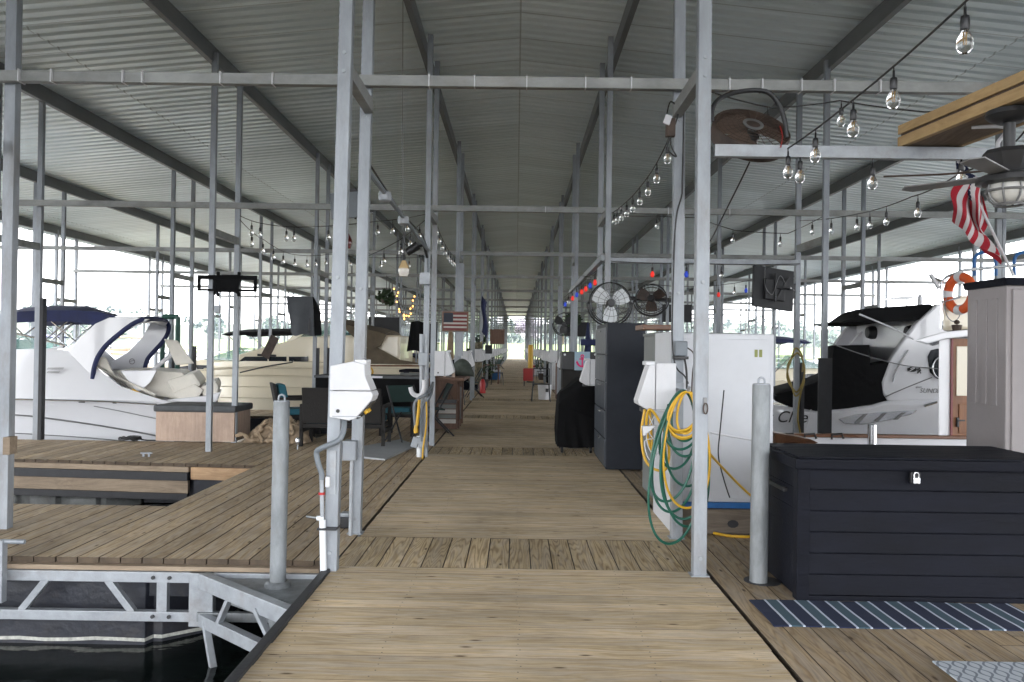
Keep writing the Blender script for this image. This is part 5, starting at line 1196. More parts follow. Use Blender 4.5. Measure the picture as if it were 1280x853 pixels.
Gc = [at(756, 326, 12.0), at(860, 329, 12.05), at(1000, 330, 12.05)]
string_lights('red, blue and clear bulbs under the white rail right of the boardwalk', Gc, [.245, .42, .60], .015, ['red', 'blue', 'clear'], drop=.03)
Hc = [at(728, 345, 13.2), at(820, 356, 14.5), at(880, 358, 15), at(940, 350, 15.5), at(998, 345, 15.6)]
string_lights('red, white and blue bulbs slung across the right slip beyond the fans', Hc, [.39, .66, .735, .79, .88], .02, ['red', 'red', 'clear', 'blue', 'red'], drop=.04)
Ic = [at(752, 333, 12.3), at(737, 345, 13.4), at(720, 358, 15), at(705, 372, 17)]
string_lights('red and blue bulbs clustered on the long rail beside the cage fan', Ic, [.12, .22, .32, .42, .55, .68, .82, .95], .01, ['red', 'blue', 'red', 'red', 'blue', 'red', 'clear', 'blue'], drop=.03)
Jc = [at(543, 268, 12.1), at(550, 292, 13.6), at(560, 312, 15.4), at(569, 322, 16.9)]
string_lights('string of clear bulbs running down to the flag post on the left of the boardwalk', Jc, [.12, .28, .42, .55, .7, .8, .9, .97], .01, drop=.02)
Kc = [at(300, 270, 11.3), at(330, 280, 11.6), at(380, 284, 11.9), at(470, 277, 12.1), at(532, 268, 12.2)]
string_lights('long string of clear bulbs across the left slip below the second cross beam', Kc, [.07, .12, .26, .30, .48, .58, .66, .74, .82, .9], .015, drop=.03)
Lc = [at(300, 275, 11.3), at(330, 300, 12.6), at(365, 318, 14.4), at(410, 318, 16.9), at(500, 322, 17.4), at(535, 319, 17.8)]
string_lights('string of dark bulbs drooping back to the third cross beam over the left slip', Lc, [.08, .16, .24, .32, .42, .52, .6, .7, .78, .86, .94], .03, drop=.04)
Mc = [at(456, 322, 10.5), at(500, 300, 11.0), at(535, 272, 12.0)]
string_lights('short string of bulbs climbing to the second left post under the dark conduit', Mc, [.2, .4, .6, .8], .01, drop=.03)
# amber fairy lights further back
Nc = [at(494, 362, 19), at(500, 385, 19), at(506, 396, 19), at(513, 392, 19), at(516, 372, 19)]
t = thing('fairy_lights', tuple(Nc[0]), 'glowing amber fairy lights wound on a post near the cream cruiser', 'fairy lights')
q = MB(); q.tube(spline(Nc, 6), .008, 5); q.build('wire', M['cableblk'], t)
for p in spline(Nc, 4):
    q = MB(); q.sphere(p + Vector((random.uniform(-.05, .05), 0, random.uniform(-.05, .05))), .019, (1, 1, 1.2), 8, 6); q.build('bulb', M['amber'], t, smooth=True)

# ---- timber beam with ceiling fan, top right
bX = at(1127, 186, 5.36).x; zb = 2.805
t = thing('timber_beam', (bX + .1, 3.5, zb), 'new yellow timber beam with a dark groove, laid on the right rail under the canopy', 'beam')
y0_, y1_ = .8, 5.42
q = MB(); q.box(bX, bX + .04, y0_, y1_, zb + .002, zb + .068); q.build('side_board', M['gold'], t, bevel=.003)
q = MB(); q.box(bX + .002, bX + .04, y0_, y1_, zb + .086, zb + .145); q.build('side_board', M['gold'], t, bevel=.003)
M['groove'] = mk('dark_gap_wood', (.07, .045, .03), .8)
q = MB(); q.box(bX + .012, bX + .36, y0_, y1_ - .02, zb + .0705, zb + .0835); q.build('gap_strip', M['groove'], t)  # dark strip filling the gap between the side boards
M['under'] = wood('brown_plywood', (.16, .115, .08), (.24, .18, .13), 'Y', .8, False, .05)
q = MB(); q.box(bX + .042, bX + .36, y0_, y1_ - .004, zb + .004, zb + .066); q.build('soffit', M['under'], t)
q = MB(); q.box(bX + .36, bX + .40, y0_, y1_, zb + .002, zb + .145); q.build('side_board', M['gold'], t, bevel=.003)
for ch_ in t.children:
    for v in ch_.data.vertices: v.co.x += (5.42 - (v.co.y + t.location.y)) * .135
fc = at(1262, 140, 4.55); fX, fY = fc.x, 4.55
t = thing('ceiling_fan', (fX, fY, at(1252, 258, fY).z), 'bronze ceiling fan with a caged glass light under the timber beam', 'ceiling fan')
zz = lambda py: at(1252, py, fY).z
q = MB(); q.lathe([(0, zb - .002), (.115, zb - .003), (.12, zb - .03), (.10, zb - .05), (.06, zb - .07), (0, zb - .07)], (fX, fY, 0), 24); q.build('ceiling_plate', M['darkmetal'], t, smooth=True)
q = MB(); q.lathe([(.03, zb - .06), (.03, zz(188))], (fX, fY, 0), 14); q.build('downrod', M['darkmetal'], t, smooth=True)
q = MB(); q.lathe([(.03, zz(186)), (.12, zz(188)), (.145, zz(194)), (.10, zz(214)), (.09, zz(218)), (.0, zz(218))], (fX, fY, 0), 8); q.build('motor_housing', M['darkmetal'], t)
q = MB(); q.lathe([(.0, zz(214)), (.10, zz(216)), (.16, zz(222)), (.165, zz(229)), (.12, zz(231)), (0, zz(231))], (fX, fY, 0), 24); q.build('fan_pan', M['darkmetal'], t, smooth=True)
M['frost'] = mk('frosted_glass', (.55, .54, .50), .25, 0, .1, 8)
q = MB(); q.lathe([(.098, zz(230)), (.105, zz(236)), (.095, zz(246)), (.06, zz(254)), (0, zz(256))], (fX, fY, 0), 24); q.build('light_bowl', M['frost'], t, smooth=True)
q = MB()
for k in range(8):
    a = k * PI / 4; q.tube([(fX + r_ * math.cos(a), fY + r_ * math.sin(a), z_) for r_, z_ in ((.105, zz(229)), (.114, zz(238)), (.10, zz(248)), (.066, zz(256)))], .006, 6)
for r_, z_ in ((.114, zz(239)), (.07, zz(256))): q.tube([(fX + r_ * math.cos(k * PI / 10), fY + r_ * math.sin(k * PI / 10), z_) for k in range(20)], .007, 6, closed=True)
q.build('cage', M['greymetal'], t, smooth=True)
for k in range(4):
    a = R(222) + k * 2 * PI / 4; ca, sa = math.cos(a), math.sin(a); q = MB()
    def bp(r_, w_, dz): return Vector((fX + r_ * ca - w_ * sa, fY + r_ * sa + w_ * ca, zz(221) + dz))
    q.ext([bp(.13, -.045, -.004), bp(.54, -.06, -.006), bp(.58, 0, 0), bp(.54, .06, .006), bp(.13, .045, .004)], (0, 0, .008)); q.build('blade', M['greymetal'], t, bevel=.003)
a = at(1273, 165, fY + .3); t2 = cable('white_conduit', [Vector((bX + .2, fY + .35, zb)), at(1258, 160, fY + .25), at(1247, 180, fY + .25), at(1252, 195, fY + .2)], .012, 'white', 'pale flexible conduit hanging beside the ceiling fan', 'conduit')
cable('thin_rod', [at(1105, 221, 5.3), at(1180, 218, 4.9), at(1240, 213, 4.6)], .006, 'rust', 'thin reddish rod hanging level beside the ceiling fan', 'rod')

# ---- fans
def cage_fan(label, c, rad, mtx, blades, blademat, cagemat, yoke=True, guard=18, mount=None):
    t = thing('cage_fan', tuple(c), label, 'fan'); T = lambda v: c + mtx @ Vector(v)
    q = MB()
    for rr_, y in ((rad, 0), (rad, .07), (rad * .97, -.05), (rad * .66, -.075), (rad * .36, -.085)):
        q.tube([T((rr_ * math.cos(k * PI / 16), y, rr_ * math.sin(k * PI / 16))) for k in range(32)], .006 if rr_ > rad * .9 else .0025, 6, closed=True)
    for k in range(guard):
        a = 2 * PI * k / guard; ca, sa = math.cos(a), math.sin(a)
        q.tube([T((rad * .16 * ca, -.085, rad * .16 * sa)), T((rad * .7 * ca, -.078, rad * .7 * sa)), T((rad * ca, -.01, rad * sa)), T((rad * ca, .07, rad * sa)), T((rad * .5 * ca, .1, rad * .5 * sa))], .0022, 5)
    q.build('guard', M[cagemat], t, smooth=True)
    q = MB(); q.lathe([(0, -.06), (.05, -.055), (.06, .0), (.06, .12), (.04, .14), (0, .14)], c, 16, mtx @ Matrix.Rotation(R(-90), 3, 'X')); q.build('motor', M['darkmetal'], t, smooth=True)
    for k in range(blades):
        a = 2 * PI * k / blades + .5; q = MB()
        def g(u, v):
            r_ = rad * (.14 + .78 * u); w_ = rad * (.22 + .40 * math.sin(min(1, u * 1.1) * PI * .62)) * (v - .5) * 2 * .8; an = a + w_ / max(.1 * rad, r_) * .75
            return T((r_ * math.cos(an), -.02 + .05 * (v - .5), r_ * math.sin(an)))
        q.grid(g, 8, 4); q.build('blade', M[blademat], t, smooth=True, solid=.003)
    if yoke:
        q = MB(); q.tube([T(((rad + .03) * math.cos(R(k)), .03, (rad + .03) * math.sin(R(k)))) for k in range(180, 361, 12)], .011, 8)
        for s in (-1, 1): q.tube([T((s * (rad + .03), .03, 0)), T((s * (rad - .01), .03, 0))], .018, 8)
        q.build('yoke', M['blackp'], t, smooth=True)
    if mount: q = MB(); q.tube([T((0, .13, 0)), mount], .02, 8); q.build('mount_arm', M['darkmetal'], t, smooth=True)
    return t
fcen = at(763, 379, 10.9)
cage_fan('round cage fan with three pale blades above the tall dark cabinet', fcen, 26 * 10.9 / 1033, Matrix.Rotation(R(6), 3, 'Z'), 3, 'pvc', 'blackp', mount=Vector((1.2, FR[1], fcen.z)))
fc2 = at(814, 374, 12.4)
cage_fan('smaller dark tilted cage fan right of the pale bladed one', fc2, 19.5 * 12.4 / 1033, Matrix.Rotation(R(-22), 3, 'X') @ Matrix.Rotation(R(-10), 3, 'Z'), 3, 'rust', 'blackp', mount=fc2 + Vector((0, .4, .05)))
q = MB(); q.tube([at(786, 373, 12.5), at(852, 376, 12.5)], .03, 8); o = q.build('fan_arm', M['darkmetal'], smooth=True); tag(o, 'dark horizontal arm reaching to the smaller tilted fan', 'bracket')
# brown drum fan on the near rail
c3_ = at(937, 169, 5.75); rad = .262; mt = Matrix.Rotation(R(-44), 3, 'X') @ Matrix.Rotation(R(0), 3, 'Z')
mt = Matrix.Rotation(R(8), 3, 'Y') @ Matrix.Rotation(R(-47), 3, 'X')
t = thing('drum_fan', tuple(c3_), 'rusty brown round fan tilted downwards on the near right rail', 'fan'); T = lambda v: c3_ + mt @ Vector(v)
q = MB(); q.lathe([(rad, .06), (rad + .008, .05), (rad + .008, -.05), (rad, -.06), (rad - .012, -.06), (rad - .012, .05), (rad, .06)], c3_, 36, mt @ Matrix.Rotation(R(90), 3, 'X')); q.build('rim', M['rust'], t, smooth=True)
q = MB()
for k in range(1, 8): q.tube([T((rad * k / 7.5 * math.cos(j * PI / 16), -.062 - .02 * (1 - k / 7.5), rad * k / 7.5 * math.sin(j * PI / 16))) for j in range(32)], .0022, 5, closed=True)
for k in range(24): a = k * PI / 12; q.tube([T((.07 * math.cos(a), -.078, .07 * math.sin(a))), T((rad * math.cos(a), -.06, rad * math.sin(a)))], .002, 5)
q.build('guard', M['rust'], t, smooth=True)
q = MB(); q.lathe([(.05, .0), (.072, .0), (.072, .008), (.05, .008)], c3_ + mt @ Vector((0, -.08, 0)), 24, mt @ Matrix.Rotation(R(90), 3, 'X')); q.build('badge_ring', M['greymetal'], t, smooth=True)
q = MB(); q.lathe([(0, 0), (.05, .0), (.05, .006), (0, .006)], c3_ + mt @ Vector((0, -.077, 0)), 24, mt @ Matrix.Rotation(R(90), 3, 'X')); q.build('badge', M['rust'], t, smooth=True)
M['brownblade'] = mk('brown_blade', (.14, .095, .07), .5, .2, .2, 6)
for k in range(3):
    a = 2 * PI * k / 3 + .3; q = MB()
    q.grid(lambda u, v: T((rad * (.15 + .8 * u) * math.cos(a + (v - .5) * 1.5), -.01 + .05 * (v - .5), rad * (.15 + .8 * u) * math.sin(a + (v - .5) * 1.5))), 6, 6); q.build('blade', M['brownblade'], t, smooth=True, solid=.003)
q = MB(); q.lathe([(0, 0), (.07, 0), (.07, .12), (0, .13)], c3_, 16, mt @ Matrix.Rotation(R(-90), 3, 'X')); q.build('motor', M['darkmetal'], t, smooth=True)
q = MB(); q.tube(spline([at(890, 152, 5.5), at(891, 135, 5.5), at(902, 122, 5.55), at(930, 114, 5.6), at(958, 115, 5.6), at(973, 130, 5.6), at(981, 152, 5.6), at(983, 172, 5.6)], 5), .016, 8); q.build('yoke', M['blackp'], t, smooth=True)
q = MB(); q.tube(spline([at(975, 158, 5.6), at(978, 170, 5.5), at(976, 184, 5.33)], 4), .004, 5); q.build('red_lead', M['red'], t)
cable('hanging_cable', [at(937, 203, 5.9), at(925, 228, 6.1), at(905, 268, 6.4), at(893, 292, 6.45), at(886, 305, 6.45)], .006, 'cableblk', 'thin black cable running from the brown fan down to the right post', 'cable')
cable('post_cable', [at(855, 140, 6.37), at(853, 230, 6.37), at(852, 245, 6.37), at(846, 268, 6.36), at(843, 300, 6.36), at(842, 325, 6.36)], .006, 'cableblk', 'black cable looping down the rear post right of the boardwalk', 'cable')
a = at(838, 160, 6.3); t = thing('cable_bundle', tuple(a), 'brown plug box and cable knot at the top of the nearest right rear post', 'cable knot')
q = MB(); q.cbox(a, .07, .06, .14); q.build('plug_box', M['rust'], t, bevel=.008); q = MB(); q.cbox(a + Vector((-.03, -.04, .05)), .05, .02, .07, Matrix.Rotation(.3, 3, 'Y')); q.build('tag', M['white'], t)
q = MB(); q.tube(spline([a + Vector((0, 0, -.06)), a + Vector((-.02, 0, -.16)), a + Vector((.05, 0, -.22)), a + Vector((0, .0, -.1)), a + Vector((.06, 0, .12)), a + Vector((.0, 0, .2)), a + Vector((-.03, 0, .1))], 6), .006, 6); q.build('wire', M['cableblk'], t)

# ---- screens
def tv(label, c, w, h, rot, post, cover=False):
    t = thing('television', tuple(c), label, 'television'); T = lambda v: c + rot @ Vector(v)
    q = MB(); q.cbox(c, w, .05, h, rot); q.build('panel', M['blackp'], t, bevel=.008)
    q = MB(); q.cbox(T((0, .001 - .045, -.03)), w * .5, .05, h * .5, rot); q.build('rear_housing', M['blackp'], t, bevel=.012)
    q = MB(); q.tube([T((.02, -.08, 0)), T((.16, -.16, 0)), post], .02, 8); q.cbox(T((0, -.075, 0)), .03, .02, h * .7, rot); q.cbox(T((w * .18, -.075, 0)), .03, .02, h * .7, rot @ Matrix.Rotation(.5, 3, 'Y')); q.cbox(post, .08, .06, .22); q.build('wall_arm', M['darkmetal'], t)
    q = MB(); q.tube(spline([T((-w * .25, -.05, h * .45)), T((-w * .28, -.09, 0)), T((-w * .1, -.09, -h * .2)), T((0, -.09, .05)), T((w * .1, -.09, h * .3)), T((w * .25, -.08, h * .1))], 5), .005, 5); q.build('lead', M['greymetal'], t)
    return t
tc_ = at(966, 361, 11.75)
tv('black television seen from behind, hung on a bracket right of the white rail', tc_, 56 * 11.75 / 1033, 52 * 11.75 / 1033, Matrix.Rotation(R(4), 3, 'Y') @ Matrix.Rotation(R(-10), 3, 'X') @ Matrix.Rotation(R(14), 3, 'Z'), Vector((4.1, FR[1] + PAIR, tc_.z)))
# covered television at the left
cc = at(374, 396, 16.6); t = thing('covered_television', tuple(cc), 'television under a grey cloth cover on a bracket in front of the cream cruiser', 'television')
M['greycloth'] = mk('grey_cloth', (.085, .09, .10), .85, 0, .15, 4, .5, 6)
w_, h_ = .50, .78
def cov(u, v):
    x = (u - .5) * w_ * (1 - .12 * v); z = (.5 - v) * h_ - .06 * (u) + .02 * math.sin(u * 9 + v * 3) * v
    return cc + Vector((x - .02 + .09 * v, .05 * math.sin(u * 8 + v * 2) * v + .1 * u, z + .06 * u + .02))
q = MB(); q.grid(cov, 16, 12); q.build('cover', M['greycloth'], t, smooth=True, solid=.01)
q = MB(); q.ext([cov(1, v) + Vector((.0, .02, 0)) for v in (0, .3, .6, 1)] + [cov(1, v) + Vector((dx * .6, .22, dz)) for v, dx, dz in ((1, .12, .02), (.7, .08, 0), (.45, .12, .05), (.2, .05, .0))], (.02, .02, .0)); q.build('side_flap', M['blackcanvas'], t)
q = MB(); q.box(cc.x - .2, cc.x + .2, cc.y + .1, cc.y + .16, cc.z - .32, cc.z + .36); q.build('panel', M['blackp'], t, bevel=.01)
q = MB()
for dz in (.18, -.18): q.bar(cc + Vector((.2, .15, dz)), (-4.15, FR[2] + .05, cc.z + dz), .04, .03)
q.build('wall_arm', M['darkmetal'], t)
# empty television mount
a = at(287, 356, 11.15); t = thing('television_mount', tuple(a), 'empty black television mount on the pair of left posts', 'bracket')
sx = 11.15 / 1033
def mm(px, py): return Vector((a.x + (px - 287) * sx, 11.06, a.z - (py - 356) * sx))
q = MB(); q.ext([mm(*p) for p in ((272, 345), (301, 344), (303, 350), (300, 362), (302, 370), (296, 366), (275, 366), (270, 370), (269, 348))], (0, .05, 0)); q.build('plate', M['blackcanvas'], t, bevel=.005)
for py in (346.5, 349): q = MB(); q.bar(mm(251, py), mm(322, py - 0), .04, .03); q.build('rail', M['blackcanvas'], t)
for py in (363.5,): q = MB(); q.bar(mm(251, py), mm(322, py), .04, .03); q.build('rail', M['blackcanvas'], t)
for px in (252, 271, 322): q = MB(); q.bar(mm(px, 345), mm(px, 365), .04, .03); q.build('hook_arm', M['blackcanvas'], t)
q = MB(); 
for px in (274, 300): q.bar(mm(px, 343), mm(px + 3, 343), .06, .05); q.bar(mm(px, 369), mm(px + 3, 369), .06, .05)
q.build('knob', M['blackcanvas'], t, bevel=.01)
a = at(273, 387, 11.15); q = MB(); q.cbox((a.x, 11.12, a.z), .07, .08, .105); tag(q.build('switch_box', M['galv'], bevel=.006), 'small grey switch box on the left post below the television mount', 'electrical box')
# grey hanging screen behind the nearest left posts
a = at(433, 257, 10.6); t = thing('grey_screen', tuple(a), 'dark grey flat screen hung high behind the nearest left posts', 'screen')
q = MB(); q.cbox(a, .40, .05, .33, Matrix.Rotation(R(-5), 3, 'Y')); q.build('panel', M['greyconduit'], t, bevel=.006)
q = MB(); q.cbox(a + Vector((.08, .08, .15)), .1, .12, .12); q.tube([a + Vector((-.1, .1, .2)), a + Vector((.24, .1, .21))], .02, 8); q.tube([a + Vector((.1, .1, .2)), (a.x + .1, 10.7, 3.1)], .014, 8); q.build('bracket', M['darkmetal'], t)

# ---- conduit with round boxes and pendants along the left posts
CX = -1.2
pth = [Vector((CX, y, 2.86 - .022 * (y - 6.4))) for y in (6.5, 7.4, 8.65, 10.2, 11.1)]
t = thing('overhead_conduit', tuple(pth[0]), 'dark overhead conduit with two round boxes between the first and second left posts', 'conduit')
q = MB(); q.tube(pth, .022, 8); q.build('pipe', M['greyconduit'], t, smooth=True)
q = MB(); q.tube(spline([p + Vector((.03 * math.sin(i * 3), 0, .05 + .02 * math.cos(i * 2))) for i, p in enumerate(pth)], 6), .008, 6); q.build('cable', M['cableblk'], t, smooth=True)
for y in (7.43, 8.65):
    p = Vector((CX, y, 2.86 - .022 * (y - 6.4) - .03)); q = MB(); q.lathe([(0, .04), (.056, .04), (.06, 0), (.056, -.035), (.035, -.05), (0, -.055)], p, 20); q.build('round_box', M['galv'], t, smooth=True)
q = MB(); q.tube(spline([pth[-1], at(534, 318, 11.1), at(535, 330, 11.1), at(535, 344, 11.1)], 5), .016, 8); q.build('gooseneck', M['greyconduit'], t, smooth=True)
q = MB(); q.box(-1.30, -1.16, 11.0, 11.09, at(534, 347, 11.1).z - .1, at(534, 347, 11.1).z + .06); q.build('box', M['galvw'], t, bevel=.006)
def pendant(label, top, px, py0, py1, Y, mat, w):
    a = at(px, py0, Y); b_ = at(px, py1, Y); t = thing('pendant_lamp', (a.x, Y, b_.z), label, 'pendant lamp'); h = a.z - b_.z
    q = MB(); q.tube([(a.x, Y, top), (a.x, Y, a.z + .06)], .007, 6); q.build('rod', M['darkmetal'], t)
    q = MB(); q.lathe([(.008, a.z + .07), (.014, a.z + .06), (w * .35, a.z + .0), (0, a.z)], (a.x, Y, 0), 16); q.build('cap', M['darkmetal'], t, smooth=True)
    q = MB(); pr = [(w * .35, 0), (w * .62, .18), (w * .92, .42), (w, .6), (w * .93, .78), (w * .72, 1)]
    q.lathe([(r_, a.z - h * u) for r_, u in pr], (a.x, Y, 0), 20); q.build('shade', mat, t, smooth=True, solid=.004)
M['redshade'] = mk('dark_red_glass', (.09, .014, .012), .15, 0, .4, 8)
def creamshade():
    m, nt, b, N, L = newmat('cream_glass'); tc = N('ShaderNodeTexCoord'); sp = N('ShaderNodeSeparateXYZ'); L(tc.outputs['Generated'], sp.inputs[0]); cr = N('ShaderNodeValToRGB'); e = cr.color_ramp.elements
    e[0].position = .45; e[0].color = (.62, .58, .52, 1); e[1].position = .55; e[1].color = (.50, .36, .19, 1); L(sp.outputs[2], cr.inputs[0]); L(cr.outputs[0], b.inputs['Base Color']); b.inputs['Roughness'].default_value = .2; return m
pendant('cream and amber glass pendant lamp hanging from the overhead conduit', 2.74, 505, 326, 346, 8.65, creamshade(), .058)
pendant('dark red glass pendant lamp hanging behind the nearest left posts', 3.2, 433, 291, 311, 9.0, M['redshade'], .065)
t = thing('spot_lamp', tuple(at(520, 312, 10.8)), 'black adjustable spot lamp at the end of the overhead conduit', 'spot lamp')
a = at(521, 309, 10.8); q = MB(); q.lathe([(0, -.1), (.05, -.1), (.06, .08), (.0, .08)], a + Vector((-.05, 0, -.02)), 12, Matrix.Rotation(R(55), 3, 'Y')); q.build('head', M['blackp'], t, smooth=True)
q = MB(); q.tube([a, a + Vector((.08, .1, .04)), at(534, 322, 11.1)], .02, 8); q.build('arm', M['blackp'], t, smooth=True)
q = MB(); q.tube([(at(503, 0, 9.5).x, 9.5, 5.9), (at(503, 290, 9.5).x, 9.5, at(505, 290, 9.5).z)], .004, 5); tag(q.build('hanging_wire', M['greymetal']), 'thin straight wire hanging from the roof above the cream pendant lamp', 'wire')

# ---- flags
def flag_mat():
    m, nt, b, N, L = newmat('striped_flag_cloth'); uv = N('ShaderNodeTexCoord'); sp = N('ShaderNodeSeparateXYZ'); L(uv.outputs['UV'], sp.inputs[0])
    def M2(op, a, bb=None):
        k = N('ShaderNodeMath'); k.operation = op
        for i, z in enumerate((a, bb)):
            if z is None: continue
            if isinstance(z, (int, float)): k.inputs[i].default_value = z
            else: L(z, k.inputs[i])
        return k.outputs[0]
    u, v = sp.outputs[0], sp.outputs[1]
    st = M2('LESS_THAN', M2('MODULO', M2('MULTIPLY', v, 6.5), 1.0), .5)
    mx = N('ShaderNodeMixRGB'); L(st, mx.inputs[0]); mx.inputs[1].default_value = (.62, .58, .58, 1); mx.inputs[2].default_value = (.40, .015, .03, 1)
    can_ = M2('MULTIPLY', M2('LESS_THAN', u, .4), M2('GREATER_THAN', v, .4615))
    du = M2('SUBTRACT', M2('FRACT', M2('MULTIPLY', u, 15)), .5); dv = M2('SUBTRACT', M2('FRACT', M2('MULTIPLY', v, 10)), .5)
    star = M2('LESS_THAN', M2('ADD', M2('MULTIPLY', du, du), M2('MULTIPLY', dv, dv)), .07)
    m2 = N('ShaderNodeMixRGB'); L(star, m2.inputs[0]); m2.inputs[1].default_value = (.012, .02, .06, 1); m2.inputs[2].default_value = (.6, .6, .62, 1)
    m3 = N('ShaderNodeMixRGB'); L(can_, m3.inputs[0]); L(mx.outputs[0], m3.inputs[1]); L(m2.outputs[0], m3.inputs[2]); L(m3.outputs[0], b.inputs['Base Color']); b.inputs['Roughness'].default_value = .85; return m
FM = flag_mat()
YFl = 8.2
pa = at(1267, 345, YFl); pb = at(1192, 188, YFl)
t = thing('flag', tuple(pa), 'striped national flag hanging in folds from a white staff on the trawler', 'flag')
q = MB(); q.tube([pa, pb], .014, 8); q.build('staff', M['white'], t, smooth=True)
d_ = (pa - pb).normalized()
def fg(u, v):   # v 1 at the top hoist; u along the fly, hanging down in folds
    h = pb + d_ * (.02 + (1 - v) * .5)
    side = Vector((-.02, .0, -.5)).normalized()
    f = math.sin(u * 11 + v * 2.2) * .06 * (.3 + u) ; x = side * (u * .62) + Vector((.07 + .13 * u * (1 - v) - .03 * v, f, -.05 * u * u))
    return h + x + Vector((.05 * math.sin(u * 7 + v * 6), .06 * math.sin(v * 11 + u * 3), 0))
q = MB(); nu, nv = 26, 16; q.grid(fg, nu, nv); o = q.build('cloth', FM, t, smooth=True)
uvl = o.data.uv_layers.new(name='UVMap')
for lp in o.data.loops:
    vi = lp.vertex_index; uvl.data[lp.index].uv = ((vi % (nu + 1)) / nu, (vi // (nu + 1)) / nv)
# wooden flag sign
c = at(569, 402, 16.85); w_, h_ = 33 * 16.85 / 1033, 25 * 16.85 / 1033
t = thing('flag_sign', tuple(c), 'wooden framed flag sign on the third left post', 'sign')
q = MB(); q.box(c.x - w_ / 2, c.x + w_ / 2, 16.86, 16.92, c.z - h_ / 2, c.z + h_ / 2); q.build('board', M['oakx'], t, bevel=.006)
n = 7; hh = h_ * .86 / 9; M['flagred'] = mk('painted_red', (.17, .03, .028), .7); M['flagwhite'] = mk('painted_white', (.5, .47, .44), .7); M['flagnavy'] = mk('painted_navy', (.03, .035, .05), .7)
for k in range(9):
    z0 = c.z - h_ * .43 + k * hh; x0 = c.x - w_ * .44 if k < 4 else c.x - w_ * .08
    q = MB(); q.box(x0, c.x + w_ * .44, 16.85, 16.861, z0 + .0015, z0 + hh - .0015); q.build('stripe', M['flagred'] if k % 2 == 0 else M['flagwhite'], t)
q = MB(); q.box(c.x - w_ * .44, c.x - w_ * .085, 16.85, 16.861, c.z - h_ * .43 + 4 * hh, c.z + h_ * .43); q.build('canton', M['flagnavy'], t)
q = MB(); q.box(c.x + .02, c.x + .16, 16.93, 17.02, c.z - .7, c.z + 1.2); q.build('post_strap', M['galv'], t)
# ================================================================ furniture and clutter on the left and along the boardwalk
# wooden deck bench box
x0, x1 = at(195, 520, 12.15).x, at(293, 520, 12.15).x
t = thing('cedar_box', ((x0 + x1) / 2, 12.5, 0), 'pale wooden box with a grey cushion lid at the stern of the white cruiser', 'storage box')
zt = at(240, 512, 12.15).z
n = 4
q = MB()
for k in range(n): q.box(x0 + (x1 - x0) * k / n + .001, x0 + (x1 - x0) * (k + 1) / n - .001, 12.15, 12.19, .02, zt - .04)
for k in range(6): q.box(x1 - .04, x1 - .002, 12.192 + .7 * k / 6 + .003, 12.192 + .7 * (k + 1) / 6 - .003, .02, zt - .04)
q.box(x0, x1 - .05, 12.2, 12.88, .02, zt - .05); q.build('boards', M['boxwood'], t)
M['slate'] = mk('slate_vinyl', (.06, .065, .07), .6, 0, .2, 6, .2, 14)
q = MB(); q.box(x0 - .03, x1 + .03, 12.11, 12.93, zt - .04, zt + .06); q.build('lid', M['slate'], t, bevel=.03)
# the chairs
def wicker_seat(label, x0, x1, y, depth, sh, bh, cush='teal', face=1, group=None, loc=None, rz=None):
    """face=+1: back towards the viewer"""
    t = thing('wicker_loveseat' if x1 - x0 > .9 else 'wicker_chair', ((x0 + x1) / 2, y, 0), label, 'loveseat' if x1 - x0 > .9 else 'chair', group)
    yb = y; yf = y + face * depth; a, b = min(yb, yf), max(yb, yf)
    q = MB(); q.ext([(x0 + .05, yb, sh - .02), (x1 - .05, yb, sh - .02), (x1 - .05, yb - face * .10, bh), (x0 + .05, yb - face * .10, bh)], (0, face * .045, 0)); q.build('backrest', M['wicker'], t, bevel=.01)
    q = MB(); q.box(x0 + .04, x1 - .04, a + .02, b, sh - .09, sh - .03); q.build('seat', M['wicker'], t, bevel=.01)
    for xx in (x0, x1 - .05):
        q = MB(); q.box(xx, xx + .05, a, b, sh - .16, sh - .10); q.build('side_rail', M['wicker'], t, bevel=.01); q = MB(); q.box(xx - .0, xx + .05, a, b, sh + .2, sh + .25); q.build('armrest', M['wicker'], t, bevel=.01)
        for yy in (a, b - .05): q = MB(); q.box(xx, xx + .05, yy, yy + .05, 0, sh + .2); q.build('leg', M['wicker'], t, bevel=.006)
    m = 2 if x1 - x0 > .9 else 1
    for k in range(m):
        c0 = x0 + .06 + (x1 - x0 - .12) * k / m; c1 = x0 + .06 + (x1 - x0 - .12) * (k + 1) / m
        q = MB(); q.box(c0 + .005, c1 - .005, a + .03, b + .02, sh - .029, sh + .07); q.build('seat_cushion', M[cush], t, bevel=.03)
        q = MB(); q.ext([(c0 + .01, yb + face * .06, sh + .07), (c1 - .01, yb + face * .06, sh + .07), (c1 - .01, yb - face * .02, bh - .01), (c0 + .01, yb - face * .02, bh - .01)], (0, face * .12, 0)); q.build('back_cushion', M[cush], t, bevel=.04)
    return t
wicker_seat('dark wicker loveseat with teal cushions, its back to the viewer', at(374, 530, 11.85).x, at(481, 530, 11.85).x, 11.85, .62, .36, at(420, 485, 11.85).z)
ch = wicker_seat('dark wicker chair with a plump teal cushion beside the burlap heap', 0, .58, 0, .55, .40, .86)
ch.location = (at(346, 530, 12.9).x, 12.9, 0); ch.rotation_euler = (0, 0, R(-68))
ch2 = dup(ch, (at(505, 530, 13.6).x, 13.9, 0), R(170), 'dark wicker chair facing the viewer behind the black bar table')
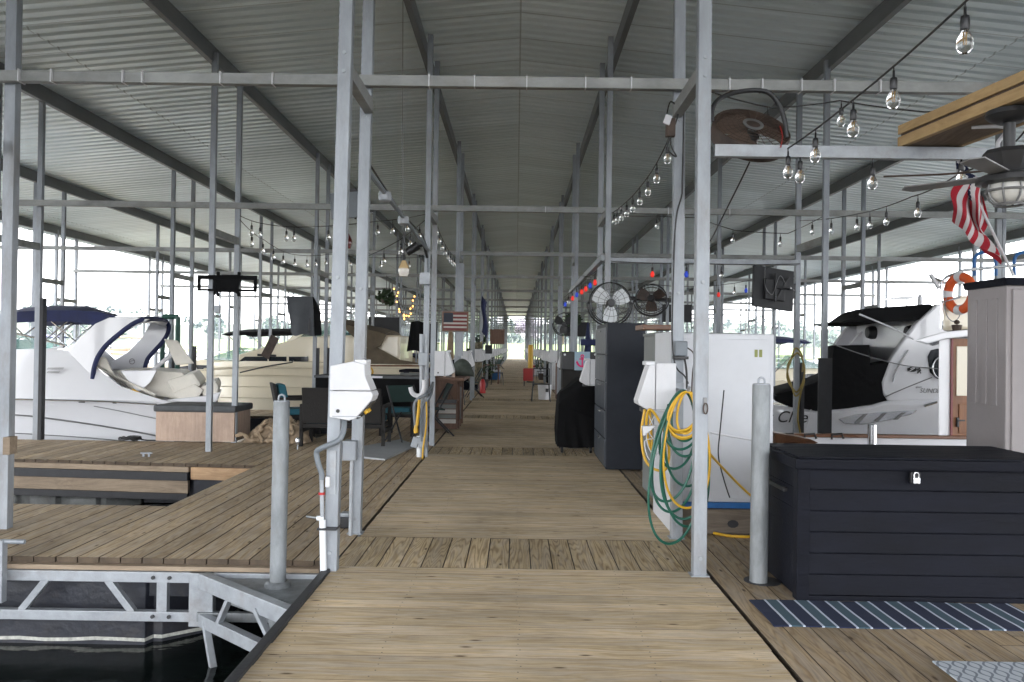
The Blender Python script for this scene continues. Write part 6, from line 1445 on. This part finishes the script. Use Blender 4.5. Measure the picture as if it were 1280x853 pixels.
# bar table
t = thing('bar_table', (-2.3, 14.2, 0), 'long black bar table with a pale top edge behind the loveseat', 'table')
xa, xb = at(392, 490, 13.4).x, at(532, 490, 13.4).x; zt = at(460, 471, 13.4).z
q = MB(); q.box(xa, xb, 13.4, 14.3, zt - .03, zt + .01); q.build('top', M['slate'], t, bevel=.005)
q = MB(); q.box(xa + .02, xb - .02, 13.43, 13.46, zt - .48, zt - .03); q.build('apron', M['blackcanvas'], t)
for xx in (xa + .03, xb - .1):
    for yy in (13.5, 14.2): q = MB(); q.box(xx, xx + .06, yy, yy + .06, 0, zt - .03); q.build('leg', M['blackp'], t)
q = MB(); q.box(at(465, 470, 13.38).x, at(478, 470, 13.38).x, 13.36, 13.4, zt - .02, zt + .012); q.build('clip', M['white'], t, bevel=.004)
# folding chair with thin black frame
def folding_chair(label, x, y, rz, group=None):
    t = thing('folding_chair', (x, y, 0), label, 'chair', group); t_r = Matrix.Rotation(rz, 3, 'Z'); B = lambda v: Vector((x, y, 0)) + t_r @ Vector(v)
    for s in (-.24, .24):
        q = MB(); q.tube([B((s, -.25, 0)), B((s, .22, .85))], .014, 8); q.tube([B((s, .25, 0)), B((s, -.2, .47))], .014, 8); q.build('side_frame', M['blackp'], t, smooth=True)
    q = MB(); q.ext([B((-.23, -.22, .44)), B((.23, -.22, .44)), B((.23, .1, .42)), B((-.23, .1, .42))], (0, 0, .02)); q.build('seat', M['green_dk'], t)
    q = MB(); q.ext([B((-.23, .12, .6)), B((.23, .12, .6)), B((.23, .215, .85)), B((-.23, .215, .85))], (0, .015, 0)); q.build('backrest', M['green_dk'], t); return t
M['green_dk'] = mk('dark_green_sling', (.012, .035, .03), .8, 0, .2, 10)
folding_chair('black framed folding chair with dark green sling beside the cable post', at(508, 540, 12.6).x, 12.7, R(40))
folding_chair('dark green sling chair standing against the wooden bar cabinet', at(545, 530, 13.6).x, 13.7, R(-75))
# grey board on the deck
q = MB(); q.ext([fl(452, 573), fl(481, 576), fl(521, 558), fl(500, 551), fl(452, 560)], (0, 0, .022)); tag(q.build('grey_board', M['ggrey2'] if 'ggrey2' in M else mk('pale_grey_board', (.33, .34, .35), .6, 0, .1, 4)), 'pale grey board lying on the deck under the loveseat legs', 'board')
# burlap heap
t0 = fl(340, 555); q = MB()
def heap(u, v):
    x = (u - .5) * 1.02; y = (v - .5) * .62; e = max(0, 1 - (2 * abs(u - .5)) ** 3) * max(0, 1 - (2 * abs(v - .5)) ** 3)
    n1 = mnoise.noise(Vector((u * 5, v * 4, 3))); n2 = 1 - abs(mnoise.noise(Vector((u * 7 + 3, v * 6, 9)))) * 2; n3 = 1 - abs(mnoise.noise(Vector((u * 15, v * 13, 5)))) * 2
    return Vector((t0.x + x + .05 * n1, t0.y + .3 + y + .05 * n2, .008 + e * (.13 + .17 * u + .10 * n1 + .10 * n2 + .05 * n3)))
q.grid(heap, 56, 40)
for k in range(9):
    rr = random.Random(k + 40); a = Vector((t0.x + rr.uniform(-.42, .3), t0.y + .02, .05)); pts = [a]
    for j in range(4): pts.append(pts[-1] + Vector((rr.uniform(-.13, .16), rr.uniform(-.02, .06), rr.uniform(-.05, .12))))
    pts = [Vector((p.x, p.y, max(.03, p.z))) for p in pts]; q.tube(spline(pts, 4), .03, 7, radii=[.018 + .022 * abs(math.sin(i * .9 + k)) for i in range(len(spline(pts, 4)))])
tag(q.build('burlap_heap', M['tan'], smooth=True, angle=80), 'crumpled heap of tan burlap cloth on the deck behind the left pile', 'cloth')
a = fl(372, 562); t = thing('small_canister', (a.x, a.y, 0), 'small silver canister on a stem beside the loveseat', 'canister')
q = MB(); q.lathe([(0, .07), (.026, .07), (.03, .09), (.03, .15), (.02, .165), (0, .17)], (a.x, a.y, 0), 14); q.build('can', M['chrome'], t, smooth=True)
q = MB(); q.lathe([(0, 0), (.012, 0), (.010, .07), (0, .07)], (a.x, a.y, 0), 8); q.build('stem', M['galv'], t)

# second left post: conduit, cords, boxes, hook
t = thing('wiring_conduit', tuple(fl(527, 574)), 'grey conduits, boxes and yellow plugs on the second left post pair', 'conduit')
Y = 10.95
for px, r_ in ((527, .028), (533, .02)): q = MB(); q.tube([at(px, 418, Y), at(px, 574, Y)], r_, 10); q.build('pipe', M['galvw'], t, smooth=True)
q = MB(); q.cbox(at(529, 449, Y - .05), .12, .07, .17); q.build('box', M['galv'], t, bevel=.006)
for px, rot in ((519, .3), (527, -.25)): q = MB(); q.cbox(at(px, 553, Y - .1), .09, .06, .14, Matrix.Rotation(rot, 3, 'Y')); q.build('outlet_box', M['galv'], t, bevel=.008)
cable('cord', [at(541, 479, 11.6), at(534, 492, Y - .1), at(524, 498, Y - .12), at(518, 508, Y - .12), at(520, 540, Y - .12)], .022, 'greyconduit', '', '', parent=t)
cable('cord', [at(541, 479, 11.6), at(538, 495, Y - .1), at(530, 505, Y - .12), at(526, 520, Y - .12), at(527, 552, Y - .12)], .02, 'greyconduit', '', '', parent=t)
cable('yellow_lead', [at(524, 500, Y - .15), at(523, 515, Y - .15), at(521, 532, Y - .15)], .02, 'yellow', '', '', parent=t)
q = MB(); q.lathe([(0, 0), (.02, 0), (.032, -.06), (.03, -.1), (0, -.105)], at(520, 532, Y - .15), 10); q.build('plug', M['yellow'], t, smooth=True)
cable('yellow_lead', [at(533, 500, Y - .15), at(533, 530, Y - .15), at(529, 560, Y - .15), at(528, 575, Y - .15)], .012, 'yellow', '', '', parent=t)
q = MB(); q.tube([at(524, 545, Y), at(524, 575, Y - .02)], .035, 12); q.build('white_sleeve', M['pvc'], t, smooth=True)
hp = [at(x, y, Y - .1) for x, y in ((513, 484), (515, 491), (521, 495), (527, 493), (530, 485), (530, 475))]
q = MB(); q.tube(spline(hp, 5), .03, 8); tag(q.build('hanging_hook', M['white'], smooth=True), 'white plastic hook on the second left post near the bar table', 'hook')

# bar cabinet of brown wood
xc0, xc1, yc0, yc1 = -1.72, -1.0, 14.3, 15.9; zt = at(572, 472, 14.3).z
t = thing('bar_cabinet', ((xc0 + xc1) / 2, 15, 0), 'brown wooden bar cabinet with an overhanging top and open shelves facing the boardwalk', 'bar cabinet')
q = MB()
for k in range(6): q.box(xc0 + (xc1 - xc0) * k / 6 + .002, xc0 + (xc1 - xc0) * (k + 1) / 6 - .002, yc0, yc0 + .04, .04, zt - .06)
q.build('front_boards', M['barwood'], t)
q = MB(); q.box(xc0 - .1, xc1 + .12, yc0 - .1, yc1 + .1, zt - .06, zt); q.build('top', M['barwood'], t, bevel=.008)
q = MB(); q.box(xc0, xc0 + .04, yc0 + .05, yc1, .04, zt - .06); q.build('back', M['barwood'], t)
for yy in (yc0 + .5, yc1 - .1, yc0 + .95): q = MB(); q.box(xc1 - .08, xc1, yy, yy + .08, 0, zt - .06); q.build('post', M['barwood'], t)
for z in (.1, .5): q = MB(); q.box(xc0 + .05, xc1 - .02, yc0 + .06, yc1 - .02, z, z + .03); q.build('shelf', M['barwood'], t)
q = MB(); q.box(xc1 - .02, xc1 + .005, yc0 + .62, yc0 + .9, .15, zt - .2); q.build('chalk_panel', M['blackp'], t)
c = at(559, 517, yc0 - .02); t = thing('slat_sign', tuple(c), 'grey slatted sign hung by a cord on the bar cabinet', 'sign')
for k in range(4): q = MB(); q.box(c.x - .15, c.x + .15, yc0 - .035, yc0 - .012, c.z - .17 + k * .085, c.z - .17 + k * .085 + .07); q.build('slat', M['ggrey'] if k % 2 else M['flagwhite'], t, bevel=.004)
q = MB(); q.box(c.x - .16, c.x + .16, yc0 - .04, yc0 - .01, c.z + .175, c.z + .24); q.build('top_slat', M['blackp'], t)
q = MB(); q.tube([c + Vector((-.1, 0, .24)), c + Vector((0, -.0, .42)), c + Vector((.1, 0, .24))], .005, 5); q.build('cord', M['cableblk'], t)
c = at(574, 460, 14.6); q = MB(); secs = []
for k in range(9):
    u = k / 8; r_ = .04 + .13 * math.sin(u * PI) ** .6; secs.append([Vector((c.x - .16 + .42 * u, 14.6 + r_ * .8 * math.cos(a), zt + max(.0, r_ * (1 + .9 * math.sin(a))))) for a in [2 * PI * j / 12 for j in range(12)]])
q.loft(secs, closed=True); tag(q.build('duffel_bag', mk('grey_green_cloth', (.05, .06, .05), .9, 0, .4, 9, .4, 16), smooth=True), 'dark grey green duffel bag lying on the bar cabinet', 'bag')
c = at(562, 463, 14.4); t = thing('wooden_crate', tuple(c), 'small open wooden crate on the near edge of the bar cabinet', 'crate')
for sx in (-.1, .07): q = MB(); q.box(c.x + sx, c.x + sx + .02, 14.38, 14.6, zt, zt + .12); q.build('end', M['boxwood'], t)
q = MB(); q.box(c.x - .1, c.x + .09, 14.36, 14.38, zt, zt + .05); q.build('slat', M['boxwood'], t); q = MB(); q.box(c.x - .1, c.x + .09, 14.36, 14.38, zt + .07, zt + .12); q.build('slat', M['boxwood'], t)
# dark curtains / tall covers in the third left bay
c = at(525, 400, 17.3); t = thing('hanging_tarp', tuple(c), 'black tarpaulin hung between the posts left of the flag sign', 'tarpaulin')
q = MB(); q.grid(lambda u, v: Vector((at(514, 400, 17.3).x + u * .55 - .08 * (1 - v) * (1 - u), 17.3 + .05 * math.sin(u * 12), at(520, 440, 17.3).z + v * .62 + .03 * math.sin(u * 7))), 16, 8); q.build('cloth', M['blackcanvas'], t, smooth=True, solid=.01)

# ---- right: mini fridge with the anchor board, grill table and chairs
fy = 14.9; t = thing('mini_fridge', (1.05, fy, 0), 'black mini fridge on a stand behind the covered grill', 'fridge')
fx0, fx1 = at(702, 450, fy).x, at(752, 450, fy).x; fz0, fz1 = at(720, 463, fy).z, at(720, 440, fy).z
q = MB(); q.box(fx0, fx1, fy, fy + .5, fz0, fz1); q.build('body', M['blackp'], t, bevel=.015)
q = MB(); q.box(fx0 + .02, fx1 - .02, fy + .02, fy + .48, fz0 - .35, fz0 - .002); q.build('stand_panel', M['wicker'], t)
for xx in (fx0 + .02, fx1 - .07):
    for yy in (fy + .03, fy + .42): q = MB(); q.box(xx, xx + .05, yy, yy + .05, 0, fz0 - .3); q.build('leg', M['blackp'], t)
for px in (706, 744): q = MB(); a = at(px, 443.5, fy - .006); q.lathe([(0, 0), (.02, 0), (.02, .01), (0, .01)], a, 12, Matrix.Rotation(R(90), 3, 'X')); q.build('knob', M['white'], t)
a0, a1 = at(718, 463, fy - .02), at(737.5, 440, fy - .02); ac = (a0 + a1) / 2
t = thing('anchor_sign', (ac.x, fy - .03, a0.z), 'pale blue square sign with a pink anchor in front of the mini fridge', 'sign')
q = MB(); q.box(a0.x, a1.x, fy - .035, fy - .012, a0.z, a1.z); q.build('board', mk('pale_blue_paint', (.30, .42, .52), .5), t, bevel=.004)
M['pink'] = mk('hot_pink', (.75, .02, .16), .5); W_ = (a1.x - a0.x); yk = fy - .04
q = MB(); q.bar((ac.x, yk, ac.z - W_ * .34), (ac.x, yk, ac.z + W_ * .22), W_ * .09, .008, (0, 1, 0)); q.bar((ac.x - W_ * .2, yk, ac.z + W_ * .13), (ac.x + W_ * .2, yk, ac.z + W_ * .13), W_ * .08, .008, (0, 1, 0))
q.tube([(ac.x + W_ * .09 * math.cos(k * PI / 8), yk, ac.z + W_ * .31 + W_ * .09 * math.sin(k * PI / 8)) for k in range(16)], W_ * .035, 6, closed=True)
q.tube([(ac.x + W_ * .34 * math.cos(R(k)), yk, ac.z - W_ * .0 + W_ * .36 * math.sin(R(k))) for k in range(195, 346, 10)], W_ * .06, 6)
for s in (-1, 1): q.ext([(ac.x + s * W_ * .42, yk - .004, ac.z - W_ * .14), (ac.x + s * W_ * .22, yk - .004, ac.z - W_ * .18), (ac.x + s * W_ * .35, yk - .004, ac.z + W_ * .05)], (0, .008, 0))
q.build('anchor', M['pink'], t)
q = MB(); a = at(745, 424, 15.6); q.box(at(726, 425, 15.6).x, 2.2, 15.6, 15.66, at(726, 432, 15.6).z, at(726, 424, 15.6).z); tag(q.build('navy_banner', M['navy'], bevel=.01), 'dark navy banner hung above the mini fridge', 'banner')
# wrapped white pipe holder beside the grill is the second right pedestal

def bar_chair(label, x, y, rz=0):
    t = thing('metal_chair', (x, y, 0), label, 'chair'); Rm = Matrix.Rotation(rz, 3, 'Z'); B = lambda v: Vector((x, y, 0)) + Rm @ Vector(v)
    for sx in (-.22, .22):
        for sy in (-.2, .2): q = MB(); q.tube([B((sx * 1.15, sy * 1.2, 0)), B((sx, sy, .47)), B((sx, sy, .47 if sy < 0 else .9))], .013, 6); q.build('leg', M['blackp'], t)
    q = MB(); q.ext([B((-.24, -.22, .46)), B((.24, -.22, .46)), B((.24, .22, .46)), B((-.24, .22, .46))], (0, 0, .025)); q.build('seat', M['blackp'], t)
    q = MB(); q.tube([B((-.22, .2, .9)), B((.22, .2, .9))], .014, 6); q.tube([B((-.22, .2, .7)), B((.22, .2, .7))], .012, 6); q.build('back_rail', M['blackp'], t); return t
bar_chair('black metal chair at the right edge of the boardwalk with a white bucket behind it', at(676, 500, 22.8).x, 22.8, R(180))
c = fl(676, 491); t = thing('white_bucket', (c.x, c.y, 0), 'white bucket under the black metal chair', 'bucket')
q = MB(); q.lathe([(0, 0), (.17, 0), (.2, .42), (.19, .42), (.165, .02), (0, .02)], (c.x, 23.6, 0), 16); q.build('pail', M['white'], t, smooth=True); q = MB(); q.box(c.x + .02, c.x + .1, 23.39, 23.41, .22, .32); q.build('label_patch', M['darkmetal'], t)
c = fl(661, 483); t = thing('red_cart', (c.x, c.y, 0), 'red tool cart on black wheels at the right edge of the boardwalk', 'cart')
q = MB(); q.box(c.x - .22, c.x + .2, c.y, c.y + .5, .2, .68); q.build('body', M['red'], t, bevel=.03)
for sx in (-.2, .17): q = MB(); q.lathe([(0, 0), (.1, 0), (.1, .04), (0, .04)], (c.x + sx, c.y + .02, .1), 12, Matrix.Rotation(R(90), 3, 'Y')); q.build('wheel', M['blackp'], t)
c = at(663, 454, 35); t = thing('yellow_post', (c.x, 35, 0), 'bright yellow post cover on the right side far down the boardwalk', 'post')
q = MB(); q.lathe([(0, .0), (.11, 0), (.11, 1.55), (.09, 1.6), (0, 1.6)], (c.x, 35, 0), 14); q.build('sleeve', mk('yellow_plastic', (.62, .36, .03), .5), t, smooth=True); q = MB(); q.lathe([(0, 0), (.16, 0), (.16, .06), (0, .06)], (c.x, 35, 0), 14); q.build('foot', M['blackp'], t)
c = at(603.5, 482, 25.5); t = thing('fire_extinguisher', tuple(c), 'red fire extinguisher at the foot of a left post along the boardwalk', 'fire extinguisher')
q = MB(); q.lathe([(0, c.z - .24), (.085, c.z - .24), (.09, c.z - .2), (.09, c.z + .1), (.05, c.z + .17), (.025, c.z + .2), (0, c.z + .2)], (c.x, 25.5, 0), 14); q.build('cylinder', M['red'], t, smooth=True)
q = MB(); q.box(c.x - .05, c.x + .06, 25.47, 25.53, c.z + .2, c.z + .26); q.build('handle', M['blackp'], t); q = MB(); q.tube([(c.x + .05, 25.5, c.z + .22), (c.x + .1, 25.45, c.z + .05), (c.x + .09, 25.45, c.z - .15)], .014, 6); q.build('hose', M['blackp'], t)
c = fl(694, 497); t = thing('wooden_post_box', (c.x, c.y, 0), 'tall brown wooden post box beside the right pedestals', 'post')
q = MB(); q.box(c.x - .02, c.x + .26, 24.0, 24.3, 0, 1.05); q.build('box', M['barwood'], t); q = MB(); q.box(c.x - .04, c.x + .28, 23.98, 24.32, 1.05, 1.09); q.build('cap', M['barwood'], t)

# clutter farther along: chairs, boxes, coolers, bags, plants; each one a thing
def cooler(label, x, y, mat, s=1.0):
    t = thing('cooler', (x, y, 0), label, 'cooler'); q = MB(); q.box(x - .25 * s, x + .25 * s, y - .4 * s, y + .4 * s, .03, .38 * s); q.build('body', M[mat], t, bevel=.03)
    q = MB(); q.box(x - .27 * s, x + .27 * s, y - .42 * s, y + .42 * s, .385 * s, .46 * s); q.build('lid', M['white'], t, bevel=.03)
def table(label, x, y, w, d, h, mat):
    t = thing('side_table', (x, y, 0), label, 'table'); q = MB(); q.box(x - w / 2, x + w / 2, y - d / 2, y + d / 2, h - .04, h); q.build('top', M[mat], t, bevel=.005)
    for sx in (-1, 1):
        for sy in (-1, 1): q = MB(); q.box(x + sx * (w / 2 - .05) - .025, x + sx * (w / 2 - .05) + .025, y + sy * (d / 2 - .05) - .025, y + sy * (d / 2 - .05) + .025, 0, h - .04); q.build('leg', M[mat], t)
    return t
def potplant(label, x, y, h, seed):
    rr = random.Random(seed); t = thing('potted_plant', (x, y, 0), label, 'plant'); q = MB(); q.lathe([(0, 0), (.13, 0), (.18, .3), (.16, .3), (.13, .26), (0, .26)], (x, y, 0), 14); q.build('pot', M['rust'], t, smooth=True)
    q = MB(); leafball(q, Vector((x, y, .3 + h * .5)), h * .5, 130, rr, .06); q.build('leaves', M['leafB'], t)
def gbox(label, x, y, w, d, h, mat, lid):
    t = thing('dock_locker', (x, y, 0), label, 'locker'); q = MB(); q.box(x - w / 2, x + w / 2, y - d / 2, y + d / 2, 0, h * .86); q.build('body', M[mat], t, bevel=.02)
    q = MB(); q.ext([(x - w / 2 - .02, y - d / 2 - .02, h * .865), (x + w / 2 + .02, y - d / 2 - .02, h * .865), (x + w / 2 + .02, y - d / 2 - .02, h * .92), (x, y - d / 2 - .02, h), (x - w / 2 - .02, y - d / 2 - .02, h * .92)], (0, d + .04, 0)); q.build('lid', M[lid], t, bevel=.01)
table('dark brown side table against the left posts far along the boardwalk', -1.0, 33.5, .7, .8, .78, 'barwood'); bar_chair('black metal chair beside the dark brown table on the left', -.72, 32.4, R(90))
cooler('blue cooler with a white lid on the left edge of the boardwalk', -.95, 37, 'blue')
gbox('grey gable lidded locker on the left side behind the flag sign', -2.2, 19.2, .9, .6, 1.0, 'ggrey', 'dkgrey')
gbox('white dock locker on the right side beyond the mini fridge', 2.1, 17.6, 1.3, .7, 1.25, 'white', 'white')
gbox('white dock locker on the right side across from the yellow post', 1.8, 29.5, 1.0, .7, 1.0, 'white', 'white')
gbox('dark locker on the left side beyond the fire extinguisher', -1.75, 28.5, .9, .7, 1.1, 'dkgrey', 'dkgrey')
gbox('cream dock locker on the left side near the blue cooler', -1.8, 40, .9, .7, 1.0, 'gelcream', 'white')
potplant('leafy plant in a brown pot on the left past the fire extinguisher', -1.15, 30, .9, 3); potplant('leafy plant in a brown pot on the right past the red cart', 1.2, 38, .8, 4); potplant('bushy plant in a brown pot at the far left of the boardwalk', -1.2, 47, 1.0, 5)
cooler('white cooler on the right beside the leafy plant', 1.15, 42, 'white'); cooler('red cooler at the far right of the boardwalk', 1.1, 52, 'red')
folding_chair('dark sling chair on the left beyond the cream locker', -1.0, 43, R(-60)); folding_chair('dark sling chair on the right beyond the white cooler', 1.0, 46, R(70)); folding_chair('dark sling chair on the left far down the boardwalk', -1.05, 56, R(-80))
folding_chair('dark sling chair on the right in front of the mini fridge stand', 1.75, 19.8, R(100))
def camo(label, x, y, w, h, mat, seed):
    q = MB(); q.grid(lambda u, v: Vector((x + (u - .5) * w, y + .05 * math.sin(u * 9 + seed), .25 + v * h + .03 * math.sin(u * 6 + seed))), 12, 8)
    tag(q.build('hanging_cloth', M[mat], smooth=True, solid=.012), label, 'cloth')
M['camo'] = mk('camouflage_cloth', (.17, .15, .10), .9, 0, .7, 9)
camo('camouflage cloth hung on the left posts past the fire extinguisher', -1.35, 27.6, .45, 1.4, 'camo', 1)
camo('brown cloth hung high on the left posts far along the boardwalk', -1.4, 44.0, .9, .01, 'oakx', 2)
c = at(622, 421, 33); q = MB(); q.box(c.x - .3, c.x + .28, 33, 33.06, c.z - .3, c.z + .3); tag(q.build('brown_sign', M['barwood'], bevel=.01), 'brown wooden sign hung on the left posts far along the boardwalk', 'sign')
c = at(611, 464, 29); t = thing('black_speaker', tuple(c), 'small black speaker on a left post beyond the pedestals', 'speaker'); q = MB(); q.cbox(at(611, 437, 29), .24, .2, .3); q.build('case', M['blackp'], t, bevel=.01); q = MB(); q.tube([at(611, 437, 29), at(611, 437, 29) + Vector((-.1, .15, 0))], .02, 6); q.build('bracket', M['darkmetal'], t)
c = at(600, 390, 20.5); q = MB(); q.grid(lambda u, v: c + Vector((.05 + .12 * u + .03 * math.sin(v * 6), .04 * math.sin(u * 8), -.5 + .9 * v - .15 * u)), 6, 10); tag(q.build('small_pennant', M['navy'], smooth=True, solid=.006), 'narrow navy pennant hanging from a left post behind the flag sign', 'flag')
# fans, plants and screens hung further back at the right
for i, (px, py, Y) in enumerate(((705, 405, 20),)):
    c = at(px, py, Y); cage_fan(['dark cage fan hung on the third right post', 'dark cage fan hung on the fourth right post', 'dark cage fan hung behind the third right post pair'][i], c, .26, Matrix.Rotation(R(20 * i - 15), 3, 'Z'), 3, 'darkmetal', 'blackp', guard=10, mount=c + Vector((.1, .3, .05)))
# dark green piling frame beyond the white cruiser
a = at(213, 470, 16.6); b_ = at(204, 398, 16.6)
t = thing('pipe_gantry', (a.x, 16.6, .0), 'dark green pipe frame standing behind the white cruiser', 'gantry'); M['dkgreen'] = mk('dark_green_paint', (.01, .07, .05), .45, 0, .2)
zt_ = at(213, 396, 16.6).z; xa = at(201, 400, 16.6).x; xb = at(220, 400, 16.6).x
for xx in (xa, xb): q = MB(); q.tube([(xx, 16.7, -.6), (xx, 16.7, zt_)], .05, 10); q.build('upright', M['dkgreen'], t, smooth=True)
q = MB(); q.tube([(xa, 16.7, zt_), (xb, 16.7, zt_)], .05, 10); q.build('top_pipe', M['dkgreen'], t, smooth=True)
# yellow hose on the right slip post, and the oar like board at the left
a = at(995, 465, 12.1); q = MB(); pts = []
for k in range(40): an = k * PI / 10; pts.append(a + Vector(((.10 + .03 * math.sin(k * .7)) * math.cos(an) - .03, -.06 - .001 * k, (.30 + .05 * math.sin(k * .4)) * math.sin(an))))
pts += [a + Vector((.02, -.1, -.4)), a + Vector((.0, -.1, -.7)), a + Vector((.06, -.1, -.95))]
q.tube(spline(pts, 2), .013, 6); tag(q.build('olive_hose', mk('olive_hose', (.26, .19, .04), .5), smooth=True), 'olive yellow hose coiled on the slip post beside the white sport cruiser', 'hose')
a = at(330, 448, 17.2); t = thing('hinged_board', tuple(a), 'dark board tilted on a bracket on the third left slip post', 'board')
q = MB(); q.bar(at(331, 447, 17.1), at(344, 421, 17.1), .18, .05, (0, 1, 0)); q.build('board', M['rust'], t, bevel=.008); q = MB(); q.tube([at(322, 444, 17.1), at(345, 445, 17.1)], .025, 8); q.build('arm', M['darkmetal'], t)

# ---- neighbouring covered dock across the water at the left, and far docks
def far_dock(label, x0, x1, y, zr, n, mats, seed, boats):
    t = thing('neighbour_dock', ((x0 + x1) / 2, y, 0), label, 'dock'); q = MB(); q.ext([(x0, y, zr), (x1, y, zr), (x1, y + 9, zr + .5), (x0, y + 9, zr + .5)], (0, 0, .25)); q.build('roof', M['purlin'], t)
    for k in range(n + 1): q = MB(); xx = x0 + (x1 - x0) * k / n; q.box(xx - .08, xx + .08, y + .05, y + .2, WZ, zr); q.box(xx - .08, xx + .08, y + 8.6, y + 8.8, WZ, zr + .4); q.build('post', M['galv'], t)
    q = MB(); q.box(x0, x1, y, y + 1.5, -.3, 0); q.box(x0, x1, y + 7.5, y + 9, -.3, 0); q.build('deck', M['fasciaold'], t)
far_dock('long grey roofed dock across the water at the far left', -120, -34, 74, 3.6, 26, None, 1, None)
far_dock('grey roofed dock across the water at the far right', 60, 130, 110, 3.4, 20, None, 2, None)
rr = random.Random(9)
FARN = iter(['second closest', 'second along', 'third along', 'fourth along', 'closest in', 'nearest', 'second along', 'third along', 'closest in'])
for i, (x, y, nm, cv) in enumerate([(-38, 62, 'navy', 'navy'), (-46, 63, 'black', 'blackcanvas'), (-54, 61, 'navy', 'navy'), (-63, 64, 'tan', 'tan'), (-30, 60, 'tan', 'tan'), (38, 70, 'navy', 'navy'), (50, 72, 'black', 'blackcanvas'), (62, 74, 'teal', 'teal'), (30, 66, 'black', 'blackcanvas')]):
    cruiser(f"far white boat under {nm} canvas out on the open {'left' if x < 0 else 'right'} water, {next(FARN)}", x, 1 if x < 0 else -1, y, 7.5, 2.6, cv, 'gel', arch=False)

# more things along the far boardwalk
grill = [o for o in bpy.data.objects if o.name == 'covered_grill'][0]
dup(grill, (-1.35, 36.2, 0), R(180), 'covered black grill against the left posts near the dark brown table')
dup(grill, (1.5, 33.2, 0), None, 'covered black grill against the right posts before the yellow post')
dup(grill, (-1.5, 50.5, 0), R(180), 'covered black grill on the left far along the boardwalk')
def small_tv(label, px, py, Y, w):
    c = at(px, py, Y); t = thing('television', tuple(c), label, 'television'); q = MB(); q.cbox(c, w, .05, w * .58, Matrix.Rotation(R(8), 3, 'X')); q.build('panel', M['blackp'], t, bevel=.008)
    q = MB(); q.tube([c + Vector((0, .03, 0)), c + Vector((.05, .25, .02))], .03, 8); q.build('arm', M['darkmetal'], t)
small_tv('flat black television on the left post row beyond the flag sign', 592, 441, 24, .42)
small_tv('flat black television on the left slip side behind the hanging tarp', 480, 408, 24, .9)
small_tv('flat black television high over the right slip beyond the cage fans', 722, 412, 27, .8)
small_tv('flat black television hung over the right slip near the navy banner', 845, 392, 24, .9)
def umbrella(label, x, y, mat):
    t = thing('closed_umbrella', (x, y, 0), label, 'umbrella'); q = MB(); q.lathe([(.02, 0), (.02, 2.3)], (x, y, 0), 8); q.build('pole', M['darkmetal'], t); q = MB(); q.lathe([(.05, 1.0), (.12, 1.1), (.09, 1.7), (.03, 2.25), (0, 2.26)], (x, y, 0), 10); q.build('canopy', M[mat], t, smooth=True)
    q = MB(); q.lathe([(0, 0), (.22, 0), (.22, .06), (0, .06)], (x, y, 0), 14); q.build('foot', M['blackp'], t)
umbrella('closed tan umbrella on the left deck behind the fire extinguisher', -2.1, 26.4, 'tan'); umbrella('closed navy umbrella on the right deck beyond the white locker', 2.2, 25.4, 'navy')
def hanging_plant(label, px, py, Y, s):
    c = at(px, py, Y); t = thing('hanging_basket', tuple(c), label, 'hanging plant'); rr = random.Random(s); q = MB(); leafball(q, c, .28, 150, rr, .07); q.build('leaves', M['leafB'], t)
    q = MB(); q.lathe([(0, -.16), (.12, -.14), (.17, -.02), (.15, -.02), (0, -.1)], c, 12); q.build('basket', M['rust'], t); q = MB(); q.tube([c, c + Vector((0, 0, .6))], .008, 5); q.build('hanger', M['cableblk'], t)
hanging_plant('leafy hanging basket on the right post row beyond the cage fans', 716, 400, 26, 1); hanging_plant('leafy hanging basket on the left row near the brown sign', 601, 425, 36, 2); hanging_plant('leafy hanging basket over the right slip behind the tilted fan', 782, 420, 30, 3); hanging_plant('leafy hanging basket over the left slip by the fairy lights', 483, 372, 22, 4)
for k, (x, y, lab) in enumerate([(-2.2, 22.6, 'white square cabinet on the left deck past the grey gabled locker'), (2.0, 21.6, 'white square cabinet on the right deck past the sling chair'), (-2.3, 34.5, 'white square cabinet on the left deck far along')]):
    t = thing('square_cabinet', (x, y, 0), lab, 'cabinet'); q = MB(); q.box(x - .4, x + .4, y - .35, y + .35, .08, 1.0); q.build('body', M['whitep'], t, bevel=.015); q = MB(); q.box(x - .37, x + .37, y - .365, y - .352, .12, .96); o = q.build('door', M['whitep'], t, bevel=.006); q = MB(); q.box(x + .28, x + .31, y - .39, y - .366, .5, .7); q.build('handle', M['darkmetal'], o)
bar_chair('black metal bar chair on the left deck near the gabled locker', -1.6, 20.6, R(60)); bar_chair('black metal bar chair on the right before the plant in the brown pot', 1.15, 35.5, R(-100)); folding_chair('dark sling chair beside the fire extinguisher on the left', -1.2, 24.2, R(-80))
